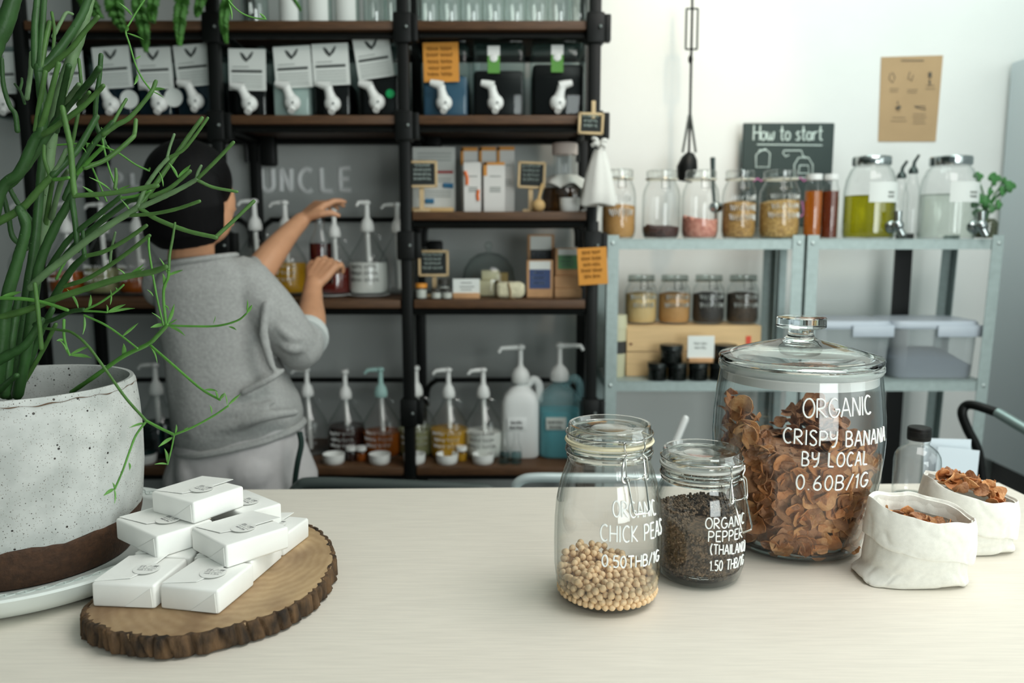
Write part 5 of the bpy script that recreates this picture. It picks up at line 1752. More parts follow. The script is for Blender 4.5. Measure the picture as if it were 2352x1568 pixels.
carton(1058, 1098, 338, 482, 2.53, .05, 'tall white carton with orange corner, left of the back three', zm)
carton(1100, 1140, 337, 482, 2.53, .05, 'tall white carton with orange corner, middle of the back three', zm)
carton(1141, 1182, 336, 482, 2.53, .05, 'tall white carton with orange corner, right of the back three', zm)
rt, a, w, h = carton(1064, 1105, 372, 484, 2.46, .04, 'slim white pack with orange leaf marks, front row left', zm, False, name='slim_pack')
part('leaf_mark', strokes_mb([[(.1, .82), (.22, .68), (.2, .55)], [(.86, .45), (.8, .35), (.84, .24)]], lambda u, v: Vector((a.x + w * u, 2.4585, zm + h * v)), [.004, .006, .007, .006, .003] and .005, 6), mat('bright_orange', (226, 110, 40), .6), rt)
carton(1110, 1160, 372, 484, 2.46, .045, 'slim white pack with orange corner, front row right', zm, True, name='slim_pack')

# jar with a cloth cover, white cup, wooden ball
jx = X(1296, 2.54)
fj = thing('drink_jar', (jx, 2.54, zm), 'round glass jar with white cloth-tied neck and pinkish cap on the upper right shelf', 'jar')
part('glass', MB().shell([(.001, .002), (.055, .001), (.072, .012), (.074, .05), (.066, .085), (.045, .105), (.036, .115), (.036, .185)], (jx, 2.54, zm), 40), bglass, fj)
part('liquid', MB().lathe([(.001, .004), (.066, .008), (.070, .05), (.064, .078), (.001, .078)], (jx, 2.54, zm), 36), liq('tea_liquid', (150, 120, 84)), fj)
cl = [[(jx + r * math.cos(t) * (1 + .05 * math.sin(8 * t)), 2.54 + r * math.sin(t) * (1 + .05 * math.sin(8 * t)), zm + h + (dz * abs(math.sin(3.5 * t)))) for t in np.linspace(0, 2 * PI, 56, endpoint=False)] for r, h, dz in ((.078, .074, .016), (.072, .095, .006), (.050, .110, .002), (.040, .118, 0), (.038, .118, 0))]
part('cloth', MB().loft(cl, False), mat('white_cloth', (224, 222, 216), .9, bump=.3, bscale=300), fj)
part('cap', MB().lathe([(0, .18), (.039, .18), (.040, .184), (.040, .212), (.036, .216), (0, .216)], (jx, 2.54, zm), 32), mat('pinkish_cap', (222, 204, 196), .5), fj)
bowl('white_cup', 1308, 2.42, zm, .030, .042, 'small white cup in front of the cloth-tied jar', None, 'cup')
solo('wooden_ball', MB().ball((X(1237, 2.43), 2.43, zm + .020), .020, 20, 14).tube([(X(1237, 2.43), 2.43, zm + .038), (X(1246, 2.43), 2.44, zm + .085)], .005, 8), mat('light_wood', (206, 172, 118), .6), 'pale wooden honey spoon standing by the small chalkboard sign', 'spoon', loc=(X(1237, 2.43), 2.43, zm))

# hanging cotton pouch on the right post
hp = thing('hanging_pouch', tuple(at(1372, 360, 2.31)), 'white cotton pouch hanging from the right rack post', 'pouch')
rg = []
for y, hw, hd, cxp in ((345, 12, .010, 1378), (352, 15, .014, 1377), (372, 22, .02, 1376), (400, 30, .028, 1376), (440, 38, .034, 1375), (462, 42, .034, 1375), (470, 41, .030, 1374), (472, 30, .02, 1374)):
    c = at(cxp, y, 2.31)
    s = pxm(c)
    rg.append([(c.x + hw * s * math.cos(t) * (1 + .06 * math.sin(5 * t + y)), 2.31 + hd * math.sin(t) * (1 + .08 * math.sin(6 * t)), c.z + .004 * math.sin(3 * t)) for t in np.linspace(0, 2 * PI, 40, endpoint=False)])
part('bag', MB().loft(rg), mat('white_cloth', (224, 222, 216), .9, bump=.3, bscale=300), hp)
bw = MB()
for x, y in ((1362, 318), (1392, 322), (1360, 334), (1390, 338)):
    p0, p1 = at(1376, 336, 2.305), at(x, y, 2.30)
    part('bow_loop', MB().tube(spline([tuple(p0), tuple((p0 + p1) / 2 + Vector((0, -.01, .006))), tuple(p1)], 5), .006, 8), mat('white_cloth', (224, 222, 216), .9, bump=.3, bscale=300), hp)
bw.tube([at(1374, 470, 2.31), at(1373, 508, 2.31)], .004, 8)
part('cord', bw, mat('white_cloth', (224, 222, 216), .9, bump=.3, bscale=300), hp)

# ------------------------------------------------------------------ goods on the right bay, lower board
zw = SZ['low']
kraft = mat('kraft_carton', (196, 152, 110), .75, var=.06, scale=40)


def kbox(x0, x1, y0, y1, Y, dp, label, lab_rgb=None, z=None, cap=True):
    a, b = at(x0, y0, Y), at(x1, y1, Y)
    zb_ = zw if z is None else z
    w, h = b.x - a.x, a.z - zb_
    root = thing('kraft_box', ((a.x + b.x) / 2, Y + dp / 2, zb_), label, 'box', 'kraft boxes on the lower right shelf')
    part('carton', MB().rbox(((a.x + b.x) / 2, Y + dp / 2, zb_ + h / 2), (w, dp, h), .0015, 1), kraft, root)
    if lab_rgb:
        l_ = part('paper_label', MB().rbox(((a.x + b.x) / 2, Y - .0006, zb_ + h * .50), (w * .80, .0012, h * .52), .0004, 1), mat('label_%d_%d_%d' % lab_rgb, lab_rgb, .6), root)
        part('white_header', MB().rbox(((a.x + b.x) / 2, Y - .0010, zb_ + h * .86), (w * .80, .0012, h * .22), .0004, 1), card_m, root)
        part('print', strokes_mb(scribble(3, int(x0), 1), lambda u, v: Vector((a.x + w * (.2 + .6 * u), Y - .0018, zb_ + h * (.62 + v * .14))), .0010, 4, None, 1), mat('pale_label_ink', (150, 160, 170), .7), l_)
    return root, zb_ + h


kbox(1212, 1272, 538, 690, 2.55, .07, 'tall kraft box with charcoal label at the back', (60, 64, 66))
kbox(1210, 1270, 597, 690, 2.45, .09, 'kraft box with navy label, front left of the kraft boxes', (58, 78, 122))
_, z1 = kbox(1274, 1336, 662, 690, 2.45, .10, 'flat plain kraft box at the bottom right of the kraft stack')
_, z2 = kbox(1274, 1332, 634, 662, 2.455, .10, 'flat plain kraft box stacked under the green-labelled one', z=z1 + .0005)
kbox(1276, 1334, 570, 634, 2.47, .08, 'kraft box with green label on top of two flat boxes', (96, 148, 104), z=z2 + .0005)

cx_ = X(1122, 2.55)
cd = thing('cloche', (cx_, 2.55, zw), 'glass cloche with round knob over soap blocks on the lower right shelf', 'cloche')
part('dome', MB().shell([(.082, .004), (.084, .05), (.078, .085), (.060, .115), (.034, .132), (.010, .137), (.006, .142), (.006, .148)][::1], (cx_, 2.55, zw), 48), thin_glass('cloche_glass', tint=(.93, .96, .95), edge=(.5, .56, .54), refl=.05), cd, ang=60)
part('knob', MB().ball((cx_, 2.55, zw + .158), .013, 16, 10), thin_glass('cloche_glass'), cd)
for k, (dx, dy, dz, w, h, lab) in enumerate(((-.01, -.03, 0, .058, .048, 'cream soap block at the bottom under the cloche'), (.006, -.02, .049, .056, .030, 'cream soap block on top under the cloche'), (.042, .03, 0, .04, .07, 'ochre soap block standing at the back under the cloche'))):
    solo('soap_block', MB().rbox((cx_ + dx, 2.55 + dy, zw + .002 + dz + h / 2), (w, .04, h), .003), mat('cream_soap', (216, 206, 170), .6, var=.06, scale=30) if k < 2 else mat('ochre_soap', (190, 160, 100), .6), lab, 'soap', 'soap blocks under the cloche', loc=(cx_ + dx, 2.55 + dy, zw + .002 + dz))

ck = thing('price_card', (X(1070, 2.41), 2.41, zw), 'white card held in a kraft foot at the front of the lower right shelf', 'sign')
a, b = at(1040, 640, 2.405), at(1102, 690, 2.405)
part('card', MB().rbox(((a.x + b.x) / 2, 2.405, (a.z + zw) / 2 + .006), (b.x - a.x, .002, a.z - zw - .012), .0006, 1), card_m, ck)
part('print', strokes_mb([[(.3, .8), (.7, .8)], [(.25, .6), (.8, .6)], [(.3, .45), (.7, .45)]], lambda u, v: Vector((a.x + (b.x - a.x) * u, 2.4035, zw + (a.z - zw) * v)), .0010, 4), print_m, ck)
part('foot', MB().rbox(((a.x + b.x) / 2, 2.415, zw + .009), (b.x - a.x, .035, .018), .003), kraft, ck)

lf = MB()
lx = X(1172, 2.41)
lb = MB().rbox((lx, 2.425, zw + .026), (.085, .05, .048), .014, 4)
lb.v = [tuple(Vector(v) * 1 + Vector((.004 * noise.noise(Vector(v) * 60), .004 * noise.noise(Vector(v) * 60 + Vector((5, 0, 0))), .004 * noise.noise(Vector(v) * 60 + Vector((0, 5, 0)))))) for v in lb.v]
lo = thing('wrapped_soap', (lx, 2.425, zw), 'rough cream loofah soap tied with string at the shelf edge', 'soap')
part('loofah', lb, mat('loofah_cream', (214, 208, 178), .9, var=.1, scale=50, bump=.8, bscale=150), lo)
part('string', MB().tube([(lx - .006, 2.398, zw + .05), (lx, 2.396, zw + .026), (lx + .002, 2.393, zw + .002), (lx + .012, 2.38, zw + .003)], .0025, 6), mat('brown_string', (140, 110, 74), .9), lo)


def small_jar(px, Y, z, r, h, glass_m, lid_m, label, group='small jars on the lower right shelf', content=None):
    x = X(px, Y)
    j = thing('balm_jar', (x, Y, z), label, 'jar', group)
    part('glass', MB().shell([(.001, .001), (r * .9, .001), (r, .004), (r, h * .7), (r * .85, h * .76)], (x, Y, z), 24), glass_m, j)
    if content:
        part('content', MB().lathe([(.001, .002), (r * .92, .003), (r * .92, h * .6), (.001, h * .6)], (x, Y, z), 24), content, j)
    part('lid', MB().lathe([(0, h * .72), (r, h * .72), (r, h), (0, h)], (x, Y, z), 24), lid_m, j)


pale_balm = mat('pale_balm', (200, 204, 196), .6)
small_jar(965, 2.41, zw, .018, .046, bglass, mat('orange_lid', (222, 146, 52), .5), 'small glass jar with orange lid at the left end of the lower right shelf', content=pale_balm)
steel = mat('steel_lid', (170, 176, 174), .3, metal=.8)
dklid = mat('dark_lid', (58, 56, 52), .5)
small_jar(1000, 2.40, zw, .016, .032, bglass, dklid, 'small dark-lidded jar, front left of the stacked pair', content=pale_balm)
small_jar(1025, 2.40, zw, .016, .032, bglass, dklid, 'small dark-lidded jar, front right of the stacked pair', content=pale_balm)
small_jar(1018, 2.43, zw, .018, .058, bglass, dklid, 'taller dark-lidded jar behind the two small jars', content=pale_balm)

# orange note on the right post
nt_ = thing('orange_note', tuple(at(1360, 612, 2.335)), 'orange paper note with brown writing fixed to the right rack post', 'note')
c = at(1361, 611, 2.335)
M = Matrix.Rotation(-.06, 3, 'Y')
part('paper', MB().rbox(c, (.086, .0016, .108), .0005, 1, M=M), card_o, nt_)
part('writing', strokes_mb(scribble(5, 9, 2), lambda u, v: c + M @ Vector(((u - .5) * .066, -.0016, .034 + v * .0175)), .0011, 4, None, 1), mat('brown_print', (120, 78, 30), .8), nt_)

# ------------------------------------------------------------------ hanging fern over the left bay
fern = thing('hanging_fern', tuple(at(380, -90, 2.24)), 'green fern trailing from above over the left bay of the rack', 'plant')
fg = mat('fern_green', (66, 118, 44), .6, var=.2, scale=60)
for P, w in (([(415, -70), (418, -10), (412, 50), (413, 104)], 34), ([(535, -70), (520, 0), (514, 50), (520, 98)], 26), ([(330, -70), (318, 0), (330, 60), (336, 118)], 34), ([(280, -70), (262, -10), (268, 30), (285, 70)], 44), ([(210, -70), (200, -20), (215, 20), (232, 40)], 46), ([(450, -70), (462, -20), (455, 20), (452, 38)], 24), ([(345, -70), (352, -20), (348, 30), (352, 52)], 30), ([(480, -80), (560, -60), (650, -30), (690, 24)], 14)):
    S = spline(P, 10)
    pts = [at(x, y, 2.24 + .02 * math.sin(x)) for x, y in S]
    m = MB().tube(pts, .0025, 6)
    n = len(pts)
    for i, p in enumerate(pts):
        t = i / (n - 1)
        ln = w * .62 * pxm(p) * (math.sin(PI * (.12 + .80 * t)) ** .7) * (1 - .45 * t)
        for sg in (-1, 1):
            for q in (0, .5):
                b0 = p + (pts[min(i + 1, n - 1)] - p) * q
                e = b0 + Vector((sg * ln, random.uniform(-.35, .35) * ln, -ln * .55))
                mid = (b0 + e) / 2 + Vector((0, -.004, .004))
                m.tube([b0, mid, e], [.0016, .0052, .0008], 5)
    part('frond', m, fg, fern)
fc = at(382, -92, 2.24)
part('trough', MB().rbox((fc.x, 2.24, fc.z + .03), (.46, .13, .12), .012), mat('terracotta', (150, 92, 60), .8), fern)
for dx in (-.2, .2):
    part('hanging_cord', MB().tube([(fc.x + dx, 2.24, fc.z + .08), (fc.x + dx, 2.24, 2.90)], .003, 6), blk, fern)

# ================================================================== the person at the rack, seen from behind
skin = mat('warm_skin', (198, 146, 112), .5, var=.05, scale=30, sub=.08)
hair_m = mat('black_hair', (12, 11, 12), .6, var=.2, scale=120, stretch=(1, 1, .08), bump=.12, bscale=260, spec=.12)
knit = mat('grey_marl_sweatshirt', (160, 160, 158), .92, var=.10, scale=140, bump=.4, bscale=90)
trou = mat('light_grey_trousers', (186, 182, 182), .85, var=.03, scale=60, bump=.15, bscale=60)
stripe_m = mat('dark_green_piping', (20, 44, 38), .8)
pr_loc = at(560, 1100, 1.95)
person = thing('person', (pr_loc.x, 1.95, 0), 'person seen from behind in grey sweatshirt, black bob, pressing a pump on the rack', 'person')


def blob(mb, chain, seg=18):
    """chain: (point, radius across, radius deep) -> smooth tube of elliptical sections in the room"""
    pts = [Vector(c[0]) for c in chain]
    mb.rtube(pts, [c[1] for c in chain], seg)


def limb(mb, P, n=5):
    """P: list of (x, y, z, r)"""
    S = spline(P, n)
    mb.rtube([s[:3] for s in S], [max(s[3], .002) for s in S], 16)


def q(px, py, D, r):
    p = at(px, py, D)
    return (p.x, p.y, p.z, r)


# joints, measured on the photo
headc = at(446, 448, 1.93)
body = MB()
body.ball(headc, (.076, .094, .108), 24, 18)                                        # skull
fx = Vector((.60, .80, 0)).normalized()                                             # the way the face looks: away and to the right
rt_ = Vector((fx.y, -fx.x, 0))
jaw = headc + fx * .030 + Vector((0, 0, -.050))
body.ball(jaw, (.060, .062, .068), 20, 14)                                          # jaw and face
body.ball(headc + fx * .048 + Vector((0, 0, -.012)), (.054, .050, .072), 20, 14)
nose = headc + fx * .092 + Vector((0, 0, -.032))
body.tube([nose + Vector((0, 0, .034)) - fx * .010, nose + fx * .010, nose - Vector((0, 0, .010)) - fx * .004], [.007, .012, .008], 10)
for sg in (-1, 1):
    body.ball(headc + rt_ * (.074 * sg) + Vector((0, 0, -.030)) + fx * .006, (.014, .018, .030), 12, 8)   # ears
    body.ball(headc + fx * .076 + rt_ * (.030 * sg) + Vector((0, 0, -.004)), (.013, .013, .009), 10, 8)    # eyelids
body.ball(headc + fx * .086 + Vector((0, 0, -.066)), (.019, .012, .010), 12, 8)     # lips
limb(body, [(*(headc + Vector((-.006, -.01, -.06))), .055), q(440, 560, 1.945, .053), q(440, 606, 1.955, .055)])
limb(body, [q(450, 650, 1.96, .070), q(490, 720, 1.965, .105), q(520, 860, 1.965, .105), q(540, 960, 1.97, .125), q(560, 1060, 1.98, .130)])
limb(body, [q(395, 662, 1.975, .044), q(450, 640, 1.965, .050), q(555, 655, 1.95, .044)])
# right arm: shoulder, elbow low at the side, forearm up to the held bottle
SR, ER, WR = q(570, 660, 1.945, .044), q(690, 798, 1.98, .041), q(719, 652, 2.22, .024)
limb(body, [SR, q(640, 730, 1.94, .046), ER])
limb(body, [ER, q(712, 745, 2.07, .041), q(716, 695, 2.16, .031), WR])
# left arm: reaches forward and up past the right shoulder to the pump
SLs, EL, WL = q(398, 668, 2.00, .042), q(585, 640, 2.13, .042), q(694, 505, 2.35, .024)
limb(body, [SLs, q(490, 655, 2.08, .046), EL])
limb(body, [EL, q(618, 592, 2.19, .039), q(660, 540, 2.28, .030), WL])


def hand(mb, wrist, palm_dir, back_n, curl, s=1.0, spread=.012, thumb_side=1, fingers=None):
    """palm with five separate fingers; palm_dir: towards the fingers, back_n: out of the back of the hand"""
    d = Vector(palm_dir).normalized()
    n = Vector(back_n)
    n = (n - d * n.dot(d)).normalized()
    sd = d.cross(n).normalized() * thumb_side
    w = Vector(wrist)
    # palm
    for k in np.linspace(-1, 1, 4):
        mb.rtube([w + sd * k * .012, w + d * .035 * s + sd * k * .024, w + d * .078 * s + sd * k * .030], [.016, .0135, .0115], 10)
    L = [.070, .078, .072, .056]
    for i in range(4):
        k = 1 - 2 * i / 3
        p = w + d * .080 * s + sd * k * .030
        a = curl[i]
        pts, dirn = [p - d * .012], d + sd * k * spread * 8
        dirn.normalize()
        rr = [.0105]
        for j, f in enumerate((.46, .30, .24)):
            dirn = (Matrix.Rotation(-a * (1.0, 1.1, .8)[j], 3, sd * thumb_side) @ dirn) if False else (dirn * math.cos(a * (1, 1.1, .8)[j]) - (n * dirn.dot(d) - d * dirn.dot(n) if True else n) * math.sin(a * (1, 1.1, .8)[j]))
            dirn.normalize()
            p = p + dirn * L[i] * f * s
            pts.append(p)
            rr.append((.0095, .0085, .0070)[j])
        mb.rtube(pts, rr, 10)
    t0 = w + d * .022 * s + sd * .022
    td = (sd * .8 + d * .75 - n * .25).normalized()
    t1 = t0 + td * .040 * s
    td2 = (td + d * .6 - n * .5).normalized()
    mb.rtube([t0, t1, t1 + td2 * .030 * s, t1 + (td2 - n * .3).normalized() * .052 * s], [.0145, .0115, .010, .0075], 10)


wr = Vector(WR[:3])
wl_ = Vector(WL[:3])
hold = at(738, 600, 2.30)
# right hand wraps round the bottle: fingers go away and to the right, back of the hand towards the camera
hand(body, wr, Vector((.42, .40, .72)), Vector((-.30, -.88, .36)), (.80, .85, .85, .80), .92, .003, -1, None)
# left hand lies over the pump head, fingers to the right
hand(body, wl_, Vector((.62, .38, .60)), Vector((-.25, -.30, .92)), (.30, .42, .52, .58), .92, .006, 1, None)
# legs and feet
for sx, px in ((-1, 490), (1, 618)):
    hp_ = at(px, 1070, 1.97)
    limb(body, [(hp_.x, hp_.y, hp_.z, .10), (hp_.x + .01 * sx, 1.96, .62, .085), (hp_.x + .012 * sx, 1.95, .44, .055), (hp_.x + .012 * sx, 1.97, .26, .050), (hp_.x + .012 * sx, 1.97, .09, .034)])
    limb(body, [(hp_.x + .012 * sx, 1.955, .045, .034), (hp_.x + .02 * sx, 2.03, .036, .034), (hp_.x + .026 * sx, 2.12, .024, .022)])
remeshed('body', body, skin, person, .0045, 4)

# hair: rounded bob, longer at the back, with the ear and cheek free on the right
hb = MB()
hb.ball(headc + Vector((-.008, -.010, .034)), (.098, .110, .096), 28, 20)
for k in range(26):
    t = PI * 0.98 + (k / 25) * PI * 0.79     # round the back, from the left cheek to behind the right ear
    ang = t
    dx, dy = math.cos(ang), math.sin(ang)
    top = headc + Vector((dx * .090 - .004, dy * .098, .03))
    low = headc + Vector((dx * .096 - .004, dy * .084, -.080 - .020 * math.sin((k / 25) * PI)))
    end = headc + Vector((dx * .078 - .006, dy * .068, -.104 - .014 * math.sin((k / 25) * PI)))
    hb.rtube([top, (top + low) / 2 + Vector((dx * .008, dy * .008, 0)), low, end], [.022, .023, .020, .012], 8)
hb.rtube([headc + Vector((-.086, .02, .03)), headc + Vector((-.096, .03, -.05)), headc + Vector((-.080, .03, -.096))], [.024, .022, .014], 8)
remeshed('hair', hb, hair_m, person, .0045, 3, label='black bob haircut')

# sweatshirt: torso with a wide neck, right sleeve to the elbow, left sleeve along the far arm
def section(px0, px1, py, D, depth, tilt=0.0, sq=2.3, seed=0):
    a, b = at(px0, py, D), at(px1, py, D)
    c = (a + b) / 2
    hw = (b.x - a.x) / 2
    out = []
    for k in range(56):
        t = 2 * PI * k / 56
        e = 2 / sq
        x = hw * abs(math.cos(t)) ** e * (1 if math.cos(t) > 0 else -1)
        y = depth * abs(math.sin(t)) ** e * (1 if math.sin(t) > 0 else -1)
        f = 1 + .018 * noise.noise(Vector((math.cos(t) * 2.2, math.sin(t) * 2.2, py * .016 + seed))) * 2
        out.append(Vector((c.x + x * f, c.y + y * f, c.z + tilt * x)))
    return out


sw = MB()
secs = [section(424, 688, 1000, 1.965, .140, .20), section(412, 690, 975, 1.965, .150, .17), section(406, 684, 935, 1.965, .152, .12), section(398, 660, 885, 1.965, .138, .08), section(390, 632, 830, 1.965, .125, .05), section(378, 618, 760, 1.965, .120, .02),
        section(368, 618, 700, 1.965, .114, 0), section(362, 618, 655, 1.96, .104, 0), section(370, 600, 625, 1.96, .090, .03), section(384, 565, 606, 1.955, .078, .07), section(390, 536, 597, 1.953, .070, .13)]
sw.loft(secs)
limb(sw, [q(562, 650, 1.95, .066), q(620, 712, 1.935, .063), q(668, 772, 1.95, .058), q(690, 796, 1.985, .053)])
limb(sw, [q(690, 800, 1.975, .057), q(704, 772, 2.02, .050)])
limb(sw, [q(392, 655, 1.99, .068), q(480, 660, 2.07, .062), q(575, 645, 2.13, .055), q(588, 630, 2.145, .050)])
# folds: slack ridges across the back, at the elbow and over the hem
for P in ([(440, 996, 1.83, .012), (520, 982, 1.825, .014), (610, 956, 1.82, .014), (680, 946, 1.86, .010)], [(460, 955, 1.83, .008), (540, 946, 1.825, .010), (630, 922, 1.84, .008)], [(640, 780, 1.90, .012), (668, 800, 1.895, .014), (700, 800, 1.93, .010)], [(612, 700, 1.87, .010), (606, 770, 1.855, .012), (624, 840, 1.85, .010)],
          [(640, 752, 1.885, .010), (670, 775, 1.89, .012), (700, 778, 1.93, .010)], [(560, 900, 1.825, .010), (620, 870, 1.83, .010), (650, 850, 1.86, .008)]):
    limb(sw, [q(*p) for p in P], 4)
so = remeshed('sweatshirt', sw, knit, person, .006, 7, label='grey marl sweatshirt with rolled sleeves')
nb = MB()
ring = [tuple(p) for p in section(388, 538, 596, 1.953, .072, .13)]
nb.tube(ring + [ring[0]], .0075, 8)
part('neckband', nb, knit, so)
hm = MB()
ring = [tuple(p) for p in section(422, 690, 1002, 1.965, .142, .20)]
hm.tube(ring + [ring[0]], .010, 8)
part('hem', hm, knit, so)
cfm = MB()
e0, e1 = Vector(q(700, 780, 2.00, 0)[:3]), Vector(q(706, 766, 2.035, 0)[:3])
cfm.tube([e0, e0 + (e1 - e0) * .5, e1], [.056, .058, .054], 24)
part('cuff', cfm, mat('pale_knit_cuff', (196, 200, 198), .9), so)

# trousers
tr_ = MB()
tr_.loft([section(416, 710, 1130, 1.97, .150, 0, 2.4, 3), section(414, 704, 1080, 1.97, .154, 0, 2.4, 3), section(418, 696, 1030, 1.97, .150, 0, 2.4, 3), section(414, 690, 985, 1.968, .145, .1, 2.4, 3), section(418, 680, 955, 1.966, .130, .1, 2.4, 3)])
tr_.ball(at(575, 1075, 1.885), (.078, .075, .075), 18, 12)
tr_.ball(at(455, 1085, 1.895), (.050, .07, .075), 18, 12)
for sx, px in ((-1, 478), (1, 632)):
    hp_ = at(px, 1090, 1.965)
    limb(tr_, [(hp_.x, hp_.y, hp_.z, .108), (hp_.x, 1.96, .60, .098), (hp_.x + .005 * sx, 1.95, .40, .080), (hp_.x + .006 * sx, 1.96, .14, .066)])
to = remeshed('trousers', tr_, trou, person, .006, 7, label='loose light grey trousers')
sp_ = MB()
sp_.tube(spline([tuple(at(688, 992, 1.865)), tuple(at(692, 1020, 1.855)), tuple(at(684, 1060, 1.850)), tuple(at(678, 1100, 1.855)), tuple(at(676, 1135, 1.86))], 6), .007, 8)
part('side_piping', sp_, stripe_m, to, label='dark green side piping')

# the bottle being filled, held in the right hand
hb_ = at(738, 620, 2.315)
bz = SZ['low'] + .012
vb = thing('held_bottle', (hb_.x, 2.315, bz + .035), 'clear bottle with red liquid held in the right hand under the pump', 'bottle')
zz = bz + .035
part('glass', MB().shell([(.001, .002), (.030, .001), (.033, .006), (.033, .115), (.030, .130), (.017, .155), (.014, .165), (.014, .190)], (hb_.x, 2.315, zz), 32), bglass, vb)
part('liquid', MB().lathe([(.001, .004), (.0305, .006), (.0305, .120), (.001, .120)], (hb_.x, 2.315, zz), 28), liq('red_liquid', (170, 60, 34)), vb)

# ================================================================== two galvanised steel shelves along the white wall
galv = mat('galvanised_steel', (162, 176, 174), .5, metal=.25, var=.08, scale=60)
MY0, MY1 = 2.37, 2.64
TZ, BZ = at(1600, 549, MY0).z, at(1600, 876, MY0).z
rivet = mat('bright_rivet', (196, 206, 204), .3, metal=.7)


def metal_shelf(x0, x1, label, lean0=0.0, lean1=0.0):
    root = thing('metal_shelf', ((x0 + x1) / 2, (MY0 + MY1) / 2, 0), label, 'shelf', 'galvanised shelves by the white wall')
    for xs, ln, sg in ((x0, lean0, 1), (x1, lean1, -1)):
        for y, sy in ((MY0, 1), (MY1, -1)):
            m = MB()
            xb = xs + ln * (TZ)
            for (dx, dy, w, d) in ((.016 * sg, 0, .034, .0025), (0, .016 * sy, .0025, .034)):
                o = [(-w / 2, -d / 2), (w / 2, -d / 2), (w / 2, d / 2), (-w / 2, d / 2)]
                m.loft([[Vector((xb + dx + a, y + dy + b, 0)) for a, b in o], [Vector((xs + dx + a, y + dy + b, TZ + .012)) for a, b in o]])
            po = part('post', m, galv, root, ang=20)
            if sy == 1:
                for z in (TZ - .012, BZ - .012):
                    xr = xs + ln * (TZ - z) + .014 * sg
                    part('rivet', MB().ball((xr, y - .002, z), (.006, .003, .006), 10, 6), rivet, po)
    for z in (TZ, BZ, .30):
        xa, xb = x0 + lean0 * (TZ - z), x1 + lean1 * (TZ - z)
        m = MB().box(((xa + xb) / 2, (MY0 + MY1) / 2, z - .001), (xb - xa - .004, MY1 - MY0 - .004, .002))
        for y in (MY0 + .004, MY1 - .004):
            m.box(((xa + xb) / 2, y, z - .015), (xb - xa - .006, .002, .030))
        for x in (xa + .004, xb - .004):
            m.box((x, (MY0 + MY1) / 2, z - .015), (.002, MY1 - MY0 - .01, .030))
        part('shelf', m, galv, root, ang=20)
    return root


metal_shelf(.283, .862, 'galvanised steel shelf unit left of the pair, jars of dry goods on top')
metal_shelf(.874, 1.452, 'galvanised steel shelf unit right of the pair, glass dispensers on top', 0, -.030)
part('cross_brace', MB().box((1.30, MY1 + .02, .68), (.055, .012, 1.32)), mat('black_steel', (11, 13, 12), .45, spec=.3), [o for o in COL.objects if o.name.startswith('metal_shelf')][-1], label='dark upright strip at the back')

gr = mat('jar_grain', (190, 146, 88), .8, var=.25, scale=220, bump=.5, bscale=300)
DJP = [(.040, .001), (.046, .006), (.050, .02), (.050, .105), (.047, .122), (.041, .135), (.037, .142), (.037, .152)]


def dry_jar(px, Y, z, w_px, h_px, base_y, content, fill, label, lid_m, group, ink_m=white_pen, seed=0, rows=3, slope=0.0, lump=0.0, frac=(.28, .62)):
    x = X(px, Y, base_y)
    c = Vector((x, Y, z + .08))
    r = w_px / 2 * pxm(c)
    h = h_px * pxm(c)
    k, q_ = r / .050, h / .172
    root = thing('dry_goods_jar', (x, Y, z), label, 'jar', group)
    P = [(a * k, b * q_) for a, b in DJP]
    g = part('glass', MB().shell([(.001, .002)] + P, (x, Y, z), 36), bglass, root, ang=60)
    part('lid', MB().lathe([(0, .150 * q_), (.040 * k, .150 * q_), (.041 * k, .153 * q_), (.041 * k, .168 * q_), (.038 * k, .171 * q_), (0, .171 * q_)], (x, Y, z), 32), lid_m, root)
    part('seal', MB().lathe([(.036 * k, .147 * q_), (.043 * k, .147 * q_), (.043 * k, .151 * q_), (.036 * k, .151 * q_)], (x, Y, z), 32, True), mat('pale_seal', (226, 222, 206), .6), root)
    part('wire_clasp', MB().tube([(x + .042 * k * math.cos(t), Y + .042 * k * math.sin(t), z + .150 * q_) for t in np.linspace(0, 2 * PI, 33)], .0016, 6).tube([(x + .012, Y - .043 * k, z + .15 * q_), (x + .014, Y - .052 * k, z + .125 * q_), (x - .010, Y - .052 * k, z + .125 * q_), (x - .008, Y - .043 * k, z + .15 * q_)], .0016, 6), chrome, root)
    rf = prof_r(P)
    rings = [[(x, Y, z + .004)] * 36]
    hs = list(np.linspace(.006, fill * h, 8))
    for i, hh in enumerate(hs):
        rr = rf(hh) - .003
        rings.append([(x + rr * math.cos(t), Y + rr * math.sin(t), z + hh + (slope * math.cos(t) + lump * noise.noise(Vector((math.cos(t) * 3, math.sin(t) * 3, seed)))) * (i / 7)) for t in np.linspace(0, 2 * PI, 36, endpoint=False)])
    rings.append([(x + .5 * rf(hs[-1]) * math.cos(t), Y + .5 * rf(hs[-1]) * math.sin(t), z + hs[-1] + .006 + .5 * slope * math.cos(t)) for t in np.linspace(0, 2 * PI, 36, endpoint=False)])
    part('content', MB().loft(rings), content, root)
    if ink_m is not None:
        def fn(u, v):
            f = (u - .5) * 1.9 + .1
            hh = h * frac[1] + v * h * (frac[1] - frac[0]) / (rows - .4)
            rr = rf(hh) + .001
            return (x + rr * math.sin(f), Y - rr * math.cos(f), z + hh)
        strokes = scribble(rows, seed, 2)
        part('lettering', strokes_mb(strokes, fn, .0016, 4, None, 1), ink_m, g)
    return root


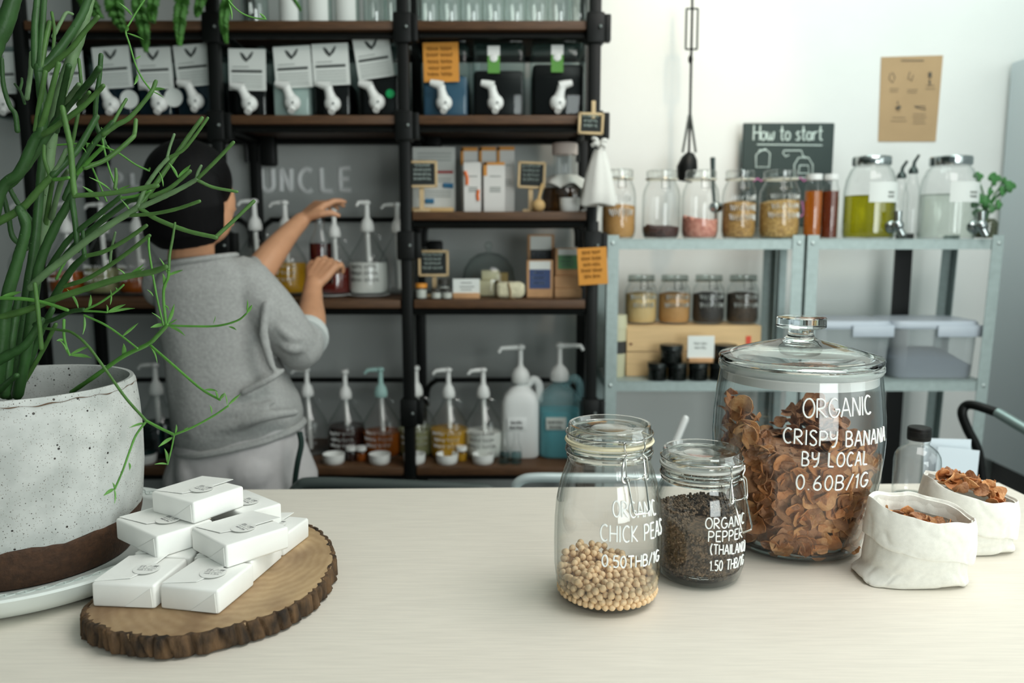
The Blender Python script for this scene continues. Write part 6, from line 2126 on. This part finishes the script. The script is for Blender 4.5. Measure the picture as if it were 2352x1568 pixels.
glid = thin_glass('lid_glass', tint=(.96, .97, .96), edge=(.78, .80, .78), refl=.10)
G1 = 'dry goods jars on the steel shelf top'
dry_jar(1420, 2.46, TZ, 78, 158, 543, mat('brown_grain', (184, 138, 80), .8, var=.15, scale=250, bump=.4, bscale=300), .47, 'jar of fine brown grain with white writing, next to the black rack', glid, G1, seed=31, rows=2, frac=(.2, .50))
dry_jar(1517, 2.46, TZ, 86, 156, 543, mat('cacao_beans', (88, 56, 50), .6, rgb2=(48, 30, 30), scale=110, bump=1, bscale=110), .17, 'jar with a shallow layer of dark reddish beans', glid, G1, ink_m=None, seed=32, lump=.012)
dry_jar(1606, 2.46, TZ, 84, 156, 543, mat('pink_salt', (222, 160, 140), .6, rgb2=(188, 112, 98), scale=90, bump=.8, bscale=110), .27, 'jar of pink rock salt, ladle behind it', glid, G1, ink_m=None, seed=33, slope=-.006, lump=.02)
dry_jar(1695, 2.46, TZ, 78, 156, 543, mat('tan_pasta', (200, 158, 92), .7, rgb2=(142, 104, 56), scale=120, bump=1, bscale=120), .52, 'jar of tan dried pasta with three lines of white writing', glid, G1, seed=34, frac=(.18, .54))
dry_jar(1787, 2.46, TZ, 92, 156, 543, mat('yellow_pasta', (214, 176, 108), .7, rgb2=(160, 122, 66), scale=100, bump=1, bscale=100), .54, 'wide jar of yellow pasta with white writing, beside the amber bottles', glid, G1, seed=35, frac=(.22, .56), slope=.004)

# two tall amber bottles
for px, w, m, lab in ((1864, 40, (206, 112, 22), 'tall bottle of amber liquid, left and lighter of two'), (1903, 36, (126, 52, 20), 'tall bottle of dark amber liquid, right and darker of two')):
    x = X(px, 2.43, 545)
    r = w / 2 * pxm(Vector((x, 2.43, 1.35)))
    b = thing('syrup_bottle', (x, 2.43, TZ), lab, 'bottle', 'amber bottles')
    h = at(px, 400, 2.43).z - TZ
    part('glass', MB().shell([(.001, .001), (r * .95, .001), (r, .005), (r, h * .76), (r * .8, h * .84), (r * .78, h * .93)], (x, 2.43, TZ), 28), bglass, b)
    part('liquid', MB().lathe([(.001, .003), (r * .93, .005), (r * .95, h * .74), (.001, h * .74)], (x, 2.43, TZ), 28), mat('amber_%d' % px, m, .15, trans=.45, sub=.0), b)
    part('cap', MB().lathe([(0, h * .91), (r * .86, h * .91), (r * .88, h * .93), (r * .88, h), (0, h)], (x, 2.43, TZ), 24), wpl, b)

# ladle behind the jars
ld = thing('ladle', tuple(at(1640, 543, 2.55)), 'dark steel ladle standing behind the pink salt jar', 'ladle')
part('handle', MB().tube([at(1637, 362, 2.56), at(1638, 430, 2.55), at(1641, 470, 2.52)], [.008, .006, .005], 10), mat('dark_steel', (70, 82, 80), .35, metal=.7), ld)
part('bowl', MB().ball(at(1644, 476, 2.50), (.022, .018, .018), 18, 12).tube([at(1644, 480, 2.50), at(1642, 545, 2.52)], .004, 8), mat('polished_steel', (170, 176, 176), .15, metal=1.0), ld)

# chalkboard "How to start" on the wall behind
CY = 2.745
a, b = at(1708, 282, CY), at(1906, 520, CY)
w, h = b.x - a.x, a.z - b.z
bd = thing('chalkboard', ((a.x + b.x) / 2, CY, b.z), 'black chalkboard with how to start written above drawings, leaning on the wall behind the jars', 'sign')
part('board', MB().rbox(((a.x + b.x) / 2, CY + .006, (a.z + b.z) / 2), (w, .012, h), .005, 3), mat('slate_grey', (58, 70, 68), .75, var=.06, scale=12), bd)
st, tw = text_strokes('How to start', .11)
tx0, tx1, ty = at(1730, 322, CY).x, at(1888, 322, CY).x, at(1800, 322, CY).z
part('chalk_title', strokes_mb(st, plane_fn((tx0, CY - .001, ty), (1, 0, 0), (0, 0, 1), (tx1 - tx0) / tw, at(1800, 288, CY).z - ty), .0030, 6), chalk, bd, label='chalk title')


def PW(px, py):
    p = at(px, py, CY)
    return (p.x, CY - .001, p.z)


dr = MB()
for P in ([(1738, 332), (1888, 334)], [(1742, 350), (1757, 342), (1768, 352), (1766, 384), (1736, 384), (1736, 356), (1742, 350)], [(1742, 345), (1760, 345)], [(1798, 352), (1800, 346), (1840, 346), (1844, 358), (1852, 364)], [(1798, 352), (1804, 360), (1812, 356)],
          [(1834, 362), (1856, 362), (1866, 378), (1866, 408), (1824, 408), (1824, 378), (1834, 362)], [(1836, 380), (1856, 380), (1858, 398), (1834, 398), (1836, 380)]):
    dr.tube([PW(*p) for p in P], .0022, 6)
part('chalk_drawings', dr, chalk, bd)
pk = MB()
for P in ([(1730, 416), (1740, 410), (1748, 416), (1756, 410)], [(1826, 414), (1838, 408), (1846, 416), (1856, 410)], [(1834, 470), (1842, 462), (1846, 490), (1838, 498)]):
    pk.tube([PW(*p) for p in P], .0028, 6)
part('pink_chalk', pk, mat('pink_chalk', (216, 130, 180), .9), bd)

# kraft poster on the wall
po = thing('poster', tuple(at(2090, 325, 2.797)), 'brown kraft poster with small drawings pinned on the white wall', 'poster')
q4 = [at(2024, 131, 2.798), at(2166, 127, 2.798), at(2149, 325, 2.798), at(2017, 325, 2.798)]
q4 = [Vector((v.x, 2.7985, v.z)) for v in q4]
part('sheet', MB().prism(q4, (0, -.0012, 0)), mat('kraft_paper', (186, 156, 118), .85, var=.04, scale=10), po, smooth=False)


def PQ(px, py):
    p = at(px, py, 2.796)
    return (p.x, 2.7965, p.z)


pm = MB()
for P, r in (([(2070, 139), (2122, 139)], .0016), ([(2046, 168), (2042, 180), (2050, 190), (2056, 178), (2050, 166)], .0012), ([(2090, 165), (2086, 180), (2094, 186), (2098, 172)], .0012), ([(2136, 166), (2136, 178)], .0055), ([(2135, 184), (2136, 194)], .003), ([(2128, 196), (2146, 196)], .001),
             ([(2062, 244), (2064, 250)], .0085), ([(2062, 232), (2062, 240)], .0015), ([(2100, 244), (2124, 244), (2126, 252), (2104, 246)], .0014), ([(2044, 204), (2064, 204)], .0008), ([(2044, 210), (2062, 210)], .0008), ([(2084, 206), (2108, 206)], .0008), ([(2084, 212), (2106, 212)], .0008), ([(2126, 204), (2148, 204)], .0008),
             ([(2050, 270), (2080, 270)], .0008), ([(2046, 278), (2082, 278)], .0008), ([(2098, 262), (2126, 262)], .0008), ([(2096, 269), (2128, 269)], .0008), ([(2098, 276), (2124, 276)], .0008), ([(2096, 283), (2126, 283)], .0008)):
    part('drawing', MB().tube([PQ(*p) for p in P], r, 6), mat('grey_ink', (96, 92, 84), .8), po)

# jointed work lamp hanging down the wall
wl2 = thing('work_lamp', tuple(at(1586, 0, 2.66)), 'black jointed work lamp with springs hanging folded in front of the white wall', 'lamp')


def rod(pts, r, name, m=blk, lab=None):
    return part(name, MB().tube([at(x, y, 2.66) for x, y in pts], r, 8), m, wl2, lab)


rod([(1590, -60), (1590, 22), (1588, 112), (1585, 262), (1582, 360)], .0042, 'arm')
rod([(1577, 20), (1575, 112)], .0038, 'spring', mat('lamp_spring_grey', (104, 108, 104), .4, metal=.6))
rod([(1603, 20), (1601, 112)], .0038, 'spring', mat('lamp_spring_grey', (104, 108, 104), .4, metal=.6))
rod([(1576, 20), (1604, 20)], .003, 'cross_bar')
rod([(1574, 113), (1602, 113)], .003, 'cross_bar')
part('joint', MB().ball(at(1586, 136, 2.66), (.008, .008, .014), 12, 8), blk, wl2)
rod([(1583, 264), (1568, 350)], .0042, 'spring', mat('lamp_spring_grey', (104, 108, 104), .4, metal=.6))
rod([(1586, 264), (1598, 350)], .0042, 'spring', mat('lamp_spring_grey', (104, 108, 104), .4, metal=.6))
hd = at(1582, 372, 2.64)
part('lamp_head', MB().tube([hd + Vector((.004, 0, .026)), hd + Vector((.0, -.004, .010)), hd + Vector((-.006, -.006, -.020)), hd + Vector((-.014, -.004, -.062))], [.014, .026, .034, .024], 18), blk, wl2)

# glass drinks dispensers
for px, x0, x1, liqm, fill, lab, y0 in ((1993, 1937, 2050, liq('olive_oil', (206, 202, 92)), .60, 'ribbed glass dispenser half full of olive-green oil', 360), (2172, 2112, 2234, liq('clear_liquid', (240, 244, 240)), .62, 'ribbed glass dispenser of clear liquid next to the potted cutting', 360)):
    Yd = 2.47
    x = X(px, Yd, 545)
    c = Vector((x, Yd, 1.4))
    r = (x1 - x0) / 2 * pxm(c)
    h = at(px, y0, Yd).z - TZ
    d = thing('drink_dispenser', (x, Yd, TZ), lab, 'dispenser', 'glass drink dispensers')
    P = [(r * .9, .001), (r * .97, .006), (r, .02), (r, h * .58), (r * .93, h * .72), (r * .78, h * .84), (r * .66, h * .88), (r * .66, h * .90)]
    gm = MB().shell([(.001, .003)] + P, (0, 0, 0), 96)
    gm.v = [(x + a * (1 + .008 * math.cos(28 * math.atan2(b, a))), Yd + b * (1 + .008 * math.cos(28 * math.atan2(b, a))), TZ + c_) for a, b, c_ in gm.v]
    g = part('glass', gm, bglass, d, ang=60)
    part('liquid', MB().lathe([(.001, .004), (r * .93, .006), (r * .96, .02), (r * .96, h * fill * .88), (.001, h * fill * .88)], (x, Yd, TZ), 48), liqm, d)
    part('lid', MB().lathe([(0, h * .89), (r * .72, h * .89), (r * .74, h * .91), (r * .74, h * .985), (r * .70, h), (0, h)], (x, Yd, TZ), 48), mat('polished_steel', (170, 176, 176), .15, metal=1.0), d)
    ta = np.linspace(-.45, 1.2, 14)
    lbm = MB().add([(x + (r * 1.012) * math.sin(t), Yd - (r * 1.012) * math.cos(t), TZ + hh) for hh in (h * .44, h * .68) for t in ta] + [(x + (r * 1.004) * math.sin(t), Yd - (r * 1.004) * math.cos(t), TZ + hh) for hh in (h * .44, h * .68) for t in ta],
                   [(i, i + 1, 15 + i, 14 + i) for i in range(13)] + [(28 + i, 42 + i, 43 + i, 29 + i) for i in range(13)])
    lo = part('paper_label', lbm, card_m, d)
    part('print', strokes_mb(scribble(2, px, 1), lambda u, v: (x + r * 1.018 * math.sin(.25 + u * .45), Yd - r * 1.018 * math.cos(.25 + u * .45), TZ + h * .54 + v * .012), .0007, 4, None, 1), pale_print, lo)
    tf = .50
    cpt = Vector((x + r * math.sin(tf), Yd - r * math.cos(tf) - .006, TZ + .036))
    part('tap', MB().ball(cpt, (.020, .014, .020), 16, 10).tube([cpt, cpt + Vector((.004, -.026, .004))], .010, 12).ball(cpt + Vector((.005, -.03, .004)), .017, 14, 10).tube([cpt + Vector((.005, -.03, .004)), cpt + Vector((.002, -.032, .046))], [.010, .012], 12).tube([cpt + Vector((.005, -.03, 0)), cpt + Vector((.018, -.036, -.026))], [.012, .010], 12), mat('polished_steel', (170, 176, 176), .15, metal=1.0), d)

# two oil pourers between the dispensers
for px, y0, lab in ((2062, 370, 'left'), (2088, 356, 'right')):
    x = X(px, 2.52, 545)
    o = thing('oil_pourer', (x, 2.52, TZ), 'slim clear bottle with steel pourer between the two dispensers, %s one' % lab, 'bottle', 'pourer bottles')
    h = at(px, y0, 2.52).z - TZ
    part('glass', MB().shell([(.001, .001), (.024, .001), (.025, .006), (.025, h * .55), (.016, h * .68), (.011, h * .76), (.011, h * .80)], (x, 2.52, TZ), 28), bglass, o)
    part('pourer', MB().lathe([(0, h * .78), (.014, h * .78), (.014, h * .82), (.008, h * .86), (0, h * .86)], (x, 2.52, TZ), 20).tube([(x, 2.52, TZ + h * .85), (x + .002, 2.52, TZ + h * .92), (x + .010, 2.51, TZ + h)], [.006, .005, .004], 10), mat('dark_steel', (70, 82, 80), .35, metal=.7), o)

# cutting in a glass of water
x = X(2262, 2.48, 545)
ct = thing('potted_cutting', (x, 2.48, TZ), 'leafy green cutting in a glass jar at the right end of the shelf top', 'plant')
part('glass', MB().shell([(.001, .002), (.034, .001), (.036, .006), (.036, .085), (.032, .092), (.032, .104)], (x, 2.48, TZ), 32), bglass, ct)
part('roots', MB().lathe([(.001, .003), (.032, .005), (.033, .05), (.022, .062), (.001, .058)], (x, 2.48, TZ), 24), mat('mossy_roots', (74, 80, 58), .9, var=.5, scale=90, bump=1, bscale=120), ct)
lg = mat('bright_leaf', (62, 118, 60), .5, var=.15, scale=50)
for tx, ty, s in ((2245, 405, 20), (2282, 410, 26), (2318, 428, 24), (2240, 440, 16), (2262, 462, 22), (2246, 490, 22), (2300, 440, 18), (2272, 440, 16), (2254, 508, 18), (2290, 470, 18), (2250, 455, 22), (2276, 478, 20), (2236, 470, 16), (2306, 418, 18)):
    p1 = at(tx, ty, 2.46)
    stm = MB().tube(spline([(x, 2.48, TZ + .05), (x + (p1.x - x) * .3, 2.475, TZ + .06 + (p1.z - TZ) * .35), tuple(p1)], 5), .0025, 6)
    so_ = part('stem', stm, lg, ct)
    for k in range(3):
        a_ = random.uniform(-.6, .6) + k * 2.1
        r_ = s / 2 * pxm(p1)
        lm = MB().ball(p1 + Vector((r_ * .6 * math.cos(a_), -.004 * k, r_ * .5 * math.sin(a_))), (r_ * .9, .003, r_ * .62), 12, 8, M=Matrix.Rotation(a_, 3, 'Y') @ Matrix.Rotation(random.uniform(-.5, .5), 3, 'X'))
        part('leaf', lm, lg, so_)

# ------------------------------------------------------------------ middle shelf, left unit: crate with jars on it, black tins, card, lantern
z = BZ
cy0 = 2.46
a, b = at(1440, 748, cy0), at(1744, 866, cy0)
ch_ = at(1600, 748, cy0).z - z
cr = thing('wooden_crate', ((a.x + b.x) / 2, cy0 + .07, z), 'pine crate turned front down carrying four small jars on the lower steel shelf', 'crate')
pine = mat('knotty_pine', (222, 188, 138), .6, var=.07, scale=9, stretch=(1, 12, 12))
hw = (ch_ - .004) / 2
part('board', MB().rbox(((a.x + b.x) / 2, cy0 + .006, z + hw / 2), (b.x - a.x, .012, hw - .001), .001, 1), pine, cr)
bo_ = part('board', MB().rbox(((a.x + b.x) / 2, cy0 + .006, z + hw * 1.5 + .001), (b.x - a.x, .012, hw - .001), .001, 1), pine, cr)
part('knot', MB().ball(at(1441 + 8, 790, cy0 - .0005), (.005, .0015, .004), 12, 8), mat('dark_knot', (110, 58, 36), .7), bo_)
for x in (a.x + .006, b.x - .006):
    part('side', MB().rbox((x, cy0 + .08, z + ch_ / 2 - .003), (.012, .13, ch_ - .008), .001, 1), pine, cr)
part('top', MB().rbox(((a.x + b.x) / 2, cy0 + .072, z + ch_ - .004), (b.x - a.x, .145, .008), .001, 1), pine, cr)
part('red_sticker', MB().rbox(at(1719, 784, cy0 - .001), (.016, .0014, .034), .0004, 1), mat('red_sticker', (222, 74, 44), .5), cr)
zc = z + ch_ + .0005
G2 = 'jars on the pine crate'
for px, m, k, lab in ((1471, mat('pale_grain', (206, 180, 126), .8, var=.06, scale=250), 41, 'jar of pale grain on the pine crate, first from the left'), (1547, mat('ginger_powder', (186, 142, 88), .8, var=.06, scale=200), 42, 'jar of ginger-brown powder on the pine crate, second'), (1625, mat('black_seeds', (54, 52, 50), .7, var=.5, scale=300), 43, 'jar of black seeds on the pine crate, third'), (1703, mat('mixed_seeds', (92, 78, 64), .7, rgb2=(46, 42, 38), scale=260), 44, 'jar of mottled brown seeds on the pine crate, fourth')):
    dry_jar(px, 2.535, zc, 74, 112, 745, m, .60, lab, thin_glass('dark_lid_glass', tint=(.7, .74, .72), edge=(.6, .66, .64), refl=.10), G2, seed=k, rows=3, frac=(.24, .66), ink_m=mat('pale_pen', (206, 212, 208), .7))

tin_m = mat('black_tin', (26, 32, 31), .3, metal=.4)
G3 = 'black tins stacked in front of the crate'
tz = 0
for row, (pxs, y0, y1) in enumerate((((1510, 1556, 1604, 1652), 822, 866), ((1541, 1665), 776, 818))):
    for i, px in enumerate(pxs):
        Yt = 2.40
        x = X(px, Yt, 840)
        h = .054
        zz = z + row * (h + .001)
        t = thing('balm_tin', (x, Yt, zz), ('black tin in the bottom row before the crate, %s from the left' % ('first', 'second', 'third', 'fourth')[i]) if row == 0 else 'black tin standing on the bottom row of tins, %s of the white card' % ('left', 'right')[i], 'tin', G3)
        r = (.029, .034)[row]
        part('body', MB().lathe([(0, 0), (r * .96, 0), (r, .003), (r, h * .72), (0, h * .72)], (x, Yt, zz), 32), thin_glass('smoky_glass', tint=(.25, .28, .27), edge=(.6, .6, .6), refl=.08), t)
        part('content', MB().lathe([(0, .003), (r * .9, .003), (r * .9, h * .6), (0, h * .6)], (x, Yt, zz), 24), mat('dark_balm', (58, 62, 56), .6), t)
        part('lid', MB().lathe([(0, h * .72), (r * 1.04, h * .72), (r * 1.04, h * .96), (r, h), (0, h)], (x, Yt, zz), 32), tin_m, t)
pc = thing('price_card', tuple(at(1606, 828, 2.385)), 'white card in a kraft foot standing on the black tins', 'sign')
a, b = at(1580, 771, 2.385), at(1640, 812, 2.385)
zt_ = z + .0555
part('card', MB().rbox(((a.x + b.x) / 2, 2.385, (a.z + zt_ + .014) / 2), (b.x - a.x, .002, a.z - zt_ - .014), .0006, 1), card_m, pc)
part('print', strokes_mb(scribble(2, 5, 2), lambda u, v: Vector((a.x + (b.x - a.x) * (.2 + .6 * u), 2.3835, zt_ + (a.z - zt_) * (.66 + v * .16))), .0008, 4, None, 1), pale_print, pc)
part('foot', MB().rbox(((a.x + b.x) / 2, 2.392, zt_ + .0075), ((b.x - a.x) * .92, .03, .015), .003), kraft, pc)

ln = thing('beige_flask', (X(1402, 2.46, 800), 2.46, z), 'beige straight-sided flask with a dark band at the left end of the lower steel shelf', 'flask')
r = .030
x = X(1416, 2.47, 800)
ln.location = (x, 2.47, z)
hh = at(1416, 722, 2.47).z - z
part('cup', MB().lathe([(0, 0), (r * .86, 0), (r * .9, .004), (r, hh * .78), (0, hh * .78)], (x, 2.47, z), 36), mat('cream_beige', (206, 204, 172), .5), ln)
part('band', MB().lathe([(r * .93, hh * .38), (r * .965, hh * .38), (r * .985, hh * .58), (r * .95, hh * .58)], (x, 2.47, z), 36, True), mat('dark_band', (58, 58, 56), .7), ln, label='dark sleeve')
part('lid', MB().lathe([(0, hh * .78), (r * 1.06, hh * .78), (r * 1.06, hh * .84), (r * 1.0, hh), (0, hh)], (x, 2.47, z), 36), mat('cream_beige', (206, 204, 172), .5), ln)

# ------------------------------------------------------------------ middle shelf, right unit: two clear plastic boxes
for x0, x1, y0, con, lab in ((1868, 2050, 738, None, 'clear plastic food box with white lid, empty, left on the right steel shelf'), (2056, 2252, 738, mat('blue_grey_powder', (82, 96, 116), .8, var=.06, scale=80), 'clear plastic food box with white lid holding blue-grey powder')):
    Yb = 2.40
    a, b = at(x0, y0, Yb), at(x1, 875, Yb)
    w = b.x - a.x
    h = a.z - BZ
    xc = (a.x + b.x) / 2
    p_ = thing('plastic_box', (xc, Yb + .10, BZ), lab, 'box', 'clear plastic boxes on the right steel shelf')

    def rr(f, zz, dp=.20):
        out = []
        for k in range(48):
            t = 2 * PI * k / 48
            ce, se = math.cos(t), math.sin(t)
            out.append((xc + w / 2 * f * abs(ce) ** .35 * (1 if ce > 0 else -1), Yb + dp / 2 + dp / 2 * f * abs(se) ** .35 * (1 if se > 0 else -1), BZ + zz))
        return out
    part('tub', MB().loft([rr(.90, .001), rr(.93, .010), rr(.98, h * .86), rr(.995, h * .87)]), cloudy('cloudy_plastic', (222, 228, 230), .30), p_)
    lo = part('lid', MB().loft([rr(.98, h * .86), rr(1.005, h * .88), rr(1.005, h * .95), rr(.96, h)]), mat('bluish_white_lid', (206, 216, 226), .4, trans=.2), p_)
    part('clip', MB().rbox((xc + w * .22, Yb - .006, BZ + h * .84), (w * .5, .006, h * .20), .002), mat('bluish_white_lid', (206, 216, 226), .4, trans=.2), lo)
    if con:
        s = [rr(.88, .004), rr(.90, .012)]
        s += [[(px_, py_, BZ + h * (.30 + .10 * math.cos((px_ - xc) / w * 4 + .6))) for px_, py_, _ in rr(.92, 0)], [(xc + (px_ - xc) * .4, Yb + .10 + (py_ - Yb - .10) * .4, BZ + h * .48) for px_, py_, _ in rr(.92, 0)]]
        part('powder', MB().loft(s), con, p_)

# ------------------------------------------------------------------ tall white cabinet at the right end of the wall
cb = thing('tall_cabinet', (2.03, 2.35, 0), 'tall plain white cabinet on a black plinth at the right end of the wall', 'cabinet')
part('body', MB().rbox((2.03, 2.28, 1.23), (.70, 1.00, 1.36), .006), mat('cool_white_panel', (206, 216, 220), .55), cb)
part('plinth', MB().rbox((2.04, 2.28, .275), (.66, .96, .548), .006), mat('black_plastic', (10, 11, 11), .45, spec=.3), cb, label='black plinth')

# tubular trolley handle beside the counter end
tr = thing('trolley', (1.32, 1.95, 0), 'bent steel tube handle of a trolley behind the right end of the counter', 'trolley')
hp = [at(2258, 1140, 1.98), at(2247, 1040, 1.98), at(2222, 985, 1.98), at(2210, 950, 1.98), at(2218, 932, 1.98), at(2240, 931, 1.96), at(2292, 948, 1.92)]
part('black_grip', MB().tube(spline([tuple(p) for p in hp], 6), .0115, 12), blk, tr, label='black bent grip')
r0, r1 = at(2290, 947, 1.92), at(2400, 1012, 1.80)
part('rail', MB().tube([r0, r1], .0125, 12), mat('grey_tube', (150, 168, 166), .35, metal=.6), tr, label='grey steel rail')
part('leg', MB().tube([Vector(hp[0]), Vector((hp[0].x, 1.98, 0.0))], .0115, 12), blk, tr)
part('leg', MB().tube([r1, Vector((r1.x, r1.y, 0.0))], .0115, 12), blk, tr)
part('deck', MB().rbox(((hp[0].x + r1.x) / 2, 1.89, .16), (r1.x - hp[0].x, .22, .02), .004), blk, tr)

# two printed sheets standing behind the counter
for x0, x1, y0, y1, Y_, rot, lab in ((2126, 2226, 1010, 1130, 1.66, .03, 'larger white paper sheet standing behind the little bottle'), (2150, 2240, 1032, 1130, 1.63, .10, 'white paper sheet with small blue marks in front of the larger sheet')):
    a, b = at(x0, y0, Y_), at(x1, y1, Y_)
    c = Vector(((a.x + b.x) / 2, Y_, (a.z + b.z) / 2 - .05))
    M = Matrix.Rotation(rot, 3, 'Y') @ Matrix.Rotation(-.12, 3, 'X')
    s_ = thing('paper_sheet', tuple(c), lab, 'paper', 'papers behind the counter')
    part('sheet', MB().rbox(c, (b.x - a.x, .0016, a.z - b.z + .10), .0004, 1, M=M), mat('bluish_paper', (206, 216, 222), .7), s_)
    part('marks', MB().ball(c + M @ Vector((.002, -.0015, .012)), (.006, .001, .005), 10, 6, M=M).ball(c + M @ Vector((.026, -.0015, .010)), (.005, .001, .004), 10, 6, M=M), mat('blue_stamp', (110, 140, 190), .7), s_)
# magazine rack that holds them
mr = thing('file_rack', (.985, 1.68, 0), 'black file stand behind the counter holding the paper sheets', 'stand')
a = at(2126, 1130, 1.66)
part('tray', MB().rbox((a.x + .05, 1.675, a.z - .16), (.16, .10, .02), .003), blk, mr)
part('stem', MB().rbox((a.x + .05, 1.70, (a.z - .17) / 2), (.04, .04, a.z - .17), .004), blk, mr)

# broom handle leaning behind the counter
bh = thing('broom', (X(1560, 1.9, 1000), 1.9, 0), 'white broom handle tip sticking up behind the pepper jar', 'broom')
p1, p0 = at(1574, 962, 1.86), at(1553, 1012, 1.86)
d = (p0 - p1).normalized()
foot = p1 + d * ((p1.z - .10) / -d.z)
part('handle', MB().rtube([p1, foot], [.0085, .0095], 14), mat('white_plastic', (232, 234, 232), .4), bh)
part('brush', MB().rbox((foot.x - .02, foot.y, .055), (.24, .05, .11), .012), mat('grey_bristle', (110, 116, 116), .9), bh)

# chairs tucked behind the counter: dark one and one of white tube
ch1 = thing('chair', (-.30, 1.78, 0), 'dark grey chair whose rounded back top shows over the counter edge beside the trousers', 'chair')
dk = mat('dark_grey_plastic', (64, 72, 70), .45)
bk_ = []
q_ = [at(672, 1135, 1.72), at(688, 1118, 1.72), at(720, 1109, 1.72), at(900, 1114, 1.72), at(1060, 1121, 1.72), at(1120, 1126, 1.72), at(1140, 1145, 1.72)]
part('back_rail', MB().tube(spline([tuple(p) for p in q_], 6), .014, 12), dk, ch1)
xa, xb = q_[0].x, q_[-1].x
zq = .70
pan = [q_[0]] + [Vector(p) for p in spline([tuple(p) for p in q_[1:-1]], 5)] + [q_[-1], Vector((xb - .01, 1.72, .52)), Vector((xa + .01, 1.72, .52))]
part('backrest', MB().prism([p + Vector((0, .004, -.004)) for p in pan], (0, .012, 0)), dk, ch1)
part('seat', MB().rbox(((xa + xb) / 2, 1.52, .45), (xb - xa - .04, .40, .03), .012), dk, ch1)
for x in (xa + .05, xb - .05):
    for y in (1.35, 1.70):
        part('leg', MB().tube([(x, y, .44), (x, y, 0)], .012, 10), blk, ch1)
ch2 = thing('chair', (.20, 1.78, 0), 'white steel tube chair whose bent back tube shows left of the chickpea jar', 'chair')
wt = mat('white_tube', (196, 208, 208), .3, metal=.3)
q_ = [at(1178, 1170, 1.70), at(1182, 1122, 1.70), at(1198, 1103, 1.70), at(1228, 1097, 1.70), at(1300, 1097, 1.70), at(1500, 1100, 1.70), at(1540, 1110, 1.70), at(1550, 1135, 1.70), at(1552, 1180, 1.70)]
part('back_tube', MB().tube(spline([tuple(p) for p in q_], 6), .0115, 12), wt, ch2)
xa, xb = q_[0].x, q_[-1].x
part('backrest', MB().rbox(((xa + xb) / 2, 1.70, .60), (xb - xa - .02, .012, .16), .004), wt, ch2)
part('seat', MB().rbox(((xa + xb) / 2, 1.52, .45), (xb - xa - .03, .36, .025), .010), wt, ch2)
for x, zt__ in ((xa, q_[0].z), (xb, q_[-1].z)):
    part('leg', MB().tube([(x, 1.70, zt__), (x, 1.70, 0)], .0115, 10), wt, ch2)
    part('leg', MB().tube([(x, 1.36, .44), (x, 1.36, 0)], .0115, 10), wt, ch2)
